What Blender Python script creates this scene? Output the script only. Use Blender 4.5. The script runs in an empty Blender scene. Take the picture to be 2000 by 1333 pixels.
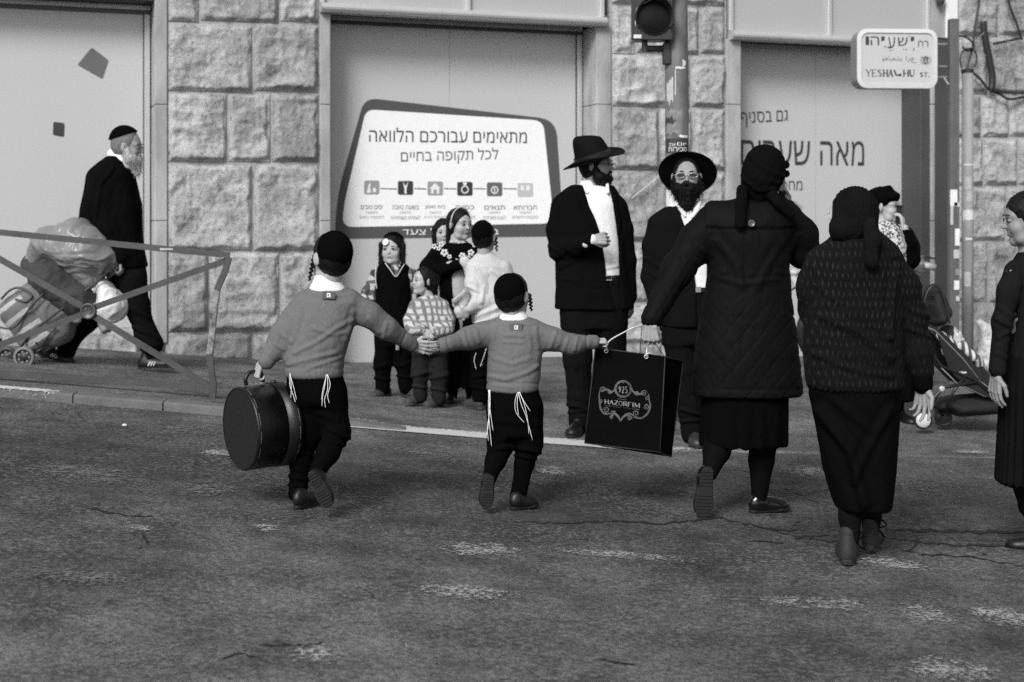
import bpy, math, random
import numpy as np
from mathutils import Vector, Matrix

random.seed(7)
SC = bpy.context.scene
COL = SC.collection
# ------------------------------------------------------------------ camera, world, sun, exposure
F, CX, HY, HC = 2778.0, 1000.0, 430.0, 1.28        # focal length in photo pixels, principal column, horizon row, eye height
cam = bpy.data.cameras.new("camera")
cam.lens, cam.sensor_width = 50.0, 36.0
cam.shift_y = -(666.5 - HY) / 2000.0
cam.clip_start, cam.clip_end = 0.1, 2000.0
cam.dof.use_dof = True
cam.dof.focus_distance = 6.25
cam.dof.aperture_fstop = 3.2
camo = bpy.data.objects.new("camera", cam); COL.objects.link(camo)
camo.location = (0, 0, HC); camo.rotation_euler = (math.radians(90), 0, 0)
SC.camera = camo

world = bpy.data.worlds.new("World"); SC.world = world; world.use_nodes = True
nt = world.node_tree; nt.nodes.clear()
sky = nt.nodes.new("ShaderNodeTexSky"); sky.sky_type = 'NISHITA'; sky.sun_disc = False
sky.sun_elevation = math.radians(38); sky.sun_rotation = math.radians(205)
sky.air_density = 1.0; sky.dust_density = 2.0
bw = nt.nodes.new("ShaderNodeRGBToBW")
bg = nt.nodes.new("ShaderNodeBackground"); bg.inputs['Strength'].default_value = 0.13
wo = nt.nodes.new("ShaderNodeOutputWorld")
nt.links.new(sky.outputs[0], bw.inputs[0]); nt.links.new(bw.outputs[0], bg.inputs['Color']); nt.links.new(bg.outputs[0], wo.inputs[0])

sl = bpy.data.lights.new("sun", 'SUN'); sl.energy = 2.4; sl.angle = math.radians(20); sl.color = (1, 1, 1)
so = bpy.data.objects.new("sun", sl); COL.objects.link(so)
so.rotation_euler = (math.radians(52), 0, math.radians(-22))

SC.view_settings.view_transform = 'Standard'; SC.view_settings.look = 'None'
SC.view_settings.exposure = 0.28; SC.view_settings.gamma = 1.0
SC.view_settings.use_curve_mapping = False
SC.render.engine = 'CYCLES'
SC.cycles.max_bounces = 6
SC.cycles.use_denoising = False       # the photograph itself is grainy

# ------------------------------------------------------------------ tags
def tag(o, label=None, cat=None, group=None, kind=None):
    if label: o["label"] = label
    if cat: o["category"] = cat
    if group: o["group"] = group
    if kind: o["kind"] = kind
    return o

def empty(name, loc=(0, 0, 0), rz=0.0, label=None, cat=None, group=None, kind=None):
    o = bpy.data.objects.new(name, None); COL.objects.link(o)
    o.location = loc; o.rotation_euler = (0, 0, rz); o.empty_display_size = 0.1
    return tag(o, label, cat, group, kind)

def mkmesh(name, V, Fc, mat=None, smooth=True):
    me = bpy.data.meshes.new(name)
    V = np.asarray(V, dtype=np.float32)
    if isinstance(Fc, np.ndarray) and Fc.ndim == 2:
        n, k = Fc.shape
        me.vertices.add(len(V)); me.vertices.foreach_set("co", V.ravel())
        me.loops.add(n * k); me.loops.foreach_set("vertex_index", Fc.astype(np.int32).ravel())
        me.polygons.add(n)
        me.polygons.foreach_set("loop_start", np.arange(0, n * k, k, dtype=np.int32))
        me.polygons.foreach_set("loop_total", np.full(n, k, dtype=np.int32))
        me.update(calc_edges=True); me.validate()
    else:
        me.from_pydata([tuple(v) for v in V.tolist()], [], [tuple(f) for f in Fc])
        me.update()
    me.polygons.foreach_set("use_smooth", np.full(len(me.polygons), bool(smooth)))
    if mat: me.materials.append(mat)
    return me

def mk(name, V, Fc, mat=None, parent=None, smooth=True, loc=None):
    o = bpy.data.objects.new(name, mkmesh(name, V, Fc, mat, smooth)); COL.objects.link(o)
    if parent is not None: o.parent = parent
    if loc is not None: o.location = loc
    return o

class MB:
    """collects simple solids for one mesh"""
    def __init__(s): s.v = []; s.f = []
    def add(s, V, Fc):
        n = len(s.v); s.v += [tuple(float(c) for c in v) for v in V]; s.f += [tuple(int(i) + n for i in f) for f in Fc]; return s
    def box(s, a, b, bev=0.0, M=None):
        x0, y0, z0 = a; x1, y1, z1 = b
        if x0 > x1: x0, x1 = x1, x0
        if y0 > y1: y0, y1 = y1, y0
        if z0 > z1: z0, z1 = z1, z0
        if bev <= 0:
            V = [(x, y, z) for x in (x0, x1) for y in (y0, y1) for z in (z0, z1)]
            Fc = [(0, 1, 3, 2), (4, 6, 7, 5), (0, 4, 5, 1), (2, 3, 7, 6), (0, 2, 6, 4), (1, 5, 7, 3)]
        else:
            bv = min(bev, (x1 - x0) / 2.1, (y1 - y0) / 2.1, (z1 - z0) / 2.1)
            V = []; idx = {}
            for i, x in enumerate((x0, x1)):
                for j, y in enumerate((y0, y1)):
                    for k, z in enumerate((z0, z1)):
                        sx, sy, sz = (1, -1)[i], (1, -1)[j], (1, -1)[k]
                        idx[(i, j, k, 0)] = len(V); V.append((x, y + sy * bv, z + sz * bv))
                        idx[(i, j, k, 1)] = len(V); V.append((x + sx * bv, y, z + sz * bv))
                        idx[(i, j, k, 2)] = len(V); V.append((x + sx * bv, y + sy * bv, z))
            g = lambda i, j, k, a: idx[(i, j, k, a)]
            Fc = [(g(0,0,0,0), g(0,0,1,0), g(0,1,1,0), g(0,1,0,0)), (g(1,0,0,0), g(1,1,0,0), g(1,1,1,0), g(1,0,1,0)),
                  (g(0,0,0,1), g(1,0,0,1), g(1,0,1,1), g(0,0,1,1)), (g(0,1,0,1), g(0,1,1,1), g(1,1,1,1), g(1,1,0,1)),
                  (g(0,0,0,2), g(0,1,0,2), g(1,1,0,2), g(1,0,0,2)), (g(0,0,1,2), g(1,0,1,2), g(1,1,1,2), g(0,1,1,2))]
            for j in (0, 1):
                for k in (0, 1): Fc.append((g(0,j,k,1), g(1,j,k,1), g(1,j,k,2), g(0,j,k,2)))
            for i in (0, 1):
                for k in (0, 1): Fc.append((g(i,0,k,0), g(i,1,k,0), g(i,1,k,2), g(i,0,k,2)))
                for j in (0, 1): Fc.append((g(i,j,0,0), g(i,j,1,0), g(i,j,1,1), g(i,j,0,1)))
            for i in (0, 1):
                for j in (0, 1):
                    for k in (0, 1): Fc.append((g(i,j,k,0), g(i,j,k,1), g(i,j,k,2)))
        if M is not None: V = [tuple(M @ Vector(v)) for v in V]
        return s.add(V, Fc)
    def prism(s, poly, y0, y1, M=None):
        """polygon in x,z extruded along y"""
        n = len(poly)
        V = [(x, y0, z) for x, z in poly] + [(x, y1, z) for x, z in poly]
        Fc = [tuple(range(n)), tuple(range(2 * n - 1, n - 1, -1))] + [(i, i + n, (i + 1) % n + n, (i + 1) % n) for i in range(n)]
        if M is not None: V = [tuple(M @ Vector(v)) for v in V]
        return s.add(V, Fc)
    def tube(s, pts, r, n=8, closed=False, caps=True):
        pts = [Vector(p) for p in pts]; m = len(pts)
        rr = r if isinstance(r, (list, tuple)) else [r] * m
        V = []; Fc = []; up = None
        for i, p in enumerate(pts):
            if closed: t = (pts[(i + 1) % m] - pts[i - 1])
            else: t = pts[min(i + 1, m - 1)] - pts[max(i - 1, 0)]
            t = t.normalized() if t.length > 1e-9 else Vector((0, 0, 1))
            if up is None:
                up = Vector((0, 0, 1)) if abs(t.z) < .9 else Vector((1, 0, 0))
            a = t.cross(up)
            if a.length < 1e-6: a = t.orthogonal()
            a.normalize(); b = a.cross(t).normalized(); up = b
            for k in range(n):
                an = 2 * math.pi * k / n
                V.append(p + (a * math.cos(an) + b * math.sin(an)) * rr[i])
        for i in range(m if closed else m - 1):
            j = (i + 1) % m
            for k in range(n): Fc.append((i*n+k, i*n+(k+1)%n, j*n+(k+1)%n, j*n+k))
        if caps and not closed: Fc += [tuple(range(n - 1, -1, -1)), tuple((m - 1) * n + k for k in range(n))]
        return s.add(V, Fc)
    def lathe(s, prof, n=24, M=None, cap=True):
        """profile (r, z) turned about z"""
        V = []; Fc = []; m = len(prof)
        for r, z in prof:
            for k in range(n):
                a = 2 * math.pi * k / n; V.append((r * math.cos(a), r * math.sin(a), z))
        for i in range(m - 1):
            for k in range(n): Fc.append((i*n+k, i*n+(k+1)%n, (i+1)*n+(k+1)%n, (i+1)*n+k))
        if cap: Fc += [tuple(range(n - 1, -1, -1)), tuple((m - 1) * n + k for k in range(n))]
        if M is not None: V = [tuple(M @ Vector(v)) for v in V]
        return s.add(V, Fc)
    def build(s, name, mat, parent=None, smooth=False, loc=None):
        return mk(name, s.v, s.f, mat, parent, smooth, loc)

def basis(z, x=None, loc=(0, 0, 0)):
    """matrix whose z axis is z"""
    z = Vector(z).normalized(); x = Vector(x) if x is not None else z.orthogonal()
    x = (x - z * x.dot(z)).normalized(); y = z.cross(x)
    M = Matrix((x, y, z)).transposed().to_4x4(); M.translation = Vector(loc); return M

def catmull(P, n=6):
    P = [Vector(p) for p in P]; out = []
    for i in range(len(P) - 1):
        a, b, c, d = P[max(i-1, 0)], P[i], P[i+1], P[min(i+2, len(P)-1)]
        for k in range(n):
            t = k / n
            out.append(0.5 * ((2*b) + (c-a)*t + (2*a-5*b+4*c-d)*t*t + (3*b-a-3*c+d)*t**3))
    out.append(P[-1]); return out

# ------------------------------------------------------------------ materials
def nn(nt, t, **kw):
    n = nt.nodes.new(t)
    for k, v in kw.items(): setattr(n, k, v)
    return n

def gray(v): return (v, v, v, 1)

def ramp(nt, src, stops):
    r = nn(nt, "ShaderNodeValToRGB"); cr = r.color_ramp
    while len(cr.elements) > 1: cr.elements.remove(cr.elements[-1])
    cr.elements[0].position = stops[0][0]; cr.elements[0].color = gray(stops[0][1])
    for p, v in stops[1:]:
        e = cr.elements.new(p); e.color = gray(v)
    nt.links.new(src, r.inputs[0]); return r.outputs[0]

def mixv(nt, fac, a, b, mode='MIX'):
    m = nn(nt, "ShaderNodeMix", data_type='RGBA', blend_type=mode)
    for i_, v in ((0, fac), (6, a), (7, b)):
        if isinstance(v, (int, float)): m.inputs[i_].default_value = v if i_ == 0 else gray(v)
        else: nt.links.new(v, m.inputs[i_])
    return m.outputs[2]

def math_(nt, op, a, b=0.0, c=0.0):
    m = nn(nt, "ShaderNodeMath", operation=op)
    for s, v in zip(m.inputs, (a, b, c)):
        if isinstance(v, (int, float)): s.default_value = v
        else: nt.links.new(v, s)
    return m.outputs[0]

def noise_(nt, vec, scale, detail=4, rough=.55, dim='3D'):
    n = nn(nt, "ShaderNodeTexNoise"); n.inputs['Scale'].default_value = scale
    n.inputs['Detail'].default_value = detail; n.inputs['Roughness'].default_value = rough
    nt.links.new(vec, n.inputs['Vector']); return n.outputs['Fac']

def coords(nt, sc=(1, 1, 1), rot=(0, 0, 0), kind='Object'):
    t = nn(nt, "ShaderNodeTexCoord"); m = nn(nt, "ShaderNodeMapping")
    m.inputs['Scale'].default_value = sc; m.inputs['Rotation'].default_value = rot
    nt.links.new(t.outputs[kind], m.inputs[0]); return m.outputs[0]

def newmat(name):
    m = bpy.data.materials.new(name); m.use_nodes = True
    nt = m.node_tree; b = nt.nodes['Principled BSDF']
    return m, nt, b

def bump_(nt, b, h, strength, dist=.01):
    bn = nn(nt, "ShaderNodeBump"); bn.inputs['Strength'].default_value = strength; bn.inputs['Distance'].default_value = dist
    nt.links.new(h, bn.inputs['Height']); nt.links.new(bn.outputs[0], b.inputs['Normal'])

MATS = {}
def plain(name, v, rough=.6, var=.15, scale=12, bump=.15, bscale=60, metal=0.0, spec=.5, dist=.004, stretch=(1, 1, 1)):
    if name in MATS: return MATS[name]
    m, nt, b = newmat(name)
    c = coords(nt, stretch)
    n = noise_(nt, c, scale, 5)
    nt.links.new(ramp(nt, n, [(.25, v * (1 - var)), (.75, v * (1 + var))]), b.inputs['Base Color'])
    b.inputs['Roughness'].default_value = rough; b.inputs['Metallic'].default_value = metal
    b.inputs['Specular IOR Level'].default_value = spec
    if bump: bump_(nt, b, noise_(nt, c, bscale, 4), bump, dist)
    MATS[name] = m; return m

def cloth(name, v, rough=.95, var=.12, weave=500, sheen=.0, bump=.5, fold=.35, spec=.15):
    """woven or knitted cloth: fine weave plus soft creases"""
    if name in MATS: return MATS[name]
    m, nt, b = newmat(name)
    c = coords(nt)
    n = noise_(nt, c, 7, 5); fine = noise_(nt, c, weave, 2)
    base = ramp(nt, n, [(.3, v * (1 - var)), (.7, v * (1 + var))])
    fr = ramp(nt, fine, [(.3, .72), (.7, 1.28)])
    nt.links.new(mixv(nt, 1.0, base, fr, 'MULTIPLY'), b.inputs['Base Color'])
    b.inputs['Roughness'].default_value = rough; b.inputs['Specular IOR Level'].default_value = spec * (.25 if v < .03 else 1)
    b.inputs['Sheen Weight'].default_value = sheen
    cz = coords(nt, (1, 1, .45), (0.3, .4, 0))
    w = noise_(nt, cz, 16, 3)
    h = mixv(nt, .12, ramp(nt, w, [(.3, 0), (.5, .9), (.7, .2)]), fine)
    bump_(nt, b, h, fold, .02 * bump)
    MATS[name] = m; return m

def plaid(name, a, bcol, c_, sx=40, sz=40, rot=0.0):
    if name in MATS: return MATS[name]
    m, nt, b = newmat(name)
    c = coords(nt, (1, 1, 1), (0, rot, 0))
    sp = nn(nt, "ShaderNodeSeparateXYZ"); nt.links.new(c, sp.inputs[0])
    nz = noise_(nt, c, 9, 2)
    def band(src, k, w):
        s = math_(nt, 'ADD', src, math_(nt, 'MULTIPLY', nz, .05))
        return math_(nt, 'GREATER_THAN', math_(nt, 'SINE', math_(nt, 'MULTIPLY', s, k * 6.2832)), w)
    xx = math_(nt, 'ADD', sp.outputs[0], sp.outputs[1])
    v1 = band(xx, sx, .3); v2 = band(sp.outputs[2], sz, .3)
    base = mixv(nt, v1, a, bcol); base = mixv(nt, math_(nt, 'MULTIPLY', v2, .8), base, c_)
    nt.links.new(base, b.inputs['Base Color']); b.inputs['Roughness'].default_value = .9
    b.inputs['Specular IOR Level'].default_value = .15
    bump_(nt, b, noise_(nt, c, 30, 4), .3, .01)
    MATS[name] = m; return m

def stripes(name, a, bcol, k, axis=2, w=.0, warp=.1):
    if name in MATS: return MATS[name]
    m, nt, b = newmat(name); c = coords(nt)
    sp = nn(nt, "ShaderNodeSeparateXYZ"); nt.links.new(c, sp.inputs[0])
    s = math_(nt, 'ADD', sp.outputs[axis], math_(nt, 'MULTIPLY', noise_(nt, c, 5, 2), warp))
    g = math_(nt, 'GREATER_THAN', math_(nt, 'SINE', math_(nt, 'MULTIPLY', s, k * 6.2832)), w)
    nt.links.new(mixv(nt, g, a, bcol), b.inputs['Base Color']); b.inputs['Roughness'].default_value = .9
    MATS[name] = m; return m

def speckle(name, base, spot, scale, thr=.55):
    """printed or embroidered scattered motif"""
    if name in MATS: return MATS[name]
    m, nt, b = newmat(name); c = coords(nt)
    v = nn(nt, "ShaderNodeTexVoronoi"); v.inputs['Scale'].default_value = scale
    nt.links.new(c, v.inputs['Vector'])
    n = noise_(nt, c, scale * 2.2, 3)
    f = math_(nt, 'GREATER_THAN', math_(nt, 'SUBTRACT', n, math_(nt, 'MULTIPLY', v.outputs['Distance'], .35)), thr - .2)
    nt.links.new(mixv(nt, f, base, spot), b.inputs['Base Color']); b.inputs['Roughness'].default_value = .9
    MATS[name] = m; return m

def skin(name, v):
    if name in MATS: return MATS[name]
    m, nt, b = newmat(name); c = coords(nt)
    n = noise_(nt, c, 25, 4)
    nt.links.new(ramp(nt, n, [(.3, v * .9), (.7, v * 1.1)]), b.inputs['Base Color'])
    b.inputs['Roughness'].default_value = .5; b.inputs['Specular IOR Level'].default_value = .35
    b.inputs['Subsurface Weight'].default_value = .12
    b.inputs['Subsurface Radius'].default_value = (.006, .006, .006)
    bump_(nt, b, noise_(nt, c, 300, 3), .15, .002)
    MATS[name] = m; return m

def hairmat(name, v, sc=(1, 1, .15), rough=.5):
    if name in MATS: return MATS[name]
    m, nt, b = newmat(name); c = coords(nt, sc)
    n = noise_(nt, c, 260, 3)
    nt.links.new(ramp(nt, n, [(.3, v * .5), (.7, v * 1.6)]), b.inputs['Base Color'])
    b.inputs['Roughness'].default_value = rough; b.inputs['Specular IOR Level'].default_value = .14
    bump_(nt, b, n, .7, .004)
    MATS[name] = m; return m

def print_mat(name, v): return plain(name, v, .6, .04, 20, 0)

# ------------------------------------------------------------------ ground shape and picking helpers
TH = math.atan(.3556); CT, ST = math.cos(TH), math.sin(TH)
def ywall(X): return 12.627 + .3556 * X
WX = [-6, -3.48, -2.41, -1.38, .23, 1.13, 2.5, 5]; WH = [.85, 1.02, 1.13, 1.25, 1.258, 1.27, 1.33, 1.38]
def g0(X):
    X = np.clip(np.asarray(X, float), -9, 9)
    return np.where(X < 0, -.085 * X, -.15 * (1 - np.exp(-np.maximum(X, 0) / 1.76)))
YK = 8.36
def kerb_h(X):
    t = np.clip((-.55 - np.asarray(X, float)) / .7, 0, 1); return .04 * t * t * (3 - 2 * t)
def gz(X, Y):
    X = np.asarray(X, float); Y = np.asarray(Y, float)
    r = g0(X)
    t = np.clip((Y - YK) / np.maximum(ywall(X) - YK, .5), 0, 1)
    wz = 1.28 - np.interp(X, WX, WH)
    return np.where(Y < YK, r, r * (1 - t) + wz * t + kerb_h(X) * (1 - t))

def root(x, y):
    """ground point seen at photo pixel x, y"""
    Y = 7.0
    for _ in range(80):
        X = (x - CX) * Y / F
        Yn = F * (HC - float(gz(X, Y))) / (y - HY); Y = .5 * Y + .5 * Yn
    X = (x - CX) * Y / F
    return X, Y, float(gz(X, Y))

def W(x, y, v=0.0):
    """photo pixel -> (u, z) on the facade plane set back by v"""
    q = (x - CX) / F; Y = (12.627 + v / CT) / (1 - .3556 * q); X = q * Y
    return X * CT + (Y - 12.627) * ST, HC + (HY - y) * Y / F

# ------------------------------------------------------------------ vectorised noise
_T = np.random.RandomState(3).rand(32, 32, 32).astype(np.float32)
def vnoise(P):
    P = np.asarray(P, np.float32); i = np.floor(P).astype(int); f = P - i; f = f * f * (3 - 2 * f); i &= 31; j = (i + 1) & 31
    x0, y0, z0 = i.T; x1, y1, z1 = j.T; fx, fy, fz = f.T
    a = _T[x0, y0, z0] * (1 - fx) + _T[x1, y0, z0] * fx; b = _T[x0, y1, z0] * (1 - fx) + _T[x1, y1, z0] * fx
    c = _T[x0, y0, z1] * (1 - fx) + _T[x1, y0, z1] * fx; d = _T[x0, y1, z1] * (1 - fx) + _T[x1, y1, z1] * fx
    return (a * (1 - fy) + b * fy) * (1 - fz) + (c * (1 - fy) + d * fy) * fz
def fbm(P, o=4):
    s = 0; a = .5; P = np.asarray(P, np.float32)
    for k in range(o): s = s + a * vnoise(P + 7.3 * k); P = P * 2.03; a *= .5
    return s
def ridge(P, o=3):
    s = 0; a = .6; P = np.asarray(P, np.float32)
    for k in range(o): s = s + a * (1 - np.abs(2 * vnoise(P + 5.1 * k) - 1)); P = P * 2.07; a *= .5
    return s

# ------------------------------------------------------------------ implicit bodies
def poly_sd(px, pz, poly):
    """signed distance to a polygon, vectorised"""
    d = np.full(px.shape, 1e9, np.float32); inside = np.zeros(px.shape, bool); n = len(poly)
    for i in range(n):
        x0, z0 = poly[i]; x1, z1 = poly[(i + 1) % n]
        ex, ez = x1 - x0, z1 - z0; wx, wz = px - x0, pz - z0
        h = np.clip((wx * ex + wz * ez) / (ex * ex + ez * ez + 1e-12), 0, 1)
        d = np.minimum(d, (wx - ex * h) ** 2 + (wz - ez * h) ** 2)
        c = ((z0 <= pz) & (z1 > pz)) | ((z1 <= pz) & (z0 > pz))
        if abs(ez) > 1e-9: inside ^= c & (px < x0 + (pz - z0) / ez * ex)
    return np.where(inside, -1, 1) * np.sqrt(d)

def smin(a, b, k):
    if k <= 0: return np.minimum(a, b)
    h = np.maximum(k - np.abs(a - b), 0) / k
    return np.minimum(a, b) - h * h * k * .25

class Sdf:
    def __init__(s, vox): s.vox = vox; s.p = []
    def cone(s, a, b, ra, rb, k=.02, sq=None, sub=False):
        a = np.array(a, float); b = np.array(b, float)
        m = max(ra, rb) + k + .01
        if sq: m = m * max(1, 1 / sq[1])
        lo = np.minimum(a, b) - m; hi = np.maximum(a, b) + m
        def f(X, Y, Z):
            P = [X - a[0], Y - a[1], Z - a[2]]; ba = b - a
            if sq:
                n = np.array(sq[0], float); n = n / np.linalg.norm(n); g = sq[1] - 1
                dp = (P[0] * n[0] + P[1] * n[1] + P[2] * n[2]) * g
                P = [P[0] + dp * n[0], P[1] + dp * n[1], P[2] + dp * n[2]]; ba = ba + n * float(np.dot(ba, n)) * g
            L = float(np.dot(ba, ba)) + 1e-9
            h = np.clip((P[0] * ba[0] + P[1] * ba[1] + P[2] * ba[2]) / L, 0, 1)
            d = np.sqrt((P[0] - ba[0] * h) ** 2 + (P[1] - ba[1] * h) ** 2 + (P[2] - ba[2] * h) ** 2) - (ra + (rb - ra) * h)
            return d / max(1, sq[1]) if sq else d
        s.p.append((lo, hi, f, k, sub)); return s
    def chain(s, pts, k=.02, sq=None):
        for a, b in zip(pts[:-1], pts[1:]): s.cone(a[:3], b[:3], a[3], b[3], k, sq)
        return s
    def ell(s, c, r, M=None, k=.02, sub=False):
        c = np.array(c, float); r = np.array(r, float)
        R = np.array(M, float) if M is not None else np.eye(3)
        e = np.abs(R) @ r + k + .01
        def f(X, Y, Z):
            P0, P1, P2 = X - c[0], Y - c[1], Z - c[2]
            q = [(P0 * R[0, i] + P1 * R[1, i] + P2 * R[2, i]) for i in range(3)]
            k0 = np.sqrt(sum((q[i] / r[i]) ** 2 for i in range(3))); k1 = np.sqrt(sum((q[i] / r[i] ** 2) ** 2 for i in range(3))) + 1e-6
            return k0 * (k0 - 1) / k1
        s.p.append((c - e, c + e, f, k, sub)); return s
    def stack(s, rows, k=.03, ex=2.2, endk=.012):
        """rows of (z, cx, cy, rx, ry), any order"""
        rows = sorted(rows); A = np.array(rows, float); m = k + .012
        lo = np.array([(A[:, 1] - A[:, 3]).min() - m, (A[:, 2] - A[:, 4]).min() - m, A[0, 0] - m])
        hi = np.array([(A[:, 1] + A[:, 3]).max() + m, (A[:, 2] + A[:, 4]).max() + m, A[-1, 0] + m])
        def f(X, Y, Z):
            z = Z.ravel(); t = [np.interp(z, A[:, 0], A[:, i]).reshape(Z.shape) for i in (1, 2, 3, 4)]
            q = (np.abs((X - t[0]) / t[2]) ** ex + np.abs((Y - t[1]) / t[3]) ** ex) ** (1 / ex)
            d = (q - 1) * np.minimum(t[2], t[3])
            e = np.maximum(Z - A[-1, 0], A[0, 0] - Z)
            return -smin(-d, -e, endk)
        s.p.append((lo, hi, f, k, False)); return s
    def cut(s, poly, y0, y1, k=.004, keep=False):
        """remove (or keep) what lies in an x,z polygon between depths y0 and y1"""
        def f(X, Y, Z):
            x, z = np.broadcast_arrays(X[:, :, :], Z[:, :, :]); x = x[:, 0, :]; z = z[:, 0, :]
            d = poly_sd(x, z, poly)[:, None, :]
            return np.maximum(d, np.maximum(Y - y1, y0 - Y))
        s.p.append((None, None, f, k, 'keep' if keep else True)); return s
    def mesh(s):
        lo = np.min([p[0] for p in s.p if p[0] is not None and p[4] is False], axis=0); hi = np.max([p[1] for p in s.p if p[0] is not None and p[4] is False], axis=0)
        h = s.vox; n = np.ceil((hi - lo) / h).astype(int) + 2
        ax = [(lo[i] + h * np.arange(n[i])).astype(np.float32) for i in range(3)]
        G = np.full(n, .2, np.float32)
        for plo, phi, f, k, sub in s.p:
            if plo is None: a = np.zeros(3, int); b = n
            else:
                a = np.clip(np.floor((plo - lo) / h).astype(int) - 1, 0, n); b = np.clip(np.ceil((phi - lo) / h).astype(int) + 2, 0, n)
            if (b <= a).any(): continue
            sl_ = tuple(slice(a[i], b[i]) for i in range(3))
            d = f(ax[0][a[0]:b[0], None, None], ax[1][None, a[1]:b[1], None], ax[2][None, None, a[2]:b[2]])
            if sub is True: G[sl_] = -smin(-G[sl_], d, k)
            elif sub == 'keep': G[sl_] = -smin(-G[sl_], -d, k)
            else: G[sl_] = smin(G[sl_], d, k)
        G[0] = G[-1] = .05; G[:, 0] = G[:, -1] = .05; G[:, :, 0] = G[:, :, -1] = .05
        return nets(G, lo, h)

def nets(G, lo, h):
    S = G < 0
    c = np.zeros(tuple(d - 1 for d in G.shape), np.uint8)
    for i in (0, 1):
        for j in (0, 1):
            for k in (0, 1): c += S[i:S.shape[0]-1+i, j:S.shape[1]-1+j, k:S.shape[2]-1+k]
    I = np.argwhere((c > 0) & (c < 8)); N = len(I)
    idx = np.full(c.shape, -1, np.int32); idx[I[:, 0], I[:, 1], I[:, 2]] = np.arange(N)
    cn = {}
    for i in (0, 1):
        for j in (0, 1):
            for k in (0, 1): cn[(i, j, k)] = G[I[:, 0] + i, I[:, 1] + j, I[:, 2] + k]
    P = np.zeros((N, 3)); w = np.zeros(N)
    for axx in range(3):
        for u in (0, 1):
            for v in (0, 1):
                a = [0, 0, 0]; o = [q for q in range(3) if q != axx]; a[o[0]] = u; a[o[1]] = v; b = list(a); b[axx] = 1
                ga, gb = cn[tuple(a)], cn[tuple(b)]; m = (ga < 0) != (gb < 0)
                t = np.where(m, ga / np.where(m, ga - gb, 1), 0)
                e = np.tile(np.array(a, float), (N, 1)); e[:, axx] = t
                P[m] += e[m]; w[m] += 1
    V = lo + (I + P / np.maximum(w, 1)[:, None]) * h
    Q = []
    for axx in range(3):
        o = [q for q in range(3) if q != axx]
        s0 = [slice(None)] * 3; s1 = [slice(None)] * 3; s0[axx] = slice(0, -1); s1[axx] = slice(1, None)
        A, B = S[tuple(s0)], S[tuple(s1)]
        E = np.argwhere(A != B); E = E[(E[:, o[0]] > 0) & (E[:, o[1]] > 0)]
        fl = A[E[:, 0], E[:, 1], E[:, 2]]
        q = []
        for du, dv in ((0, 0), (1, 0), (1, 1), (0, 1)):
            T = E.copy(); T[:, o[0]] -= du; T[:, o[1]] -= dv; q.append(idx[T[:, 0], T[:, 1], T[:, 2]])
        q = np.stack(q, 1)
        if axx == 1: fl = ~fl
        q[~fl] = q[~fl][:, ::-1]; Q.append(q)
    return V, np.concatenate(Q)

def vnormals(V, Q):
    a, b = V[Q[:, 2]] - V[Q[:, 0]], V[Q[:, 3]] - V[Q[:, 1]]
    n = np.cross(a, b); N = np.zeros_like(V)
    for k in range(4):
        for i in range(3): N[:, i] += np.bincount(Q[:, k], n[:, i], len(V))
    return N / (np.linalg.norm(N, axis=1)[:, None] + 1e-9)

def smooth_mesh(V, Q, it=1, lam=.5):
    E = np.concatenate([Q[:, [0, 1]], Q[:, [1, 2]], Q[:, [2, 3]], Q[:, [3, 0]]])
    deg = np.bincount(E.ravel(), minlength=len(V)).astype(float)
    for _ in range(it):
        A = np.zeros_like(V)
        for i in range(3): A[:, i] = np.bincount(E[:, 0], V[E[:, 1], i], len(V)) + np.bincount(E[:, 1], V[E[:, 0], i], len(V))
        V = V + lam * (A / np.maximum(deg, 1)[:, None] - V)
    return V
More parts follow.
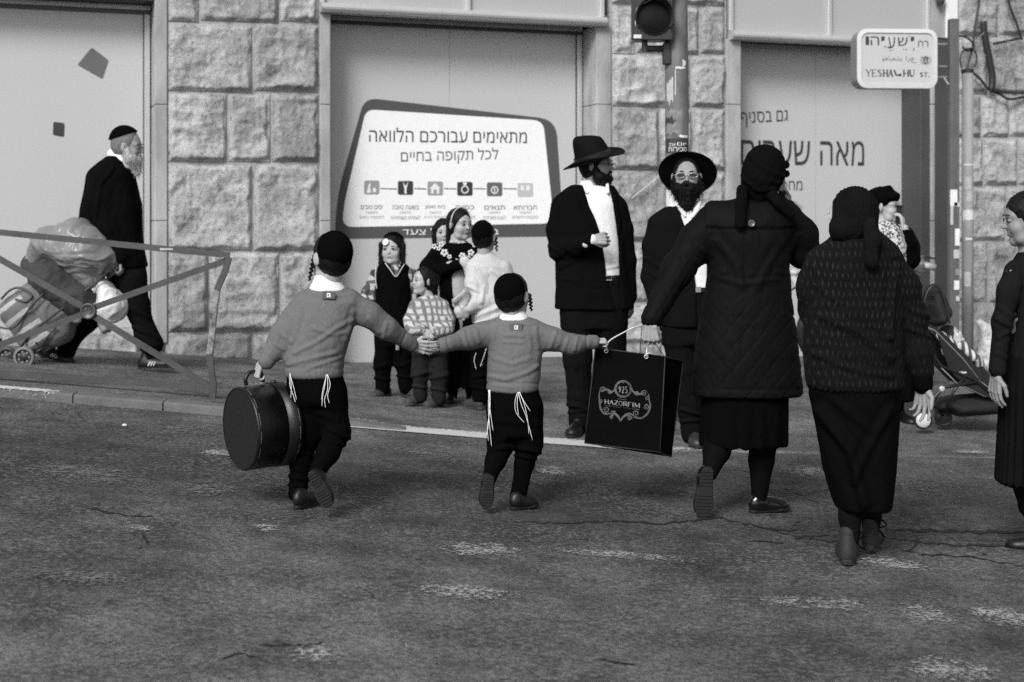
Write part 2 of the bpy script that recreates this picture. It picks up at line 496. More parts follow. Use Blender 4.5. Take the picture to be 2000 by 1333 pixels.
# ================================================================== ground
def asphalt(name, lo, hi, speck, crackamt, seed, depth_tone=False):
    m, nt, b = newmat(name)
    t = nn(nt, "ShaderNodeTexCoord"); mp = nn(nt, "ShaderNodeMapping"); mp.inputs['Location'].default_value = (seed, seed * .7, 0)
    nt.links.new(t.outputs['Object'], mp.inputs[0]); c = mp.outputs[0]
    big = noise_(nt, c, .55, 4); mid = noise_(nt, c, 5, 6, .65); fine = noise_(nt, c, 130, 3, .7); grit = noise_(nt, c, 45, 4, .75)
    base = ramp(nt, big, [(.3, lo), (.7, hi)])
    base = mixv(nt, 1.0, base, ramp(nt, mid, [(.3, .78), (.7, 1.22)]), 'MULTIPLY')
    base = mixv(nt, 1.0, base, ramp(nt, fine, [(.32, .35), (.68, 1.7)]), 'MULTIPLY')
    base = mixv(nt, 1.0, base, ramp(nt, grit, [(.35, .62), (.62, 1.35)]), 'MULTIPLY')
    blot = noise_(nt, c, 2.2, 6, .7)
    base = mixv(nt, 1.0, base, ramp(nt, blot, [(.36, .62), (.52, 1.0), (.64, 1.3)]), 'MULTIPLY')
    # road tone by distance: paler near, darker mid-band, paler again at the kerb
    tsp = nn(nt, "ShaderNodeSeparateXYZ"); nt.links.new(t.outputs['Object'], tsp.inputs[0])
    ty = math_(nt, 'ADD', tsp.outputs[1], math_(nt, 'MULTIPLY', math_(nt, 'SUBTRACT', noise_(nt, c, .5, 4), .5), 1.6))
    if depth_tone: base = mixv(nt, 1.0, base, ramp(nt, math_(nt, 'MULTIPLY', ty, .1), [(.42, 1.22), (.52, 1.1), (.60, .66), (.70, .66), (.80, 1.2)]), 'MULTIPLY')
    # pale aggregate grains where the binder has worn off
    worn = ramp(nt, noise_(nt, c, 1.6, 6, .75), [(.40, .04), (.66, 1)])
    gr = ramp(nt, grit, [(.52, 0), (.62, 1)])
    base = mixv(nt, math_(nt, 'MULTIPLY', math_(nt, 'MULTIPLY', worn, gr), speck), base, .26)
    # pits
    pits = ramp(nt, noise_(nt, c, 14, 6, .85), [(.30, 1), (.40, 0)])
    base = mixv(nt, math_(nt, 'MULTIPLY', pits, .8), base, .012)
    # web of cracks
    wv = nn(nt, "ShaderNodeMix", data_type='VECTOR'); wn = nn(nt, "ShaderNodeTexNoise"); wn.inputs['Scale'].default_value = 7; wn.inputs['Detail'].default_value = 6
    nt.links.new(c, wn.inputs['Vector']); wv.inputs[0].default_value = .09; nt.links.new(c, wv.inputs[4]); nt.links.new(wn.outputs['Color'], wv.inputs[5])
    vo = nn(nt, "ShaderNodeTexVoronoi", feature='DISTANCE_TO_EDGE'); vo.inputs['Scale'].default_value = 3.2; nt.links.new(wv.outputs[1], vo.inputs['Vector'])
    cr = ramp(nt, vo.outputs['Distance'], [(.004, 1), (.018, 0)])
    cm = ramp(nt, noise_(nt, c, .8, 3), [(.55, 0), (.68, .8)])
    ck = math_(nt, 'MULTIPLY', math_(nt, 'MULTIPLY', cr, cm), crackamt)
    base = mixv(nt, ck, base, .008)
    nt.links.new(base, b.inputs['Base Color'])
    b.inputs['Roughness'].default_value = .88; b.inputs['Specular IOR Level'].default_value = .25
    h = mixv(nt, .35, fine, grit); h = mixv(nt, math_(nt, 'MULTIPLY', ck, 1.0), h, 0.0); h = mixv(nt, math_(nt, 'MULTIPLY', pits, .7), h, 0.0)
    bump_(nt, b, h, 1.0, .016)
    return m
M_road = asphalt("asphalt", .070, .128, .9, 1.0, 3.0, True)
M_walk = asphalt("pavement_asphalt", .128, .165, .15, .25, 11.0)

def sheet(name, xs, ys, zf, mat, kind='structure', parent=None):
    X, Y = np.meshgrid(xs, ys, indexing='ij'); Z = zf(X, Y)
    V = np.stack([X, Y, Z], -1).reshape(-1, 3); n, m_ = len(xs), len(ys)
    i = (np.arange(n - 1)[:, None] * m_ + np.arange(m_ - 1)[None]).ravel()
    o = mk(name, V, np.stack([i, i + m_, i + m_ + 1, i + 1], 1), mat, parent)
    tag(o, kind=kind); return o

gxs = np.concatenate([[-60, -30, -15], np.arange(-9, 9.01, .15), [15, 30, 60]])
sheet("road", gxs, np.concatenate([[-60, -20, -5], np.arange(0, YK - .05, .15), [YK]]), lambda X, Y: gz(X, np.minimum(Y, YK - .01)), M_road)
sheet("pavement", gxs, np.concatenate([[YK, YK + .001], np.arange(YK + .1, 17, .15), [25, 60]]), lambda X, Y: gz(X, np.maximum(Y, YK)) - np.where(Y < YK + .0005, kerb_h(X) + .03, 0), M_walk)
# far ground under everything
sheet("ground", np.array([-500., 500.]), np.array([-500., 500.]), lambda X, Y: X * 0 - 1.2, M_road)

# kerb stones along the left-hand pavement edge
M_kerb = plain("kerb_concrete", .125, .85, .25, 9, .6, 60, dist=.01)
M_kerbw = None
def worn_paint(name, col, thr, scale=14, stretch=(1, 1, 1), alpha_only=True, v2=.08, fine=2.6):
    if name in MATS: return MATS[name]
    m, nt, b = newmat(name); c = coords(nt, stretch)
    g = coords(nt, kind='Generated'); sp = nn(nt, "ShaderNodeSeparateXYZ"); nt.links.new(g, sp.inputs[0])
    n = noise_(nt, c, scale, 8, .75)
    def edge(s):   # fades towards the sheet's own border
        return math_(nt, 'MULTIPLY', math_(nt, 'MULTIPLY', s, math_(nt, 'SUBTRACT', 1.0, s)), 4.0)
    e = math_(nt, 'MULTIPLY', math_(nt, 'POWER', edge(sp.outputs[0]), .5), math_(nt, 'POWER', edge(sp.outputs[1]), .5))
    n2 = noise_(nt, c, 55, 4, .75)
    val = math_(nt, 'ADD', math_(nt, 'MULTIPLY', n, .34), math_(nt, 'ADD', math_(nt, 'MULTIPLY', n2, .66), math_(nt, 'MULTIPLY', math_(nt, 'SUBTRACT', e, 1.0), .28)))
    a = ramp(nt, val, [(thr - .02, 0), (thr + .03, .9)])
    nt.links.new(ramp(nt, noise_(nt, c, 60, 4), [(.3, col * .75), (.7, col * 1.15)]), b.inputs['Base Color'])
    nt.links.new(a, b.inputs['Alpha']); b.inputs['Roughness'].default_value = .8
    MATS[name] = m; return m

kr = empty("kerb", (0, 0, 0), kind='structure')
xk = -8.6
while xk < -.7:
    L = .5 + .1 * random.random(); x1 = min(xk + L, -.62)
    mb = MB(); s = 14; zz = []
    sec = [(YK - .11, -.12), (YK - .11, .0), (YK - .095, .012), (YK + .004, .014), (YK + .004, -.12)]
    V = []
    for i in range(3):
        x = xk + .004 + (x1 - xk - .008) * i / 2
        zt = float(gz(x, YK + .001))
        for (yy, dz) in sec: V.append((x, yy, zt + dz + (random.random() - .5) * .002))
    Fc = []
    for i in range(2):
        for k in range(5): Fc.append((i*5+k, (i+1)*5+k, (i+1)*5+(k+1)%5, i*5+(k+1)%5))
    Fc += [(4, 3, 2, 1, 0), (10, 11, 12, 13, 14)]
    mk("kerb_stone", V, Fc, M_kerb, kr, False)
    xk = x1

def ground_strip(name, px, w, mat, lift=.006, seg=24, thick=None):
    """thin sheet lying on the ground along photo pixels px, w metres wide"""
    pts = [root(*p)[:2] for p in px]; V = []; P = []
    for (a, b) in zip(pts[:-1], pts[1:]):
        for k in range(seg): t = k / seg; P.append((a[0] + (b[0] - a[0]) * t, a[1] + (b[1] - a[1]) * t))
    P.append(pts[-1]); n = len(P)
    for i, p in enumerate(P):
        q0, q1 = P[max(i-1, 0)], P[min(i+1, n-1)]; dx, dy = q1[0]-q0[0], q1[1]-q0[1]; l = math.hypot(dx, dy) + 1e-9
        ww = w if not callable(w) else w(i / (n - 1))
        for j in range(3):
            o = ww * (j - 1) * .5; x = p[0] - dy / l * o; y = p[1] + dx / l * o
            V.append((x, y, float(gz(x, y)) + lift))
    Fc = [(i*3+j, (i+1)*3+j, (i+1)*3+j+1, i*3+j+1) for i in range(n-1) for j in (0, 1)]
    o = mk(name, V, Fc, mat); tag(o, kind='structure'); return o

P_line = worn_paint("worn_line_paint", .62, .35, 7, (1, 1, 1))
P_spot = worn_paint("worn_spot_paint", .42, .497, 9, (1, 1.4, 1))
P_faint = worn_paint("faint_paint", .19, .505, 10, (1, 1.5, 1))
P_kerb = worn_paint("kerb_paint", .62, .33, 5)
ground_strip("road_marking", [(610, 824), (900, 848), (1150, 868), (1360, 884)], .24, P_line)
ground_strip("road_marking", [(1280, 880), (1500, 884), (1640, 890)], .16, P_spot, .007)
for (x0, y0, x1, y1, w, mt) in [
    (380, 893, 470, 880, .16, P_spot), (1535, 905, 1620, 940, .25, P_spot), (820, 1062, 1060, 1090, .30, P_spot), (770, 1150, 1060, 1170, .26, P_spot),
    (1430, 1166, 1740, 1192, .17, P_spot), (1770, 1180, 1850, 1225, .22, P_spot), (560, 1270, 660, 1290, .22, P_spot), (1790, 1290, 1930, 1333, .32, P_spot),
    (330, 940, 480, 975, .3, P_faint), (0, 905, 330, 950, .5, P_faint), (250, 850, 470, 835, .3, P_faint), (480, 935, 760, 985, .4, P_faint), (690, 870, 960, 900, .3, P_faint),
    (1000, 1065, 1440, 1105, .12, P_spot), (0, 1105, 330, 1150, .3, P_faint), (1640, 1085, 1840, 1120, .2, P_spot), (60, 1265, 470, 1300, .4, P_faint), (1880, 1195, 2040, 1215, .3, P_spot),
    (1060, 910, 1110, 935, .2, P_spot), (1640, 915, 1740, 925, .14, P_spot), (1840, 880, 1960, 890, .12, P_spot), (240, 1030, 300, 1040, .14, P_spot), (480, 1030, 560, 1035, .16, P_spot)]:
    ground_strip("worn_paint_patch", [(x0, y0), (x1, y1)], w, mt, .005 + .0005 * random.random())
# white paint left on the kerb at the far left
a = root(-60, 768); 
Vk = []
for i in range(20):
    x = -3.4 + i * (.78 / 19); z = float(gz(x, YK + .001)) + .016
    for yy, dz in ((YK - .116, -.05), (YK - .1155, -.003), (YK - .098, .0005), (YK - .03, .002)): Vk.append((x, yy, z + dz))
tag(mk("kerb_marking", Vk, [(i*4+j, (i+1)*4+j, (i+1)*4+j+1, i*4+j+1) for i in range(19) for j in range(3)], P_kerb), kind='structure')

M_crack = plain("crack_dark", .006, 1, .2, 30, 0)
def crack(px, w, seed, sag=0.0):
    r = random.Random(seed); P = []
    for a, b in zip(px[:-1], px[1:]):
        n = max(4, int(abs(b[0] - a[0]) / 9))
        for k in range(n):
            t = k / n; P.append((a[0] + (b[0]-a[0]) * t + r.uniform(-3, 3), a[1] + (b[1]-a[1]) * t + r.uniform(-2.2, 2.2)))
    P.append(px[-1]); pts = [root(*p)[:2] for p in P]; V = []; n = len(pts)
    for i, p in enumerate(pts):
        ww = w * 1.5 * (.2 + r.random() * 1.2) * min(1, 6 * (i / n), 6 * (1 - i / n) + .02)
        for s_ in (-1, 1):
            y = p[1] + s_ * ww; V.append((p[0], y, float(gz(p[0], y)) + .003))
    o = mk("road_crack", V, [(2*i, 2*i+2, 2*i+3, 2*i+1) for i in range(n - 1)], M_crack, None, False); tag(o, kind='structure')
crack([(985, 1020), (1110, 1024), (1210, 1018), (1290, 1025), (1400, 1012), (1500, 1034), (1590, 1040)], .011, 1)
crack([(1725, 1036), (1850, 1039), (2010, 1040)], .02, 2)
crack([(1730, 1052), (1830, 1064), (1930, 1068), (2010, 1060)], .012, 3)
crack([(1425, 910), (1490, 935), (1530, 955), (1640, 1003)], .009, 4)
crack([(1540, 1050), (1640, 1060)], .01, 5); crack([(1480, 1028), (1560, 1050), (1620, 1046)], .008, 6)
crack([(1740, 1070), (1800, 1084), (1900, 1090), (2000, 1108)], .008, 7); crack([(1840, 1040), (1870, 1062), (1930, 1085)], .008, 8)
crack([(160, 990), (215, 1004), (300, 1012)], .008, 9); crack([(260, 1078), (290, 1062), (278, 1048)], .008, 10)
crack([(430, 1290), (470, 1276), (510, 1290)], .006, 11); crack([(1170, 1290), (1240, 1300)], .006, 12)
crack([(1450, 1058), (1530, 1062)], .006, 13); crack([(500, 1262), (620, 1262), (640, 1240)], .005, 14)
crack([(1530, 1000), (1560, 1018), (1545, 1034)], .007, 15); crack([(1780, 1038), (1800, 1060), (1770, 1078)], .007, 16)
# small litter
M_paper = plain("paper_white", .75, .7, .05, 20, 0)
for (x, y, w) in [(243, 835, .018)]:
    X, Y, Z = root(x, y); mb = MB(); w *= .55; mb.lathe([(.001, 0), (w, .003), (w * .9, .010), (.002, .013)], 9)
    o = mb.build("litter_scrap", M_paper, None, True, (X, Y, Z + .006)); o.scale = (1.4, .8, 1)
    tag(o, {243: "small round white scrap lying on the road below the barrier", 1122: "curled white paper scrap on the foreground road between faded paint patches", 1395: "smallest white paper scrap on the foreground road, beside the long faded dash"}[x], "litter")

# ================================================================== building
def stone(name, v, seed):
    if name in MATS: return MATS[name]
    m, nt, b = newmat(name)
    t = nn(nt, "ShaderNodeTexCoord"); mp = nn(nt, "ShaderNodeMapping"); mp.inputs['Location'].default_value = (seed, 0, seed)
    nt.links.new(t.outputs['Object'], mp.inputs[0]); c = mp.outputs[0]
    n = noise_(nt, c, 4, 6, .65)
    base = ramp(nt, n, [(.3, v * .66), (.5, v), (.68, v * 1.25)])
    st = ramp(nt, noise_(nt, c, 9, 7, .75), [(.32, .3), (.46, 1.0)])          # dark weathering stains
    base = mixv(nt, .75, base, st, 'MULTIPLY')
    sp = ramp(nt, noise_(nt, c, 30, 5, .75), [(.34, .28), (.46, 1)])
    base = mixv(nt, .75, base, sp, 'MULTIPLY')
    nt.links.new(base, b.inputs['Base Color']); b.inputs['Roughness'].default_value = .92; b.inputs['Specular IOR Level'].default_value = .2
    bump_(nt, b, mixv(nt, .4, noise_(nt, c, 22, 7, .7), noise_(nt, c, 90, 4, .7)), .9, .02)
    MATS[name] = m; return m
M_stone = [stone("limestone_a", .42, 0), stone("limestone_b", .35, 9), stone("limestone_c", .46, 17)]
M_jamb = plain("jamb_stone", .36, .85, .3, 7, .5, 50, dist=.008, stretch=(1, 1, .35))
M_mortar = plain("mortar", .36, .95, .2, 20, .6, 90, dist=.008)
M_panel = plain("window_film", .50, .25, .025, 1.2, .04, 3, dist=.01)
M_panelup = plain("upper_window_film", .40, .2, .03, 1.2, .04, 3, dist=.01)
M_alu = plain("aluminium_frame", .55, .38, .06, 6, .05, 40, metal=.35)
M_aludark = plain("dark_frame", .07, .4, .1, 6, .05, 40)
M_soffit = plain("soffit_dark", .07, .8, .2, 5, .2)  # dark tone carries the shade beneath the beam; rear wall shares it
M_darkmetal = plain("dark_shutter", .06, .55, .15, 3, .1)
BLD = empty("stone_building", (0, 12.627, 0), TH, "rough stone street building with film-covered shop windows behind the crowd", "building")

def block(u0, u1, z0, z1, i, v=-.02, mat=None, parent=BLD, rough=1.0, draft=.022, reveal=False):
    w, h = u1 - u0, z1 - z0; nu, nz = max(10, min(60, int(w / .011))), max(10, min(56, int(h / .011)))
    U, Z = np.meshgrid(np.linspace(u0, u1, nu), np.linspace(z0, z1, nz), indexing='ij')
    e = np.minimum(np.minimum(U - u0, u1 - U), np.minimum(Z - z0, z1 - Z))
    P = np.stack([U.ravel() * 5, Z.ravel() * 5 + i * 3.7, np.full(U.size, i * 1.7)], 1)
    r = fbm(P, 5).reshape(U.shape); rg = ridge(P * 1.7, 4).reshape(U.shape)
    em = fbm(P * 2.2 + 9, 3).reshape(U.shape)
    t = np.clip((e - .010 - .06 * np.clip(em - .42, 0, 1)) / (.006 + .035 * em), 0, 1)
    cl = np.clip((fbm(P * .8 + 31, 3).reshape(U.shape) - .42) * 9, 0, 1)              # split terraces
    hgt = t * (.004 + .040 * np.clip(r - .25, 0, 1) + .034 * (rg - .45) + .018 * cl) * rough
    # chipped lower edge that throws the dark line under each block
    low = np.clip(1 - (Z - z0 - draft) / (.20 * h), 0, 1) * t; hgt += low * .012 * rough
    # droop, displaced sideways for crags
    V = np.stack([U, v - hgt, Z + t * .01 * (rg - .5)], -1).reshape(-1, 3)
    k = (np.arange(nu - 1)[:, None] * nz + np.arange(nz - 1)[None]).ravel()
    Fc = np.stack([k, k + nz, k + nz + 1, k + 1], 1)
    # sides back into the mortar
    ring = [a * nz for a in range(nu)] + [(nu - 1) * nz + b_ for b_ in range(1, nz)] + [a * nz + nz - 1 for a in range(nu - 2, -1, -1)] + [b_ for b_ in range(nz - 2, 0, -1)]
    base = len(V); V = np.concatenate([V, [[V[q][0], v + .035, V[q][2]] for q in ring]])
    n = len(ring); sides = np.array([[ring[a], base + a, base + (a + 1) % n, ring[(a + 1) % n]] for a in range(n)])
    mk("stone_block", V, np.concatenate([Fc, sides]), mat or M_stone[i % 3], parent, True)

def blocks(rows, bi=0):
    """rows of (y_top_px, y_bottom_px, [(x0, x1) ...]) at photo pixels, on the wall plane"""
    i = bi
    for y0, y1, cells in rows:
        for x0, x1 in cells:
            xm = (x0 + x1) / 2; u0 = W(x0, 400)[0]; u1 = W(x1, 400)[0]
            zt = W(xm, y0)[1]; zb = W(xm, y1)[1]; i += 1
            block(u0 + .001, u1 - .001, zb + .001, zt - .001, i)
# pillar between the first and second windows
blocks([(-300, -170, [(328, 470), (474, 621)]), (-166, -52, [(328, 400), (404, 520), (524, 621)]),
        (-48, 44, [(328, 387), (391, 543), (547, 621)]), (48, 180, [(328, 491), (495, 621)]), (184, 317, [(328, 442), (446, 527), (531, 621)]),
        (322, 490, [(328, 491), (495, 621)]), (494, 648, [(328, 406), (410, 544), (548, 621)]), (652, 712, [(328, 490), (494, 621)])])
# pillar behind the traffic light
blocks([(-300, -170, [(1194, 1290), (1294, 1413)]), (-166, -90, [(1194, 1330), (1334, 1413)]),
        (-86, 10, [(1194, 1278), (1282, 1413)]), (14, 106, [(1194, 1237), (1241, 1362), (1366, 1413)]), (110, 210, [(1194, 1345), (1349, 1413)]),
        (214, 333, [(1194, 1284), (1288, 1348), (1352, 1413)]), (337, 470, [(1194, 1330), (1334, 1413)]), (474, 590, [(1194, 1262), (1266, 1413)]),
        (594, 668, [(1194, 1350), (1354, 1413)]), (672, 745, [(1194, 1290), (1294, 1413)])], 40)
# wall to the right of the poles
blocks([(-300, -170, [(1866, 2010), (2014, 2160), (2164, 2330)]), (-166, -60, [(1866, 1960), (1964, 2090), (2094, 2330)]), (-56, 72, [(1866, 1946), (1950, 2098), (2102, 2330)]),
        (76, 184, [(1866, 1926), (1930, 2060), (2064, 2200), (2204, 2330)]), (188, 268, [(1866, 1912), (1916, 1966), (1970, 2100), (2104, 2330)]),
        (272, 362, [(1866, 1916), (1920, 1984), (1988, 2140), (2144, 2330)]), (366, 470, [(1866, 1960), (1964, 2080), (2084, 2330)]), (474, 590, [(1866, 1925), (1929, 2010), (2014, 2190), (2194, 2330)]),
        (594, 735, [(1866, 1940), (1944, 2100), (2104, 2330)])], 80)
# pillar to the left of the first window, outside the frame
blocks([(-120, 60, [(-560, -420), (-416, -300)]), (64, 230, [(-560, -380), (-376, -300)]), (234, 400, [(-560, -440), (-436, -300)]), (404, 560, [(-560, -400), (-396, -300)]), (564, 700, [(-560, -420), (-416, -300)])], 120)
# plinth stones under the first window
blocks([(640, 700, [(-296, -150), (-146, 0), (4, 128), (132, 272)])], 140)

def wall_seg(x0, x1, ytop, ybot, v0=-.014, v1=.4, name="wall_core", mat=None):
    u0, u1 = W(x0, 400)[0], W(x1, 400)[0]; xm = (x0 + x1) / 2
    MB().box((u0, v0, W(xm, ybot)[1]), (u1, v1, W(xm, ytop)[1])).build(name, mat or M_mortar, BLD)
wall_seg(324, 625, -330, 760); wall_seg(1190, 1417, -330, 800); wall_seg(1852, 2700, -330, 900); wall_seg(-900, -298, -330, 760)
uL, uR = W(-900, 400)[0], W(2700, 400)[0]
MB().box((uL, .02, 5.0), (uR, 4.0, 7.2)).box((uL, -.06, 5.0), (uR, .02, 5.12)).build("upper_wall", M_mortar, BLD)
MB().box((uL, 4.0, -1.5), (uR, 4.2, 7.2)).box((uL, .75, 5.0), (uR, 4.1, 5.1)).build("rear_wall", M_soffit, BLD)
MB().box((uL, .12, -1.0), (uR, .6, -.32)).build("footing", M_mortar, BLD)

def jamb(u0, u1, vfront, vback, z0, z1, joints):
    """dressed stone upright made of separate pieces"""
    zs = [z0] + joints + [z1]
    for a, b in zip(zs[:-1], zs[1:]): MB().box((u0, vfront, a + .002), (u1, vback, b - .002), .006).build("jamb_stone", M_jamb, BLD)

RV = .30   # window reveal depth
def bay(xl, xr, ypanel_top_at, y_top_px, ybar, xbar0, xbar1, seam, jl, jr, mull, zbot, upper=True):
    """one shop window: xl, xr are the opening's front edges in photo pixels"""
    ul, ur = W(xl, 400)[0], W(xr, 400)[0]
    zt = W(ypanel_top_at, y_top_px, RV)[1]
    w = empty("window", (0, 0, 0)); w.parent = BLD
    # panes
    us = W(seam, 400, RV)[0] if seam else None
    edges = [ul + .045] + ([us] if us else []) + [ur - .05]
    for a, b in zip(edges[:-1], edges[1:]):
        MB().box((a + .0015, RV, zbot), (b - .0015, RV + .03, zt)).build("pane", M_panel, w)
    # frame: two light uprights, a dark gasket and a head strip
    f = MB(); f.box((ul, RV - .03, zbot), (ul + .043, RV + .04, zt), .004); f.box((ur - .048, RV - .03, zbot), (ur - .002, RV + .04, zt), .004)
    f.box((ul, RV - .035, zt + .035), (ur, RV + .04, zt + .075), .004); f.box((ul, RV - .03, zbot - .05), (ur, RV + .04, zbot), .004)
    f.build("window_frame", M_alu, w)
    g = MB(); g.box((ul + .043, RV - .012, zbot), (ul + .052, RV + .02, zt)); g.box((ur - .058, RV - .012, zbot), (ur - .048, RV + .02, zt)); g.box((ul, RV - .02, zt), (ur, RV + .03, zt + .034))
    g.build("gasket", M_aludark, w)
    for q_, wd in ((zbot + .012, .02),): MB().box((ul + .06, RV - .0015, zbot), (ur - .07, RV - .0005, zbot + .05)).build("dirt_band", worn_paint("splash_dirt", .22, .50, 5), w)
    zb = W(900, ybar)[1] if xbar0 is None else W((xbar0 + xbar1) / 2, ybar)[1]
    # soffit between pane head and the bar, its shade put into the dark colour
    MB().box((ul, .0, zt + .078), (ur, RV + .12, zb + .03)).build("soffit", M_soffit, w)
    # rounded sill bar of the upper window
    u0, u1 = (W(xbar0, 400)[0], W(xbar1, 400)[0]) if xbar0 is not None else (ul - .08, ur + .08)
    b = MB(); b.prism([(0, 0)] * 0 or [(0, 0), (1, 0), (1, 1)], 0, 0) if False else None
    pr = [(-.075 + .05 * math.cos(a), .042 * math.sin(a)) for a in np.linspace(math.pi * .5, math.pi * 1.5, 9)] + [(.02, -.042), (.02, .042)]
    V = [(u, y, zb + z) for u in (u0, u1) for y, z in pr]; n = len(pr)
    mk("sill_bar", V, [tuple(range(n)), tuple(range(2*n-1, n-1, -1))] + [(i, i+n, (i+1) % n + n, (i+1) % n) for i in range(n)], M_alu, w, False)
    if upper:
        zu = 4.75
        edges = [u0 + .02] + [W(m_, 20)[0] for m_ in mull] + [u1 - .02]
        for a, b_ in zip(edges[:-1], edges[1:]):
            MB().box((a + .02, -.005, zb + .046), (b_ - .02, .02, zu)).build("pane", M_panelup, w)
        for q in edges: MB().box((q - .022, -.045, zb + .044), (q + .022, .03, zu), .006).build("mullion", M_alu, w)
        MB().box((u0, .03, zb + .04), (u1, .1, 5.0)).box((u0, -.05, zu), (u1, .1, 5.0)).build("lintel", M_jamb, w)
    jz = lambda x, y: W(x, y)[1]
    for (a, b_), side in ((jl, -1), (jr, 1)):
        ua, ub = W(a, 400)[0], W(b_, 400)[0]
        jamb(ua, ub, -.035, RV + .02, zbot - .1, zb - .03, [jz(a, 432), jz(a, 205)])
    return w
zb1 = W(130, 646, RV)[1]
bay(-262, 300, 130, 22, -34, None, None, None, (-296, -264), (302, 326), [20], zb1)
bay(646, 1160, 880, 58, 31, 623, 1177, 878, (624, 644), (1162, 1191), [912], W(880, 722, RV)[1])
bay(1446, 1812, 1600, 92, 80, 1421, 1812, 1593, (1416, 1444), (1814, 1822), [1617], W(1600, 712, RV)[1])
# sloping plinth course under window two and three
# dark metal shutter edge beyond the third window
uA, uB = W(1823, 400)[0], W(1853, 400)[0]
MB().box((W(1796,400)[0], -.02, -.4), (uA + .0, RV + .02, W(1820, 165)[1]), .004).box((uA, -.03, -.4), (uB, .1, W(1840, 78)[1]), .004).build("dark_cladding", M_darkmetal, BLD)
MB().box((W(1815, 400)[0], -.03, W(1830, 75)[1]), (W(1843, 400)[0], .1, 5), .004).build("grey_trim", M_jamb, BLD)
MB().box((W(1843, 400)[0], -.05, W(1850, 76)[1]), (W(1865, 400)[0], .1, 5), .004).build("white_trim", plain("white_trim", .8, .5, .04), BLD)
MB().lathe([(.001, 0), (.03, .01), (.045, .05), (.05, .1), (.001, .11)], 14, basis((0, 0, 1), loc=(W(1826, 0)[0], -.09, W(1826, 14)[1]))).build("dark_fixture", M_aludark, BLD, True)

# ================================================================== lettering
M_ink = print_mat("ink_dark", .035); M_inkg = print_mat("ink_grey", .12); M_inkl = print_mat("ink_light", .30); M_white = print_mat("print_white", .78)
M_band = print_mat("banner_band", .075); M_face = print_mat("banner_face", .86)
def text_mesh(body, bold=0.0, heb=True, rows=56):
    """glyph outlines filled strip by strip with the non-zero winding rule (overlapping contours stay solid)"""
    c = bpy.data.curves.new("lettering", 'FONT'); c.body = body[::-1] if heb else body
    c.offset = bold; c.resolution_u = 4; c.fill_mode = 'NONE'
    o = bpy.data.objects.new("lettering", c); COL.objects.link(o)
    dg = bpy.context.evaluated_depsgraph_get(); dg.update()
    m = bpy.data.meshes.new_from_object(o.evaluated_get(dg))
    P = np.array([v.co[:2] for v in m.vertices]); E = np.array([e.vertices[:] for e in m.edges])
    bpy.data.objects.remove(o); bpy.data.curves.remove(c); bpy.data.meshes.remove(m)
    # walk every closed outline so that its edges share one direction
    nb = {}
    for a_, b_ in E: nb.setdefault(a_, []).append(b_); nb.setdefault(b_, []).append(a_)
    seen = set(); A = []; B_ = []
    for st in range(len(P)):
        if st in seen or st not in nb: continue
        cur, prev = st, None; nxt = st + 1 if (st + 1) in nb[st] else nb[st][0]
        while True:
            seen.add(cur); A.append(P[cur]); B_.append(P[nxt])
            prev, cur = cur, nxt
            if cur == st: break
            w_ = [q for q in nb[cur] if q != prev]
            if not w_: break
            nxt = w_[0]
    A = np.array(A); B_ = np.array(B_); y0, y1 = P[:, 1].min(), P[:, 1].max(); ys = np.linspace(y0, y1, rows + 1); h = ys[1] - ys[0]
    def spans(y):
        up = (A[:, 1] <= y) & (B_[:, 1] > y); dn = (B_[:, 1] <= y) & (A[:, 1] > y); k = np.where(up | dn)[0]
        x = A[k, 0] + (y - A[k, 1]) / (B_[k, 1] - A[k, 1]) * (B_[k, 0] - A[k, 0]); s_ = np.where(up[k], 1, -1)
        out = []; w_ = 0; start = 0
        for i in np.argsort(x):
            if w_ == 0: start = x[i]
            w_ += s_[i]
            if w_ == 0 and x[i] > start + 1e-6: out.append((start, x[i]))
        return out
    V = []; Fc = []
    for r in range(rows):
        a_, b_ = spans(ys[r] + h * .02), spans(ys[r + 1] - h * .02)
        if len(a_) != len(b_) or any(abs(p[0]-q[0]) > h * 2 or abs(p[1]-q[1]) > h * 2 for p, q in zip(a_, b_)): a_ = b_ = spans(ys[r] + h * .5)
        for p, q in zip(a_, b_):
            n = len(V); V += [(p[0], ys[r], 0), (p[1], ys[r], 0), (q[1], ys[r+1], 0), (q[0], ys[r+1], 0)]; Fc.append((n, n+1, n+2, n+3))
    return np.array(V), Fc
def fit_text(body, corners, mat, parent, bold=.0, heb=True, name="lettering"):
    """corners: 3-D points bottom-left, bottom-right, top-left; the glyph box is fitted to them"""
    V, Fc = text_mesh(body, bold, heb)
    lo, hi = V.min(0), V.max(0); a, b, c = [np.array(q, float) for q in corners]
    s = (V[:, 0] - lo[0]) / (hi[0] - lo[0]); t = (V[:, 1] - lo[1]) / (hi[1] - lo[1])
    P = a + s[:, None] * (b - a) + t[:, None] * (c - a)
    return mk(name, P, Fc, mat, parent, False)
def wall_text(body, x0, x1, ytl, ybl, ybr, mat, parent, bold=.0, v=RV - .003, heb=True):
    q = lambda x, y: (lambda r: (r[0], v, r[1]))(W(x, y, v))
    return fit_text(body, (q(x0, ybl), q(x1, ybr), q(x0, ytl)), mat, parent, bold, heb)
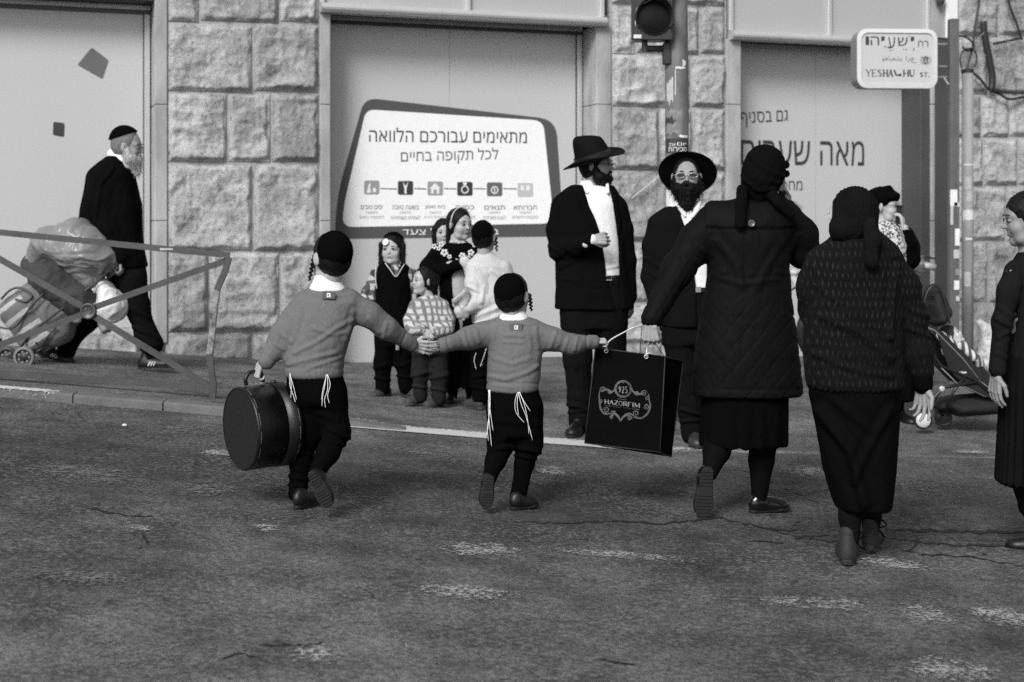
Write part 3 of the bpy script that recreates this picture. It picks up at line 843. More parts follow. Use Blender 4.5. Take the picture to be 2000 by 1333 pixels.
def wall_poly(px, mat, parent, name, v=RV - .002, rad=0, t=.0015, n=6):
    P = [Vector(p) for p in px]
    if rad:
        out = []
        for i, p in enumerate(P):
            a, b = P[i-1], P[(i+1) % len(P)]; r = rad if isinstance(rad, (int, float)) else rad[i]
            pa, pb = p + (a-p).normalized()*r, p + (b-p).normalized()*r
            for k in range(n + 1): s = k / n; out.append(pa*(1-s)**2 + p*2*s*(1-s) + pb*s*s)
        P = out
    pts = [W(p.x, p.y, v) for p in P]
    return MB().prism(pts, v, v + t).build(name, mat, parent)
def placed(name, label, cat, **kw):
    o = empty(name, (0, 12.627, 0), TH, label, cat, **kw); return o

# big loan advertisement on the second window
ad = placed("window_poster", "large dark-framed advertisement with a row of icons on the middle shop window", "poster")
wall_poly([(712, 191), (1086, 234), (1101, 462), (655, 467), (655, 395)], M_band, ad, "poster_border", RV - .003, [26, 34, 2, 4, 60])
wall_poly([(715, 214), (1061, 236), (1082, 437), (668, 444), (672, 400)], M_face, ad, "poster_face", RV - .005, [18, 20, 24, 22, 14])
VT = RV - .0075
T = lambda b, x0, x1, yt, yb, yr, m_, bold=0: wall_text(b, x0, x1, yt, yb, yr, m_, ad, bold, VT)
T("מתאימים עבורכם הלוואה", 721, 1029, 249, 277, 280, M_ink, .022)
T("לכל תקופה בחיים", 783, 973, 293, 323, 318, M_inkg, .0)
icons = [(726, M_inkl), (792, M_ink), (850, M_inkl), (908, M_ink), (966, M_inkg), (1026, print_mat("icon_pale", .5))]
caps = [("ימים טובים", "הלוואה", "לתקופת החגים", 47), ("בשעה טובה", "הלוואה", "לשמחות משפחתיות", 58), ("בית נאמן", "הלוואה", "לקניית דירה", 44),
        ("כפייה", "הלוואה", "לכל מטרה", 40), ("תנאים", "הלוואה", "לזוגות מאורסים", 44), ("חברותא", "הלוואה", "לתקופת הלימודים", 50)]
for k, ((ix, im), (c1, c2, c3, cw)) in enumerate(zip(icons, caps)):
    iy = 366 + k * .9
    wall_poly([(ix-15, iy-13), (ix+15, iy-13), (ix+15, iy+14), (ix-15, iy+14)], im, ad, "icon", VT, 4)
    q = lambda pts, nm="icon_mark": wall_poly([(ix + a, iy + b) for a, b in pts], M_white, ad, nm, VT - .0025)
    if k == 0: q([(-10, 11), (-6, -4), (-2, -9), (-3, 0), (-1, 11)]); q([(2, 2), (8, 2), (9, 10), (3, 10)])
    if k == 1: q([(-5, -11), (0, -3), (5, -11), (2, 2), (2, 12), (-2, 12), (-2, 2)])
    if k == 2: q([(0, -10), (11, 1), (8, 1), (8, 11), (3, 11), (3, 3), (-3, 3), (-3, 11), (-8, 11), (-8, 1), (-11, 1)])
    if k in (3, 4):
        m = MB(); c0 = W(ix, iy + 2, VT - .0025)
        rr = .036; V = []
        for a in range(20):
            an = a * math.pi / 10
            for r_ in (rr, rr * .72): V.append((c0[0] + r_ * math.cos(an), VT - .003, c0[1] + r_ * math.sin(an)))
        m.add(V, [(2*a, 2*a+1, (2*a+3) % 40, (2*a+2) % 40) for a in range(20)]); m.build("icon_mark", M_white, ad)
        q([(-3, -12), (3, -12), (4, -9), (0, -5), (-4, -9)]) if k == 3 else q([(-1, -3), (1, -3), (1, 7), (-1, 7)])
    if k == 5: q([(-9, -8), (-2, -7), (-2, 3), (-9, 2)]); q([(2, -7), (9, -8), (9, 2), (2, 3)])
    wall_text(c1, ix - cw * .45, ix + cw * .45, 401 + k*.2, 409 + k*.2, 409 + k*.2, M_inkg, ad, .02, VT)
    wall_text(c2, ix - 11, ix + 11, 412, 418, 418, M_inkl, ad, 0, VT)
    wall_text(c3, ix - cw * .5, ix + cw * .5, 421, 429, 429, M_inkl, ad, 0, VT)
for (x0, _), (x1, _) in zip(icons[:-1], icons[1:]):
    wall_poly([(x0 + 17, 367.5), (x1 - 17, 368.5), (x1 - 17, 370.5), (x0 + 17, 369.5)], M_inkg, ad, "icon_link", VT)
wall_text("בשבילך בכל צעד", 786, 974, 446, 463, 462, M_white, ad, .01, VT)
# third window lettering
ad2 = placed("window_lettering", "large plain black lettering across the right shop window", "lettering")
wall_text("גם בסניף", 1447, 1539, 220, 250, 245, M_ink, ad2, .0)
wall_text("מאה שערים", 1392 + 55, 1688, 273, 322, 324, M_ink, ad2, .012)
wall_text("מחכים לכם", 1462, 1567, 348, 371, 372, M_ink, ad2, .0)
for px, mt, lb in [([(179, 93), (212, 118), (200, 155), (151, 127)], M_inkg, "large grey tilted square sticker high on the left window"),
               ([(104, 238), (126, 241), (125, 268), (103, 264)], M_ink, "small black square sticker on the left window behind the old man"),
               ([(1552, 392), (1569, 406), (1558, 419), (1545, 404)], M_inkl, "small grey square sticker on the right window under the lettering")]:
    s_ = placed("window_sticker", lb, "sticker"); wall_poly(px, mt, s_, "sticker_film", RV - .003, 4)

# ================================================================== poles, signal, sign
M_pole = plain("pole_paint", .15, .6, .5, 9, .5, 40, dist=.006, stretch=(1, 1, .5))
def lpx(x, y, Y, R=(0, 0, 0)): return Vector(((x - CX) * Y / F - R[0], Y - R[1], HC + (HY - y) * Y / F - R[2]))
YP = F / 300
PX = (1326 - CX) * YP / F; PZ = float(gz(PX, YP))
pole = empty("traffic_light_pole", (PX, YP, PZ), label="thick grey metal signal pole covered in sticker remains behind the bearded man", cat="pole")
r0 = 23 * YP / F
MB().tube([(-.012, 0, -.05), (-.012, 0, 2.0), (-.02, 0, 2.8), (-.03, 0, 4.4)], [r0, r0, r0 * .98, r0 * .96], 28).build("shaft", M_pole, pole, True)
MB().lathe([(r0 + .05, 0), (r0 + .05, .02), (r0 + .01, .03)], 24).build("base_flange", M_pole, pole)
def wrap(parent, r, cx, z0, z1, a0, a1, mat, name, off=.0015, n=8, ragged=0.0, seed=0):
    rr = random.Random(seed); V = []
    for i in range(n + 1):
        a = math.radians(a0 + (a1 - a0) * i / n)
        for z in (z0 + rr.uniform(0, ragged), z1 - rr.uniform(0, ragged)): V.append((cx + (r + off) * math.sin(a), -(r + off) * math.cos(a), z))
    return mk(name, V, [(2*i, 2*i+2, 2*i+3, 2*i+1) for i in range(n)], mat, parent, False)
zz = lambda y: HC + (HY - y) * YP / F - PZ
M_stk = plain("torn_sticker_pale", .45, .7, .3, 20, 0); M_stkw = plain("sticker_white", .7, .7, .15, 20, 0); M_stkd = plain("torn_sticker_dark", .035, .7, .4, 30, 0); M_stkm = plain("sticker_mid", .2, .7, .4, 24, .2)
wrap(pole, r0, -.012, zz(300), zz(272), -75, 62, M_stkd, "poster_scrap", .002, 10)
for a0, a1, y0, y1, t_ in ((-46, -14, 281, 287, "עורם"), (-6, 40, 280, 286, "יום"), (-50, 42, 289, 297, "מכירות")):
    V, Fc = text_mesh(t_, .02); lo, hi = V.min(0), V.max(0); P = []
    for v in V:
        a = math.radians(a0 + (a1 - a0) * (v[0] - lo[0]) / (hi[0] - lo[0])); z = zz(y1) + (zz(y0) - zz(y1)) * (v[1] - lo[1]) / (hi[1] - lo[1])
        P.append((-.012 + (r0 + .0035) * math.sin(a), -(r0 + .0035) * math.cos(a), z))
    mk("lettering", P, Fc, M_white, pole, False)
wrap(pole, r0, -.016, zz(268), zz(212), -80, 75, M_stkm, "poster_scrap", .0012, 14, .03, 1)
wrap(pole, r0, -.016, zz(250), zz(226), -70, -10, M_stkd, "poster_scrap", .0025, 8, .04, 2)
wrap(pole, r0, -.016, zz(138), zz(132), -12, 40, M_stkw, "sticker", .003, 6, .006, 3)
wrap(pole, r0, -.016, zz(133), zz(119), 22, 42, M_stkw, "sticker", .004, 4, .012, 4)
wrap(pole, r0, -.016, zz(211), zz(150), -60, -22, M_stk, "poster_scrap", .0015, 6, .05, 5)
wrap(pole, r0, -.016, zz(271), zz(264), 5, 60, M_stkw, "sticker", .004, 6, .008, 6)
wrap(pole, r0, -.012, zz(425), zz(370), -70, -20, M_stkw, "sticker", .004, 6, .02, 7)
wrap(pole, r0, -.016, zz(190), zz(130), -14, -8, M_stk, "sticker", .003, 3, .04, 8)

M_black = plain("black_housing", .022, .42, .15, 12, .15)
tl = empty("traffic_light", tuple(lpx(1272, 40, YP - .12)), label="black round-lensed traffic signal head mounted beside the pole", cat="traffic light")
qh = lambda x, y, d=0: lpx(x, y, YP - .12 + d, tuple(tl.location))
a, b = qh(1236, 79), qh(1310, -150)
MB().box((a.x, -.02, a.z), (b.x, .14, b.z), .012).build("housing", M_black, tl)
MB().box((a.x - .012, -.026, a.z - .0), (b.x + .01, -.018, b.z), .003).build("backplate", M_black, tl)
M_lens = plain("dark_lens", .008, .2, .3, 60, .4, 160, dist=.002, spec=.15)
for yc in (35, -38, -111):
    c = qh(1277, yc); R = .108
    MB().lathe([(.001, .012), (.05, .010), (.09, .004), (R, 0)], 28, basis((0, -1, 0), loc=(c.x, -.03, c.z)), cap=False).build("lens", M_lens, tl, True)
    vis = MB(); V = []; n = 22
    for i in range(n + 1):
        an = math.radians(-35 + 250 * i / n)
        for rr, yy in ((R + .006, -.028), (R + .012, -.028 - .10 * (0.4 + .6 * math.sin(max(0, min(math.pi, (an + .6) / 1.35))))), (R + .017, -.028)):
            V.append((c.x + rr * math.cos(an), yy, c.z + rr * math.sin(an)))
    vis.add(V, [(3*i+k, 3*i+3+k, 3*i+4+k, 3*i+1+k) for i in range(n) for k in (0, 1)]).build("visor", M_black, tl, True)
MB().lathe([(.112, 0), (.118, .006), (.112, .012)], 28, basis((0, -1, 0), loc=(qh(1277, 35).x, -.028, qh(1277, 35).z)), cap=False).build("lens_ring", M_aludark, tl, True)
c = qh(1280, 97)
MB().tube([(c.x - .06, .05, c.z + .01), (c.x + .1, .08, c.z + .015)], .022, 10).tube([(c.x - .065, .05, c.z + .06), (c.x - .06, .05, c.z - .01)], .02, 10).box((c.x + .055, .05, c.z - .09), (c.x + .11, .11, c.z + .05), .006).build("bracket", M_black, tl)
MB().box((qh(1237, 73).x, -.0275, qh(1237, 76).z), (qh(1252, 73).x, -.0262, qh(1252, 69).z)).build("maker_plate", M_stkw, tl)
wr = [qh(1242, 70, -.02), qh(1241, 40, -.025), qh(1244, 18, -.03), qh(1258, 6, -.03), qh(1278, -2, -.03)]
MB().tube(catmull(wr, 5), .0035, 6).build("visor_edge_line", M_stkw, tl, True)  # pale outline of the visor's edge, added as a thin white tube

# narrow poles at the right
YR = F / 232
def post(x, ytop, w, name, label, mat, Yd, cat="pole", squ=True):
    X = (x - CX) * Yd / F; Z = float(gz(X, Yd)); e = empty(name, (X, Yd, Z), label=label, cat=cat)
    h = HC + (HY - ytop) * Yd / F - Z; r = w * Yd / F / 2
    if squ: MB().box((-r, -r, -.05), (r, r, h), .004).box((-r * .25, -r - .006, 0), (r * .25, -r, h), .002).build("shaft", mat, e)
    else: MB().tube([(0, 0, -.05), (0, 0, h)], r, 20).build("shaft", mat, e, True)
    MB().box((-r * 1.8, -r * 1.8, 0), (r * 1.8, r * 1.8, .012), .003).build("base_plate", mat, e)
    return e, r, h, Z
sp_, sr, sh, sZ = post(1862, 38, 18, "sign_post", "dark square metal post carrying the street name sign, stickers halfway down", plain("post_grey", .10, .5, .2, 8, .2), YR)
zr = lambda y, Yd, Z: HC + (HY - y) * Yd / F - Z
for (x0, x1, y0, y1, mt) in [(-1.05, .5, 371, 403, M_stkw), (-.2, 1.0, 396, 404, M_stk), (0, 1.0, 447, 480, M_stkw), (-.3, .9, 488, 505, M_stk), (.1, 1., 525, 538, M_stkm), (-.2, .9, 548, 566, M_stkw), (.2, .9, 578, 588, M_stk), (-1.0, -.4, 403, 440, M_stk)]:
    MB().box((sr * x0, -sr - .009, zr(y1, YR, sZ)), (sr * x1, -sr - .0068, zr(y0, YR, sZ))).build("sticker", mt, sp_)
pp_, pr_, ph, pZ = post(1890, 136, 22, "drain_pipe", "pale round pipe with cables entering its open top, right of the sign post", plain("pipe_pale", .3, .7, .3, 8, .3, stretch=(1, 1, .3)), YR + .35, "pipe", False)
Yd = YR + .35
for a0, a1, y0, y1, mt in [(-60, 60, 320, 325, M_stkw), (-50, 30, 345, 372, M_stk), (-70, 60, 410, 431, M_stkw), (-40, 30, 464, 470, M_stkw), (-30, 40, 372, 396, M_stk), (-50, 10, 530, 560, M_stk)]:
    wrap(pp_, pr_, 0, zr(y1, Yd, pZ), zr(y0, Yd, pZ), a0, a1, mt, "sticker", .002, 8, .008, int(y0))
MB().lathe([(pr_ + .006, 0), (pr_ + .006, .03)], 18, Matrix.Translation((0, 0, ph - .03))).build("pipe_collar", M_black, pp_)

# rounded lightbox street sign
YS = YR - .02
sg = empty("street_sign", tuple(lpx(1752, 115, YS)), math.radians(4), "cream lightbox street name sign in three scripts on the right-hand post", "street sign")
s_px = YS / F
M_signb = plain("sign_frame", .62, .4, .06, 10, .05); M_signf = plain("sign_face", .50, .35, .04, 5, .03); M_signs = plain("sign_side", .22, .5, .1, 8, .05)
def rrect(w, h, r, n=6):
    P = []
    for cx_, cz_, a0 in ((w-r, h-r, 0), (-w+r, h-r, 90), (-w+r, -h+r, 180), (w-r, -h+r, 270)):
        for k in range(n + 1): a = math.radians(a0 + 90 * k / n); P.append((cx_ + r * math.cos(a), cz_ + r * math.sin(a)))
    return P
w_, h_ = 79 * s_px, 57 * s_px
MB().prism(rrect(w_, h_, .085), .0, .18).build("casing", M_signs, sg)
o_, i_ = rrect(w_ + .004, h_ + .004, .085), rrect(w_ - .03, h_ - .03, .06); n = len(o_)
V = [(x, -.012, z) for x, z in o_] + [(x, -.016, z) for x, z in i_] + [(x, .002, z) for x, z in o_] + [(x, -.002, z) for x, z in i_]
mk("bezel", V, [(i, (i+1) % n, n+(i+1) % n, n+i) for i in range(n)] + [(i, 2*n+i, 2*n+(i+1) % n, (i+1) % n) for i in range(n)] + [(n+i, n+(i+1) % n, 3*n+(i+1) % n, 3*n+i) for i in range(n)], M_signb, sg, False)
MB().prism(rrect(w_ - .028, h_ - .028, .058), -.004, -.001).build("face_panel", M_signf, sg)
q = lambda x, y: ((x - 1752) * s_px, -.0055, (115 - y) * s_px)
for (t_, x0, x1, yt, yb, bold, heb, mt) in [("יְשַׁעְיָהוּ", 1688, 1787, 70, 99, .02, 'niq', M_ink), ("רח", 1794, 1814, 80, 92, .0, True, M_ink),
        ("ﺍﺭﻉ", 1769, 1790, 110, 123, .0, False, M_inkg), ("ﺷ", 1782, 1790, 109, 117, .0, False, M_inkg), ("ﻮﻫﺎﻴﻌﺸﻳ", 1722, 1762, 110, 121, .0, False, M_inkg)]:
    if heb == 'niq':
        glyphs = "והיעשי"; xs = [1689, 1699, 1720, 1733, 1753, 1779]; xe = [1696, 1716, 1727, 1748, 1773, 1786]; tops = [72, 72, 72, 73, 73, 72]; bots = [89, 89, 81, 95, 90, 81]
        for k, g in enumerate(glyphs): fit_text(g, (q(xs[k], bots[k]), q(xe[k], bots[k]), q(xs[k], tops[k])), mt, sg, .03, False)
        for (dx, dy) in [(1727, 92), (1742, 99), (1738, 99), (1765, 97), (1770, 97), (1785, 95), (1785, 98), (1692, 81), (1776, 71), (1729, 92)]:
            a = q(dx, dy); MB().box((a[0]-.004, -.0068, a[2]-.004), (a[0]+.004, -.0055, a[2]+.004)).build("lettering", mt, sg)
    elif t_ == "ﺷ": continue
    else: fit_text(t_, (q(x0, yb), q(x1, yb), q(x0, yt)), mt, sg, bold, heb is True)

def serif(body, x0, x1, yb, yt, place, mat, parent, t=.16, sf=.1, slant=0):
    """small set of serif capitals drawn as strokes; place(s, t) gives the point"""
    G = {'H': [(.12, 0, .12, 1, 1), (.88, 0, .88, 1, 1), (.12, .5, .88, .5, 0)], 'A': [(.08, 0, .5, 1, 0), (.5, 1, .92, 0, 1), (.25, .35, .75, .35, 0)],
         'Z': [(.1, 1, .9, 1, 0), (.9, 1, .1, 0, 1), (.1, 0, .9, 0, 0)], 'O': 'O', 'R': [(.15, 0, .15, 1, 1), (.15, 1, .6, 1, 0), (.6, 1, .8, .77, 1), (.8, .77, .6, .52, 1), (.6, .52, .15, .52, 0), (.5, .52, .92, 0, 1)],
         'F': [(.15, 0, .15, 1, 1), (.15, 1, .85, 1, 0), (.15, .52, .65, .52, 0), (.85, 1, .85, .8, 0)], 'I': [(.5, 0, .5, 1, 1)], 'M': [(.1, 0, .1, 1, 0), (.1, 1, .5, .1, 1), (.5, .1, .9, 1, 0), (.9, 1, .9, 0, 1)],
         'Y': [(.1, 1, .5, .48, 1), (.9, 1, .5, .48, 0), (.5, .48, .5, 0, 1)], 'E': [(.15, 0, .15, 1, 1), (.15, 1, .85, 1, 0), (.15, .52, .7, .52, 0), (.15, 0, .85, 0, 0), (.85, 1, .85, .82, 0), (.85, 0, .85, .18, 0)],
         'S': [(.85, .85, .5, 1, 0), (.5, 1, .15, .78, 1), (.15, .78, .85, .25, 1), (.85, .25, .5, 0, 1), (.5, 0, .12, .16, 0)], 'U': [(.15, 1, .15, .3, 1), (.15, .3, .5, 0, 1), (.5, 0, .85, .3, 0), (.85, .3, .85, 1, 0)],
         'T': [(.5, 0, .5, 1, 1), (.08, 1, .92, 1, 0)], 'N': [(.12, 0, .12, 1, 0), (.12, 1, .88, 0, 1), (.88, 0, .88, 1, 0)], 'C': [(.88, .82, .5, 1, 0), (.5, 1, .12, .5, 1), (.12, .5, .5, 0, 1), (.5, 0, .88, .2, 0)],
         '9': [(.5, 1, .15, .72, 1), (.15, .72, .5, .45, 1), (.5, .45, .82, .72, 0), (.82, .72, .5, 1, 0), (.82, .72, .3, 0, 1)], '2': [(.15, .8, .5, 1, 0), (.5, 1, .82, .72, 1), (.82, .72, .12, 0, 1), (.12, 0, .88, 0, 1)],
         '5': [(.8, 1, .25, 1, 1), (.25, 1, .2, .55, 0), (.2, .55, .6, .6, 0), (.6, .6, .82, .3, 1), (.82, .3, .5, 0, 1), (.5, 0, .15, .12, 0)], '1': [(.5, 0, .5, 1, 1), (.5, 1, .25, .8, 0)], '.': [(.4, 0, .6, .1, 1)]}
    WD = {'I': .55, 'M': 1.25, ' ': .6, '1': .6, '.': .35, 'E': .9, 'F': .88, 'S': .85}
    tot = sum(WD.get(c, 1) for c in body); x = 0; m = MB(); ar = (yt - yb) ; sc = (x1 - x0) / tot
    def quad(a, b, wd):
        dx, dz = b[0]-a[0], b[1]-a[1]; l = math.hypot(dx, dz) + 1e-9; ox, oz = -dz/l*wd, dx/l*wd; ex, ez = dx/l*wd*.4, dz/l*wd*.4
        m.add([place(a[0]-ex+ox, a[1]-ez+oz), place(b[0]+ex+ox, b[1]+ez+oz), place(b[0]+ex-ox, b[1]+ez-oz), place(a[0]-ex-ox, a[1]-ez-oz)], [(0, 1, 2, 3)])
    thick, thin = t * ar * .5, t * ar * .22
    for c in body:
        wd = WD.get(c, 1) * sc; gx = lambda q_: x0 + x + q_ * wd * .94; gy = lambda q_: yb + q_ * ar
        S_ = G.get(c, [])
        if S_ == 'O':
            for k in range(16):
                a0, a1 = k * math.pi / 8, (k + 1) * math.pi / 8
                quad((gx(.5 + .42*math.cos(a0)), gy(.5 + .5*math.sin(a0))), (gx(.5 + .42*math.cos(a1)), gy(.5 + .5*math.sin(a1))), thin + (thick - thin) * abs(math.cos((a0+a1)/2)))
        else:
            for (ax_, ay, bx, by, th) in S_: quad((gx(ax_), gy(ay)), (gx(bx), gy(by)), thick if th else thin)
            if c in 'HAIMYRFETUN1':
                ends = {(e[0], e[1]) for e in S_ if e[1] in (0, 1)} | {(e[2], e[3]) for e in S_ if e[3] in (0, 1)}
                for ex_, ey in ends:
                    if c in 'FE' and ex_ > .5: continue
                    if c == 'A' and ey == 1: continue
                    quad((gx(ex_) - sf * ar, gy(ey)), (gx(ex_) + sf * ar, gy(ey)), thin * .9)
        x += wd
    return m.build("lettering", mat, parent)
pl = lambda a, b: (a, -.0058, b)
serif("YES", (1689-1752)*s_px, (1723-1752)*s_px, (115-150)*s_px, (115-137)*s_px, pl, M_inkg, sg, .2)
serif("HA", (1724-1752)*s_px, (1744-1752)*s_px, (115-150)*s_px, (115-137)*s_px, pl, M_ink, sg, .22)
MB().add([q(1744,137), q(1748,137), q(1752,149), q(1749,149)], [(0,1,2,3)]).add([q(1752,146), q(1760,144), q(1761,149), q(1753,149)], [(0,1,2,3)]).build("lettering", M_ink, sg)
serif("HU", (1764-1752)*s_px, (1788-1752)*s_px, (115-150)*s_px, (115-137)*s_px, pl, M_ink, sg, .22)
serif("ST.", (1797-1752)*s_px, (1817-1752)*s_px, (115-150)*s_px, (115-142)*s_px, pl, M_ink, sg, .24)
# city emblem: shield with leaf sprays
em = MB(); c = q(1809, 119)
em.prism([(c[0]+dx*s_px, c[2]+dz*s_px) for dx, dz in ((-6, 7), (0, 10), (6, 7), (5, -4), (0, -8), (-5, -4))], -.0056, -.0045); em.build("emblem", M_inkg, sg)
em = MB()
for k in range(5):
    for s_ in (-1, 1):
        a = math.radians(-60 + k * 24); x = c[0] + s_ * 8.5 * s_px * math.cos(a); z = c[2] + 9 * s_px * math.sin(a)
        em.add([(x, -.0062, z), (x + s_ * .012, -.0062, z + .006), (x + s_ * .008, -.0062, z + .02), (x - s_ * .004, -.0062, z + .012)], [(0, 1, 2, 3)])
em.add([(c[0]-.012, -.0065, c[2]-.018), (c[0]+.012, -.0065, c[2]-.014), (c[0]+.006, -.0065, c[2]+.008), (c[0]-.004, -.0065, c[2]+.022)], [(0, 1, 2, 3)]).build("emblem_relief", M_inkl, sg)
ar_ = MB()
for yy in (84, 128, 149): p0 = q(1828, yy); p1 = q(1862, yy); ar_.tube([(p0[0]-.03, .09, p0[2]), (p1[0], .09, p1[2])], .012, 8)
ar_.build("mounting_arm", plain("arm_grey", .2, .5), sg)
MB().tube([q(1846, 152), q(1858, 170), q(1868, 186)], .004, 6).build("cable_tie", M_stkw, sg)

# cables, conduit and pegs on the wall at top right
def wcable(px, r, mat, v=-.1, name="cable", label=None, cat="cable", group=None):
    P = [(lambda w_: (w_[0], v + p[2] if len(p) > 2 else v, w_[1]))(W(p[0], p[1], v)) for p in px]
    o = MB().tube(catmull(P, 6), r, 7).build(name, mat, None, True); o.location = (0, 12.627, 0); o.rotation_euler = (0, 0, TH)
    return tag(o, label, cat, group)
M_cab = plain("cable_black", .02, .5, .2, 20, 0); M_cabg = plain("cable_grey", .28, .6, .2, 20, 0)
wcable([(1920, 42), (1924, 75), (1932, 115), (1938, 150), (1936, 176)], .035, M_cab, -.12, "conduit", "fat black sleeve hanging down the stone wall at the top right", "conduit")
wcable([(1908, -60), (1912, 0), (1910, 20), (1903, 60), (1900, 90), (1892, 120), (1888, 137)], .011, M_cab, -.16, label="black cable dropping from above into the pale pipe")
wcable([(1870, 70), (1884, 72), (1896, 80), (1903, 92), (1890, 100), (1880, 92)], .010, M_cab, -.18, label="short black cable loop just right of the sign post top")
wcable([(1878, 134), (1876, 112), (1884, 98), (1900, 96), (1908, 112), (1904, 130)], .009, M_cab, -.2, label="tight black cable coil above the pale pipe's mouth")
wcable([(1890, 136), (1912, 152), (1930, 174), (1950, 183), (1972, 194), (2000, 190), (2040, 188), (2300, 170)], .013, M_cab, -.12, label="thick black cable running right along the stone joint")
wcable([(1935, 176), (1960, 180), (2000, 182), (2100, 178), (2300, 172)], .010, M_cab, -.14, label="second black cable just above the thick one on the right wall")
wcable([(1962, -40), (1972, 10), (1985, 45), (1996, 78)], .012, M_cab, -.13, label="straight black rod slanting down the wall at the top right corner")
wcable([(1940, 86), (1966, 81), (1996, 74)], .013, M_cab, -.13, label="short near-level black rod at the top right corner of the wall")
wcable([(1910, 76), (1926, 62), (1944, 60), (1960, 70), (1976, 90)], .004, M_cabg, -.14, label="thin grey wire arching over the black sleeve")
wcable([(1904, 112), (1925, 108), (1950, 122), (1980, 136), (2020, 152)], .004, M_cabg, -.13, label="thin grey wire sagging right across the pale stones")
wcable([(1895, -40), (1899, 30), (1903, 75), (1908, 120)], .003, M_cabg, -.15, label="thin grey wire hanging left of the black sleeve")
wcable([(1234, 388), (1250, 375), (1272, 358), (1292, 340)], .007, M_stk, -.10, label="thin pale streak slanting up the stone pillar between the two men")  # faint whitish streak on the pillar, drawn as a thin tube

# ================================================================== street barrier
YB = F / 318
bX, bY, bZ = (172 - CX) * YB / F, YB, float(gz((172 - CX) * YB / F, YB))
br = empty("pedestrian_barrier", (bX, bY, bZ), label="grey metal crowd barrier with crossed bars and a round centre plate at the kerb", cat="barrier")
M_bar = plain("barrier_paint", .065, .45, .25, 6, .35, 35, metal=.2, dist=.005); M_barw = plain("barrier_worn", .2, .6, .9, 30, .5, 60, dist=.005)
B = lambda x, y, d=0: lpx(x, y, YB + d, (bX, bY, bZ))
def flat(px, w, t, name, mat=M_bar, d=0):
    """flat bar through photo pixels"""
    P = [B(x, y, d) for x, y in px]; V = []
    for i, p in enumerate(P):
        dr = (P[min(i+1, len(P)-1)] - P[max(i-1, 0)]).normalized(); n_ = Vector((-dr.z, 0, dr.x))
        for a_, b_ in ((-1, -1), (1, -1), (1, 1), (-1, 1)): V.append(p + n_ * w * .5 * a_ + Vector((0, t * .5 * b_, 0)))
    Fc = [(0, 1, 2, 3), tuple(len(V) - 4 + k for k in (3, 2, 1, 0))]
    for i in range(len(P) - 1):
        for k in range(4): Fc.append((4*i+k, 4*i+(k+1) % 4, 4*i+4+(k+1) % 4, 4*i+4+k))
    return mk(name, V, Fc, mat, br, False)
flat([(-104, 444), (448, 499)], .036, .038, "top_rail")
flat([(-104, 722), (412, 757)], .036, .03, "bottom_rail")
flat([(447, 503), (440, 530), (424, 566)], .036, .036, "post"); flat([(424, 566), (418, 610), (414, 660), (409, 692)], .036, .036, "post_worn_section", M_barw); flat([(409, 692), (417, 752), (415, 787)], .036, .036, "post_foot")
flat([(-100, 448), (-108, 520), (-112, 640), (-106, 746)], .036, .036, "post")
flat([(-96, 452), (160, 598)], .037, .014, "cross_bar", d=-.004); flat([(184, 618), (412, 757)], .037, .014, "cross_bar", d=-.004)
flat([(445, 508), (186, 600)], .037, .014, "cross_bar", d=.006); flat([(160, 615), (-104, 712)], .037, .014, "cross_bar", d=.006)
c = B(173, 608, -.012)
MB().lathe([(.001, .012), (.034, .012), (.040, .018), (.048, .018), (.052, .0), (.001, 0)], 26, basis((0, -1, 0), loc=c)).build("centre_plate", M_bar, br, True)
lm = MB()
for (dx, dz, w1, h1) in ((-.012, .012, .012, .018), (.010, .014, .008, .012), (.004, -.012, .016, .008), (-.016, -.014, .008, .008), (.018, -.004, .007, .012)):
    lm.box((c.x+dx-w1/2, c.y-.017, c.z+dz-h1/2), (c.x+dx+w1/2, c.y-.011, c.z+dz+h1/2), .002)
lm.build("cast_lion", plain("cast_relief", .1, .5, .3, 40, 0), br)
b1 = B(330, 487, 0); MB().box((b1.x - .05, -.0225, b1.z - .006), (b1.x + .03, -.0198, b1.z + .006)).build("sticker", M_stk, br)
# ================================================================== people
SK = skin("skin_child", .38); SKA = skin("skin_adult", .27); SKD = skin("skin_tan", .25)
K_suit = cloth("suit_black", .004, bump=.7); K_suit2 = cloth("suit_charcoal", .006, bump=.7); K_trou = cloth("trousers_black", .0025, bump=.9, weave=350)
K_shirt = cloth("shirt_white", .80, .9, .03, 700, bump=.35); K_vel = cloth("velvet_black", .0025, .98, .2, 300, bump=.2)
K_felt = cloth("felt_black", .005, .8, .15, 400, bump=.2, spec=.3); K_hair = hairmat("hair_dark", .006); K_beard = hairmat("beard_dark", .004, (1, 1, .3)); K_grayb = hairmat("beard_grey", .42, (1, 1, .2), .8); K_grayh = hairmat("hair_grey", .14)
K_shoe = plain("shoe_leather", .005, .45, .3, 20, .3, 120, dist=.003); K_sole = plain("shoe_sole", .008, .75, .3, 20, .4, 90, dist=.004)
K_sw = cloth("sweatshirt_grey", .135, bump=.55, var=.06, weave=420, fold=.3); K_eye = plain("eye_white", .32, .3, .05, 5, 0); K_iris = plain("iris_dark", .015, .2, .1, 5, 0)
K_lip = skin("lips", .24); K_lens = plain("tinted_glasses", .03, .5, .05, 5, 0, spec=.15); K_metal = plain("metal_light", .6, .3, .1, 30, 0, metal=.7); K_strand = plain("thread_white", .75, .8, .05, 40, 0)

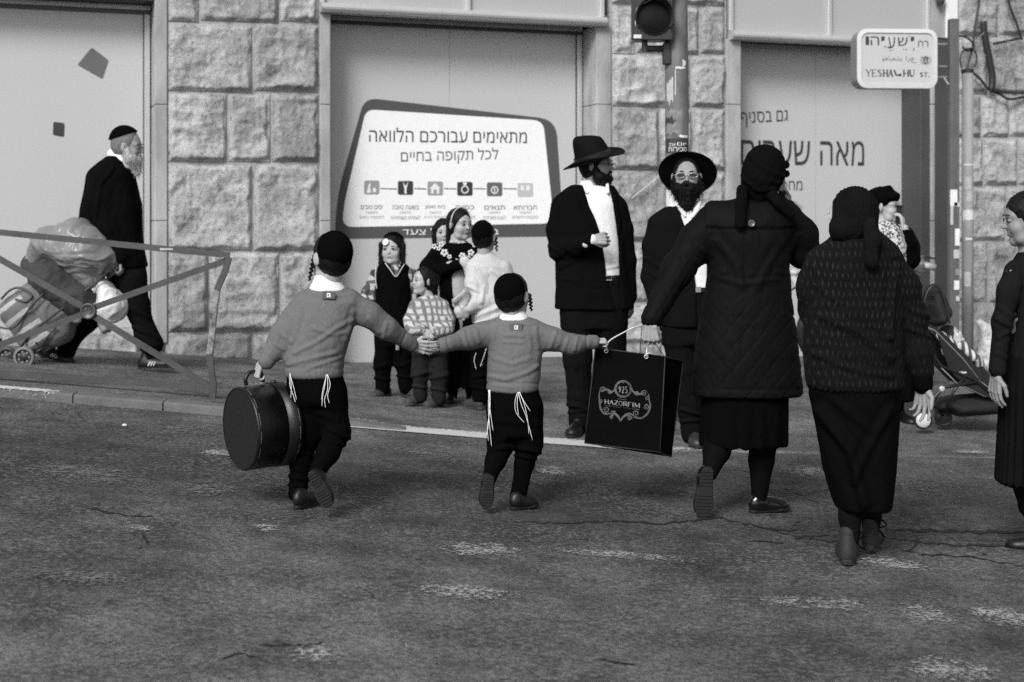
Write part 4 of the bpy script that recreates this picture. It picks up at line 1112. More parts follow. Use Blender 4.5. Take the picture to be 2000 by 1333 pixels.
class Fig:
    def __init__(s, x, y, label, Y=None, group=None, cat="person"):
        X, Yr, Z = root(x, y)
        if Y is not None:
            Yr = Y; X = (x - CX) * Y / F; Z = float(gz(X, Y))
        s.R = (X, Yr, Z); s.Y = Yr; s.S = F / Yr
        s.e = empty("person", s.R, label=label, cat=cat, group=group); s.bV = []; s.bF = []; s.nb = 0; s.skin = SK
    def P(s, x, y, d=0.0):
        Y = s.Y + d; return np.array([(x - CX) * Y / F - s.R[0], d, HC + (HY - y) * Y / F - s.R[2]])
    def q(s, t): return np.append(s.P(*t[:2], t[2]), t[3] / s.S)
    def ch(s, S, pts, k=.025, sq=None): S.chain([s.q(t) for t in pts], k, sq); return S
    def rows(s, rows, dc=0.0):
        out = []
        for r in rows:
            y, xl, xr, ry = r[:4]; cy = r[4] if len(r) > 4 else dc
            a, b = s.P(xl, y, cy), s.P(xr, y, cy); out.append((a[2], (a[0]+b[0])/2, cy, (b[0]-a[0])/2, ry))
        return out
    def poly(s, pts): return [(lambda a: (a[0], a[2]))(s.P(x, y)) for x, y in pts]
    def body_add(s, V, Q): s.bV.append(V); s.bF.append(Q + s.nb); s.nb += len(V)
    def finish(s, mat=None):
        V = np.concatenate(s.bV); Q = np.concatenate(s.bF)
        return mk("body", V, Q, mat or s.skin, s.e)
    def px(s, V):
        Y = V[:, 1] + s.Y; return CX + (V[:, 0] + s.R[0]) * F / Y, HY - (V[:, 2] + s.R[2] - HC) * F / Y

def frame(yaw, pitch=0, roll=0):
    y = math.radians(yaw); f = Vector((math.sin(y), -math.cos(y), 0)); r = f.cross(Vector((0, 0, 1))); M = Matrix((r, f, Vector((0, 0, 1)))).transposed()
    return np.array(M @ Matrix.Rotation(math.radians(pitch), 3, 'X') @ Matrix.Rotation(math.radians(roll), 3, 'Y'))

def seg_d(px, py, x0, y0, x1, y1):
    ex, ey = x1 - x0, y1 - y0; h = np.clip(((px-x0)*ex + (py-y0)*ey) / (ex*ex+ey*ey+1e-9), 0, 1)
    return np.hypot(px-x0-ex*h, py-y0-ey*h), h

def garment(g, name, mat, S, amp=.004, freq=(9, 9, 5), seed=0, creases=(), post=None, parent=None, sm=1, edge=None):
    """mesh an implicit garment, then give it folds; creases: (pixel polyline, width px, depth m, front/back -1/0/1)"""
    V, Q = S.mesh(); V = smooth_mesh(V, Q, sm, .5); N = vnormals(V, Q)
    d = np.zeros(len(V)); fr = np.array(freq)
    wp = (fbm(V * 4 + seed, 2) - .5)[:, None] * np.array([.5, .5, .25])
    if amp:
        A = ridge(V * fr + wp * 3 + seed * 3.1, 3) - .55
        d += amp * A + amp * .35 * (ridge(V * fr * 3.1 + wp * 4 + seed, 2) - .5)
    px, py = g.px(V)
    for c in creases:
        pl, w, dep = c[:3]; side = c[3] if len(c) > 3 else -1
        best = np.full(len(V), 1e9)
        for a, b in zip(pl[:-1], pl[1:]):
            dd, _ = seg_d(px, py, a[0], a[1], b[0], b[1]); best = np.minimum(best, dd)
        m = np.exp(-(best / w) ** 2) - .55 * np.exp(-((best - 1.8 * w) / w) ** 2)
        if side: m = m * np.clip(.5 + side * N[:, 1] * 1.5, 0, 1)
        d += dep * m
    if post is not None: d += post(g, V, N, px, py)
    return mk(name, V + N * d[:, None], Q, mat, parent or g.e)

def head(g, x, y, H, yaw, pitch=0, roll=0, d=0.0, neck=None, vox=.0040, jaw=1.0, kid=0.0, skinm=None, face=True, lidded=False, brow=K_hair, nose=1.0):
    """(x, y) = pixel centre between crown and chin, H = pixel height chin to crown"""
    c = g.P(x, y, d); h = H * (g.Y + d) / F; M = frame(yaw, pitch, roll); T = lambda *v: c + M @ (np.array(v) * h)
    S = Sdf(vox); k = .03 * h
    S.ell(T(0, -.07, .10), np.array((.335, .415, .385)) * h, M, k)
    S.ell(T(0, .07, -.08), np.array((.27, .31, .37)) * h, M, .08 * h)
    S.cone(T(-.13, .16, -.34), T(.13, .16, -.34), .13 * h * jaw, .13 * h * jaw, .1 * h)
    S.ell(T(0, .27, -.40), np.array((.10, .09, .085)) * h, M, .07 * h)
    S.cone(T(-.17, .285 - .02 * kid, .085), T(.17, .285 - .02 * kid, .085), .055 * h, .055 * h, .08 * h)
    for s_ in (-1, 1):
        S.ell(T(s_ * .15, .235 + .01 * kid, -.15), np.array((.10 + .02 * kid, .10, .10 + .02 * kid)) * h, M, .1 * h)
        S.ell(T(s_ * .14, .43, .015), np.array((.075, .085 - .025 * kid, .05)) * h, M, .05 * h, sub=True)
        S.ell(T(s_ * .345, -.03, -.03), np.array((.035, .085, .135)) * h, M @ np.array(Matrix.Rotation(math.radians(-22 * s_), 3, 'Z')), .02 * h)
    S.cone(T(0, .335, .05), T(0, .395 + .03 * nose - .03 * kid, -.105), .028 * h, .040 * h, .045 * h)
    for s_ in (-1, 1): S.ell(T(s_ * .042, .37 - .02 * kid, -.118), np.array((.028, .035, .026)) * h, M, .02 * h)
    S.cone(T(-.06, .345, -.215), T(.06, .345, -.215), .028 * h, .028 * h, .025 * h); S.cone(T(-.055, .335, -.262), T(.055, .335, -.262), .03 * h, .03 * h, .02 * h)
    S.ell(T(0, .40, -.242), np.array((.065, .05, .008)) * h, M, .012 * h, sub=True)
    nb = neck if neck is not None else tuple(T(0, -.10, -.85)); nr = .20 * h
    S.cone(T(0, -.08, -.22), nb, nr * 1.05, nr * 1.12, .06 * h)
    V, Q = S.mesh(); g.body_add(V, Q)
    if face:
        eb = 1 + .25 * kid
        for s_ in (-1, 1):
            e = Sdf(.0022); e.ell(T(s_ * .142, .337, .012), np.array((.060 * eb, .045, .033 * eb)) * h, M, 0); V, Q = e.mesh(); ey = mk("eye", V, Q, K_eye, g.e)
            e = Sdf(.0018); e.ell(T(s_ * .142, .370, .014), np.array((.034 * eb, .020, .034 * eb)) * h, M, 0); V, Q = e.mesh(); mk("iris", V, Q, K_iris, ey)
            m = MB(); m.tube([T(s_ * .065, .375, .100), T(s_ * .13, .380, .122), T(s_ * .205, .325, .102)], [.008 * h, .013 * h * (1 - .3 * kid), .005 * h], 6).build("eyebrow", brow, g.e, True)
            m = MB(); m.tube([T(s_ * .078, .368, .030), T(s_ * .142, .386, .048), T(s_ * .205, .340, .030)], [.005 * h, .010 * h, .006 * h], 5).build("eyelash", brow, g.e, True)
        m = MB(); m.tube([T(-.070, .350, -.246), T(-.03, .376, -.230), T(0, .380, -.234), T(.03, .376, -.230), T(.070, .350, -.246)], [.005*h, .013*h, .013*h, .013*h, .005*h], 6).tube([T(-.062, .348, -.254), T(0, .370, -.262), T(.062, .348, -.254)], [.006*h, .017*h, .006*h], 6).build("lips", K_lip, g.e, True)
    return dict(c=c, M=M, h=h, T=T, nb=nb, vox=vox)

def hair(g, hd, mat=K_hair, vol=1.05, face=(.47, -.20, .35, .40, .50), nape=-.30, extra=(), amp=.004, name="hair", cutz=None, vox=.0045, freq=(60, 60, 14), strands=0, slen=.03, ears=True):
    c, M, h, T = hd['c'], hd['M'], hd['h'], hd['T']; S = Sdf(vox)
    S.ell(T(0, -.075, .11), np.array((.335, .415, .385)) * h * vol, M, .01)
    S.ell(T(0, -.17, -.10 + (nape + .30)), np.array((.27, .225, .28)) * h * vol, M, .05)
    for a, b, ra, rb in extra: S.cone(T(*a), T(*b), ra * h, rb * h, .02)
    fy, fz, ax, ay, az = face
    S.ell(T(0, fy, fz), np.array((ax, ay, az)) * h, M, .012, sub=True)
    for s_ in ((-1, 1) if ears else ()): S.ell(T(s_ * .36, -.02, -.05), np.array((.07, .085, .14)) * h, M, .01, sub=True)
    V, Q = S.mesh(); N = vnormals(V, Q); d = amp * (ridge((V - c) @ M * np.array(freq), 2) - .5) * 2
    V = V + N * d[:, None]; Q = np.asarray(Q)
    if strands:
        rs = np.random.RandomState(int(abs(c[0]) * 1000) % 999); i = rs.randint(0, len(V), strands); b = V[i] ; n_ = N[i]
        dn = np.array([0, 0, -1.0]); tdir = n_ * .55 + dn * .6 + rs.randn(strands, 3) * .35; tdir /= np.linalg.norm(tdir, axis=1)[:, None]
        sd = np.cross(tdir, rs.randn(strands, 3)); sd /= np.linalg.norm(sd, axis=1)[:, None] + 1e-9; L = slen * (.4 + rs.rand(strands))[:, None]
        p0, p1, p2, p3 = b - sd * .0009, b + sd * .0009, b + tdir * L + sd * .0003, b + tdir * L - sd * .0003
        base = len(V); V = np.concatenate([V, np.stack([p0, p1, p2, p3], 1).reshape(-1, 3)]); j = base + 4 * np.arange(strands)
        Q = np.concatenate([Q, np.stack([j, j+1, j+2, j+3], 1)])
    return mk(name, V, Q, mat, g.e)

def beard(g, hd, mat, length=.25, width=.30, fwd=.0, vox=.0045, strands=900, slen=.03, amp=.006, must=True, side=True, point=.10):
    c, M, h, T = hd['c'], hd['M'], hd['h'], hd['T']; S = Sdf(vox)
    S.cone(T(-.17, .15, -.34), T(.17, .15, -.34), .17 * h, .17 * h, .03)
    S.cone(T(0, .24, -.40), T(0, .24 + fwd, -.42 - length), width * h * .72, point * h + .005, .04)
    if side:
        for s_ in (-1, 1): S.chain([np.append(T(s_ * .30, .02, .08), .035 * h), np.append(T(s_ * .285, .05, -.12), .06 * h), np.append(T(s_ * .22, .14, -.30), .12 * h)], .03)
    if must: S.cone(T(-.10, .33, -.225), T(0, .385, -.178), .025 * h, .03 * h, .01); S.cone(T(.10, .33, -.225), T(0, .385, -.178), .025 * h, .03 * h, .01)
    S.ell(T(0, .42, -.255), np.array((.075, .10, .026)) * h, M, .006, sub=True)
    S.ell(T(0, .40, -.05), np.array((.20, .22, .105)) * h, M, .012, sub=True)
    V, Q = S.mesh(); N = vnormals(V, Q); V = V + N * (amp * (ridge((V - c) @ M * np.array((55, 55, 16)), 2) - .5) * 2)[:, None]
    rs = np.random.RandomState(5); i = rs.randint(0, len(V), strands); b = V[i]; n_ = N[i]
    tdir = n_ * .5 + np.array([0, 0, -1.0]) * .9 + rs.randn(strands, 3) * .3; tdir /= np.linalg.norm(tdir, axis=1)[:, None]
    sd = np.cross(tdir, rs.randn(strands, 3)); sd /= np.linalg.norm(sd, axis=1)[:, None] + 1e-9; L = slen * (.3 + rs.rand(strands))[:, None]
    base = len(V); V = np.concatenate([V, np.stack([b - sd * .001, b + sd * .001, b + tdir * L + sd * .0003, b + tdir * L - sd * .0003], 1).reshape(-1, 3)])
    j = base + 4 * np.arange(strands); Q = np.concatenate([Q, np.stack([j, j+1, j+2, j+3], 1)])
    return mk("beard", V, Q, mat, g.e)

def kippah(g, hd, axis, ang, mat=K_vel, lift=1.155, flat=.5, name="kippah", wob=.004):
    """cap over the cranium around a head-space axis"""
    c, M, h, T = hd['c'], hd['M'], hd['h'], hd['T']
    A = np.array(axis, float); A /= np.linalg.norm(A); u = np.cross(A, (0.3, .2, 1)); u /= np.linalg.norm(u); w = np.cross(A, u)
    n, m = 36, 12; V = []; rad = np.array((.335, .415, .385))
    for i in range(m + 2):
        th = math.radians(ang) * min(i, m) / m
        for k in range(n):
            ph = 2 * math.pi * k / n; dv = A * math.cos(th) + (u * math.cos(ph) + w * math.sin(ph)) * math.sin(th)
            r = 1 / math.sqrt(((dv / rad) ** 2).sum()); l = lift if i <= m else 1.0
            bul = 1 + (.05 * flat) * math.cos(th) ** 2 + .004 * math.sin(ph * 3 + 1) * math.sin(th)
            V.append(T(*(np.array((0, -.07, .10)) + dv * r * l * bul)))
    Fc = [(i*n+k, i*n+(k+1) % n, (i+1)*n+(k+1) % n, (i+1)*n+k) for i in range(m + 1) for k in range(n)]
    o = mk(name, V, Fc, mat, g.e)
    rim = MB().tube([Vector(V[m * n + k]) for k in range(n)], .0022, 6, closed=True).build("rim", mat, o, True)
    return o

def payot(g, p0, p1, r=.008, turns=4, mat=K_hair, thick=.003, name="sidelock"):
    P = []; n = int(turns * 12); p0, p1 = Vector(p0), Vector(p1); ax = (p1 - p0).normalized(); a = ax.orthogonal(); b = ax.cross(a)
    for i in range(n + 1):
        t = i / n; an = 2 * math.pi * turns * t; rr = r * (.4 + .8 * math.sin(math.pi * min(1, t * .8 + .1)))
        P.append(p0.lerp(p1, t) + a * rr * math.cos(an) + b * rr * math.sin(an))
    MB().tube(P, [thick * (1 - .5 * i / n) for i in range(n + 1)], 6).tube([p0.lerp(p1, i / 6) for i in range(7)], [thick * 1.6 * (1 - .6 * i / 6) for i in range(7)], 6).build(name, mat, g.e, True)

def hand(g, wrist, u, nrm, L, curl=.5, side=1, thumb=.5, spread=.12, vox=None, fore=None, curls=None):
    """fingers along u, palm faces nrm, thumb on side*(u x nrm)"""
    u = np.array(u, float); u /= np.linalg.norm(u); n = np.array(nrm, float); n -= u * n.dot(u); n /= np.linalg.norm(n); s_ = np.cross(u, n) * side
    w = np.array(wrist, float); S = Sdf(vox or max(.0022, L * .018))
    for i in range(4):
        o = (1.5 - i) * .125 * L; kn = w + u * (.50 - .02 * abs(i - 1)) * L + s_ * o
        S.cone(w + u * .06 * L + s_ * o * .55, kn, .075 * L, .062 * L, .03 * L)
        ln = (.36, .42, .39, .31)[i] * L; p = kn; ang = 0; sp = (1.5 - i) * spread; r = (.052, .054, .051, .044)[i] * L
        cu = curls[i] if curls else curl
        for j, fr in enumerate((.45, .31, .24)):
            ang += cu * (.75, 1.0, .7)[j]; dv = u * math.cos(ang) + n * math.sin(ang) + s_ * sp * math.cos(ang)
            q = p + dv / np.linalg.norm(dv) * ln * fr; S.cone(p, q, r, r * .88, .008 * L); p = q; r *= .88
    t0 = w + u * .14 * L + s_ * .13 * L; d1 = u * .62 + s_ * (.75 - thumb * .35) + n * thumb * .7; d1 /= np.linalg.norm(d1); t1 = t0 + d1 * .22 * L
    d2 = u * .9 + s_ * (.25 - thumb * .4) + n * thumb * .8; d2 /= np.linalg.norm(d2); t2 = t1 + d2 * .17 * L; d3 = d2 + u * .2 - s_ * .2 * thumb; d3 /= np.linalg.norm(d3)
    S.cone(w + u * .08 * L, t0, .08 * L, .075 * L, .03 * L); S.cone(t0, t1, .078 * L, .060 * L, .03 * L); S.cone(t1, t2, .058 * L, .052 * L, .01 * L); S.cone(t2, t2 + d3 * .10 * L, .052 * L, .042 * L, .01 * L)
    f = np.array(fore, float) if fore is not None else w - u * .5 * L
    S.cone(w + u * .05 * L, f, .085 * L, .115 * L, .04 * L, (tuple(n), 1.25))
    V, Q = S.mesh(); g.body_add(smooth_mesh(V, Q, 1, .3), Q)

def limbs(g, chains, vox=.012):
    S = Sdf(vox)
    for c in chains: g.ch(S, c, .02)
    V, Q = S.mesh(); g.body_add(V, Q)

def shoe(g, heel, toe, up, L, W=None, H=.06, mat=K_shoe, sole=K_sole, tread=True, high=False, ridge_n=8, stripes3=False, lace=False, st=.012):
    """heel: 3-D point at the back edge of the sole, toe: direction"""
    u = np.array(toe, float); u /= np.linalg.norm(u); n = np.array(up, float); n -= u * n.dot(u); n /= np.linalg.norm(n); s_ = np.cross(n, u); W = W or L * .36
    T = lambda a, b, c: np.array(heel, float) + u * a * L + s_ * b * W + n * c
    R = np.stack([s_, u, n], 1); S = Sdf(.0045); k = .02
    S.ell(T(.18, 0, .035), (W * .36, L * .19, H * .72), R, k); S.ell(T(.45, 0, .028), (W * .38, L * .24, H * .62), R, .03); S.ell(T(.72, 0, .022), (W * .47, L * .25, H * .52), R, .03)
    S.cone(T(.22, 0, .04), T(.24, 0, H + (.03 if high else .005)), W * .30, W * .30, .02)
    V, Q = S.mesh(); hgt = (V - np.array(heel)) @ n; V = V + n[None, :] * np.maximum(st * .6 - hgt, 0)[:, None]
    o = mk("shoe", V, Q, mat, g.e)
    # sole
    m = 28; out = []
    for i in range(m):
        a = 2 * math.pi * i / m; t = .5 - .5 * math.cos(a); sd = math.sin(a)
        wd = (.33 + .14 * math.exp(-((t - .74) / .2) ** 2) - .05 * math.exp(-((t - .42) / .15) ** 2)) * (1 if 0 < t < 1 else 1)
        out.append((t, (abs(sd) ** .55) * math.copysign(1, sd) * wd))
    Vs = [T(a, b, 0) for a, b in out] + [T(a * 1.01 - .005, b * 1.05, st * .5) for a, b in out] + [T(a, b, st) for a, b in out]
    Fs = [tuple(range(m - 1, -1, -1)), tuple(range(2 * m, 3 * m))] + [(r * m + i, r * m + (i+1) % m, (r+1) * m + (i+1) % m, (r+1) * m + i) for r in (0, 1) for i in range(m)]
    mb = MB(); mb.add(Vs, Fs)
    mb.build("sole", sole, o)
    if tread:
        tr = MB()
        for i in range(ridge_n):
            t = .08 + .84 * i / (ridge_n - 1)
            if .40 < t < .52: continue
            wd = .26 + .12 * math.exp(-((t - .74) / .2) ** 2)
            P = [T(t - .018, -wd, -.004), T(t + .018, -wd, -.004), T(t + .03, wd, -.004), T(t - .006, wd, -.004), T(t - .018, -wd, .003), T(t + .018, -wd, .003), T(t + .03, wd, .003), T(t - .006, wd, .003)]
            tr.add(P, [(0, 1, 2, 3), (7, 6, 5, 4), (0, 4, 5, 1), (1, 5, 6, 2), (2, 6, 7, 3), (3, 7, 4, 0)])
        t_ = tr.build("tread", sole, o); t_["kind"] = "stuff"
    if stripes3:
        for i in range(3):
            a = .34 + i * .075
            for sd in (-1,):
                MB().tube([T(a, sd * .40, .018), T(a + .05, sd * .36, .04), T(a + .09, sd * .20, .058)], .0045, 5).build("stripe", K_shirt, o)
    if lace:
        c0 = T(.30, -.1, H + .02); MB().tube(catmull([c0, c0 + s_ * -.03 + n * .02 - u * .02, c0 + s_ * -.055 + n * .0 - u * .02, c0 + s_ * -.03 - n * .015 - u * .01, c0, c0 - s_ * .05 - n * .05 - u * .03], 5), .0028, 6).build("shoelace", K_vel, o, True)
    return o

def strings(g, pts_list, r=.0011, name="fringe_string"):
    for pts in pts_list: MB().tube(catmull([g.P(*p) for p in pts], 4), r, 5).build(name, K_strand, g.e, True)

def hat(g, hd, center, brim, crown, ch, axis_up, fwd, curl=.025, mat=K_felt, tall=1.0, backcurl=0.0, pinch=.012):
    """felt hat; center = brim centre 3-D"""
    z = Vector(axis_up).normalized(); y = Vector(fwd); y = (y - z * y.dot(z)).normalized(); x = y.cross(z)
    M = Matrix((x, y, z)).transposed().to_4x4(); M.translation = Vector(center); n = 48; V = []; rings = []
    def ring(r, zf, ax=.92):
        i = len(V)
        for k in range(n):
            a = 2 * math.pi * k / n; cx_, sy = math.cos(a), math.sin(a)
            V.append(M @ Vector((cx_ * r * ax, sy * r, zf(cx_, sy))))
        rings.append(i)
    bz = lambda f: (lambda c_, s_: curl * f * (c_ * c_) ** 1.0 * 1.0 + (-.012 * f) * s_ * (1 if s_ > 0 else 0) * 1 + backcurl * f * max(0, -s_) ** 2)
    ring(crown * .96, lambda c_, s_: -.004); 
    for t in (.25, .5, .75, .93, 1.0): ring(crown + (brim - crown) * t, lambda c_, s_, t=t: bz(t * t)(c_, s_) - .003, .92 + .04 * t)
    ring(brim + .002, lambda c_, s_: bz(1)(c_, s_), .96); ring(brim, lambda c_, s_: bz(1)(c_, s_) + .004, .96)
    for t in (.93, .75, .5, .25, .06): ring(crown + (brim - crown) * t, lambda c_, s_, t=t: bz(t * t)(c_, s_) + .002, .92 + .04 * t)
    for t, rr in ((.03, 1.0), (.25, .95), (.5, .89), (.72, .83), (.86, .775), (.95, .70), (1.0, .58)):
        def zf(c_, s_, t=t): return ch * t * (1 - .13 * s_ * t)
        ring(crown * rr, zf, .90 - .04 * t)
    ring(crown * .5, lambda c_, s_: ch * (.96 - .08 * s_) - pinch * 1.2, .7); ring(crown * .25, lambda c_, s_: ch * .90 - pinch * 1.6, .6); ring(.001, lambda c_, s_: ch * .88 - pinch * 2)
    Fc = []
    for a, b in zip(rings[:-1], rings[1:]):
        for k in range(n): Fc.append((a + k, a + (k+1) % n, b + (k+1) % n, b + k))
    o = mk("hat", [tuple(v) for v in V], Fc, mat, g.e)
    bm = MB(); P = []; nn_ = 40
    for zz_ in (.006, .045):
        for k in range(nn_):
            a = 2 * math.pi * k / nn_; P.append(M @ Vector((math.cos(a) * crown * 1.012 * .90, math.sin(a) * crown * 1.012, zz_ - .02 * 0)))
    bm.add(P, [(k, (k+1) % nn_, nn_ + (k+1) % nn_, nn_ + k) for k in range(nn_)]).build("hat_band", plain("ribbon_black", .008, .5, .1, 5, .1), o, True)
    return o

def glasses(g, hd, mat=K_metal, lens=K_lens, w=.095, hh=.062, lens_on=True):
    T, h = hd['T'], hd['h']; e = MB()
    for s_ in (-1, 1):
        P = [T(s_ * .155 + w * .98 * math.cos(a), .442, .005 + hh * math.sin(a)) for a in np.linspace(0, 2 * math.pi, 17)[:-1]]
        e.tube([Vector(p) for p in P], .0010, 6, closed=True)
        e.tube([T(s_ * .25, .42, .02), T(s_ * .33, .25, .03), T(s_ * .36, -.02, .02)], .0018, 6)
    e.tube([T(-.06, .43, .01), T(0, .45, .02), T(.06, .43, .01)], .0016, 6)
    o = e.build("glasses", mat, g.e, True)
    if lens_on:
        for s_ in (-1, 1):
            P = [T(s_ * .155 + w * .95 * math.cos(a), .440, .005 + hh * .95 * math.sin(a)) for a in np.linspace(0, 2 * math.pi, 17)[:-1]]
            MB().add(P, [tuple(range(16))]).build("lens", lens, o)

def cuffband(px0, px1, w):
    """sleeve cuff: groove across the pixel line px0-px1"""
    return ([px0, px1], w, -.004, 0)
# ------------------------------------------------------------------ boy with the hat box
def trousers(g, rows, legs, mat=K_trou, amp=.006, vox=.0075, name="trousers", k=.03, creases=(), seed=0, sq=None):
    S = Sdf(vox); S.stack(g.rows(rows), .03)
    for l in legs: g.ch(S, l, k)
    return garment(g, name, mat, S, amp, (7, 7, 11), seed, creases)
def collar(g, rows, mat=K_shirt, tilt=0, name="shirt_collar", vox=.0045, amp=.001, cuts=()):
    S = Sdf(vox); S.stack(g.rows(rows), .004, 2.1, .006)
    for c in cuts: S.cut(g.poly(c), -1, 1, .004)
    return garment(g, name, mat, S, amp, (12, 12, 6), 2)

def boy_sweater(g, rows, arms, cuffs, hem, creases, tag_px, seed, arml=None):
    S = Sdf(.0062); S.stack(g.rows(rows), .045, 2.3, .02)
    for a in arms: g.ch(S, a, .05)
    def post(g, V, N, px, py):
        d = np.zeros(len(V))
        for (a, b) in cuffs:      # ribbed cuff: everything beyond the line steps in a little
            ex, ey = b[0]-a[0], b[1]-a[1]; sd = ((px-a[0])*ey - (py-a[1])*ex) / math.hypot(ex, ey)
            near = np.hypot(px-(a[0]+b[0])/2, py-(a[1]+b[1])/2) < 45
            d += np.where(near, -.004 * np.exp(-(sd / 2.2) ** 2), 0)
        hx0, hy0, hx1, hy1 = hem; hy = hy0 + (hy1 - hy0) * (px - hx0) / (hx1 - hx0); body = (px > hx0 - 8) & (px < hx1 + 8)
        d += np.where(body, -.004 * np.exp(-((py - hy) / 2.0) ** 2), 0)
        rib = np.where(body & (py > hy + 2), .0012 * np.sin(px * 1.6), 0)
        return d + rib
    o = garment(g, "sweater", K_sw, S, .0075, (8, 8, 6), seed, [(c[0], c[1], c[2] * .6) for c in creases], post, sm=2)
    x, y, d = tag_px; a = g.P(x, y, d); m = MB(); w = 13 / g.S / 2
    m.box((a[0] - w * 1.9, a[1], a[2] - w * 1.15), (a[0] + w * 1.9, a[1] + .006, a[2] + w * 1.15), .002).build("neck_patch", cloth("sweatshirt_patch", .11, bump=.3), o)
    m = MB(); m.box((a[0] - w * .55, a[1] - .0018, a[2] - w * .6), (a[0] + w * .55, a[1], a[2] + w * .6)).build("label_tag", K_shirt, o)
    m = MB(); pl_ = lambda s_, t: (a[0] + (s_) * w, a[1] - .0026, a[2] + t * w); ink = print_mat("ink_dark", .035)
    for (s0, t0, s1, t1) in ((-.22, -.35, -.22, .35), (-.22, 0, .22, .35), (-.22, 0, .22, -.35)):
        dx, dz = s1 - s0, t1 - t0; l = math.hypot(dx, dz); ox, oz = -dz / l * .07, dx / l * .07
        m.add([pl_(s0+ox, t0+oz), pl_(s1+ox, t1+oz), pl_(s1-ox, t1-oz), pl_(s0-ox, t0-oz)], [(0, 1, 2, 3)])
    m.build("lettering", ink, o)
    return o

g = Fig(585, 992, "taller boy in grey sweater and large black skullcap, walking away with a round case")
hd = head(g, 645, 503, 97, -140, -4, neck=tuple(g.P(640, 570, 0)))
hair(g, hd, vol=1.035, face=(.50, -.16, .40, .36, .52), amp=.0025)
kippah(g, hd, (-.30, -.92, .17), 59)
payot(g, g.P(614, 500, -.02), g.P(604, 549, -.03), .0045, 6, K_hair, .0052)
limbs(g, [[(640, 600, 0, 30), (625, 720, 0, 34)], [(694, 598, 0, 9), (747, 638, .03, 9), (803, 672, .14, 7)], [(592, 590, 0, 9), (558, 640, 0, 9), (510, 705, -.02, 7)],
          [(612, 745, 0, 20), (602, 850, 0, 12), (584, 960, 0, 7)], [(645, 750, 0, 20), (657, 845, -.02, 12), (622, 920, -.12, 7)]])
boy_sweater(g, [(560, 612, 668, .048), (572, 598, 680, .066), (590, 584, 694, .086), (640, 570, 690, .10), (700, 558, 672, .105), (737, 557, 670, .105)],
    [[(594, 590, 0, 19), (576, 625, 0, 21), (553, 655, -.01, 20), (520, 706, -.03, 15.5)], [(686, 588, 0, 19), (720, 614, .02, 20), (752, 640, .05, 18), (803, 672, .14, 14.5)]],
    [((505, 686), (537, 706)), ((793, 652), (780, 680))], (556, 719, 671, 721),
    [([(575, 690), (620, 668), (660, 640), (688, 625)], 4, .008), ([(565, 712), (610, 700), (655, 690)], 4, .007), ([(600, 722), (650, 704), (668, 697)], 3, .006), ([(690, 610), (684, 640), (676, 664)], 5, .007),
     ([(590, 600), (582, 640), (570, 670)], 4, .006), ([(545, 650), (570, 668)], 4, .006), ([(535, 672), (556, 684)], 3, .005), ([(720, 622), (740, 650)], 4, .006), ([(755, 632), (748, 660)], 3.5, .005), ([(610, 640), (650, 655), (675, 650)], 4, .005), ([(640, 575), (640, 580)], 9, .003), ([(596, 575), (640, 582), (684, 576)], 2.5, .004)],
    (642, 577, -.088), 1)
collar(g, [(538, 614, 661, .050, .005), (548, 611, 665, .056, 0), (566, 603, 676, .063, 0), (570, 601, 678, .060, 0)], cuts=[[(598, 575), (590, 540), (612, 540), (601, 572)]])
trousers(g, [(728, 561, 668, .095), (760, 560, 672, .10), (790, 566, 672, .09)], [[(604, 770, 0, 32), (601, 850, .01, 24), (588, 900, .02, 20), (581, 964, .01, 18)], [(643, 770, 0, 33), (659, 845, -.02, 24), (640, 885, -.07, 20), (618, 925, -.13, 16)]],
         creases=[([(640, 838), (682, 856)], 4, .010), ([(640, 860), (678, 872)], 4, .008), ([(580, 880), (612, 890)], 4, .008), ([(565, 930), (605, 938)], 4, .009), ([(563, 948), (603, 952)], 3, .008), ([(600, 800), (660, 820)], 5, .006)], seed=3)
shoe(g, g.P(576, 994, -.06), (.42, .9, 0), (0, 0, 1), .185, .068, .055)
shoe(g, g.P(606, 921, -.19), (.46, -.02, -.88), (.2, .93, .1), .165, .072, .055, lace=False, ridge_n=12)
hand(g, g.P(509, 708, -.03), (-.28, .05, -.9), (.75, .35, .1), .125, 1.25, -1, .9, .03, fore=g.P(517, 697, -.03))
hand(g, g.P(803, 673, .145), (.93, .2, -.22), (-.1, .9, .3), .135, .28, 1, .5, .06, fore=g.P(790, 666, .12))
strings(g, [[(566, 730, -.10), (566, 752, -.12), (572, 770, -.125), (577, 786, -.13)], [(567, 730, -.10), (569, 758, -.125), (568, 778, -.125)], [(566, 731, -.1), (573, 755, -.12), (579, 781, -.13)],
            [(637, 732, -.10), (634, 755, -.125), (630, 775, -.125), (629, 794, -.125)], [(639, 732, -.10), (640, 760, -.125), (634, 780, -.125), (636, 797, -.125)], [(640, 732, -.10), (645, 752, -.125), (640, 772, -.125), (643, 788, -.125)], [(638, 732, -.1), (631, 760, -.125), (628, 782, -.125)]], .0013)
g.finish(); boy1 = g

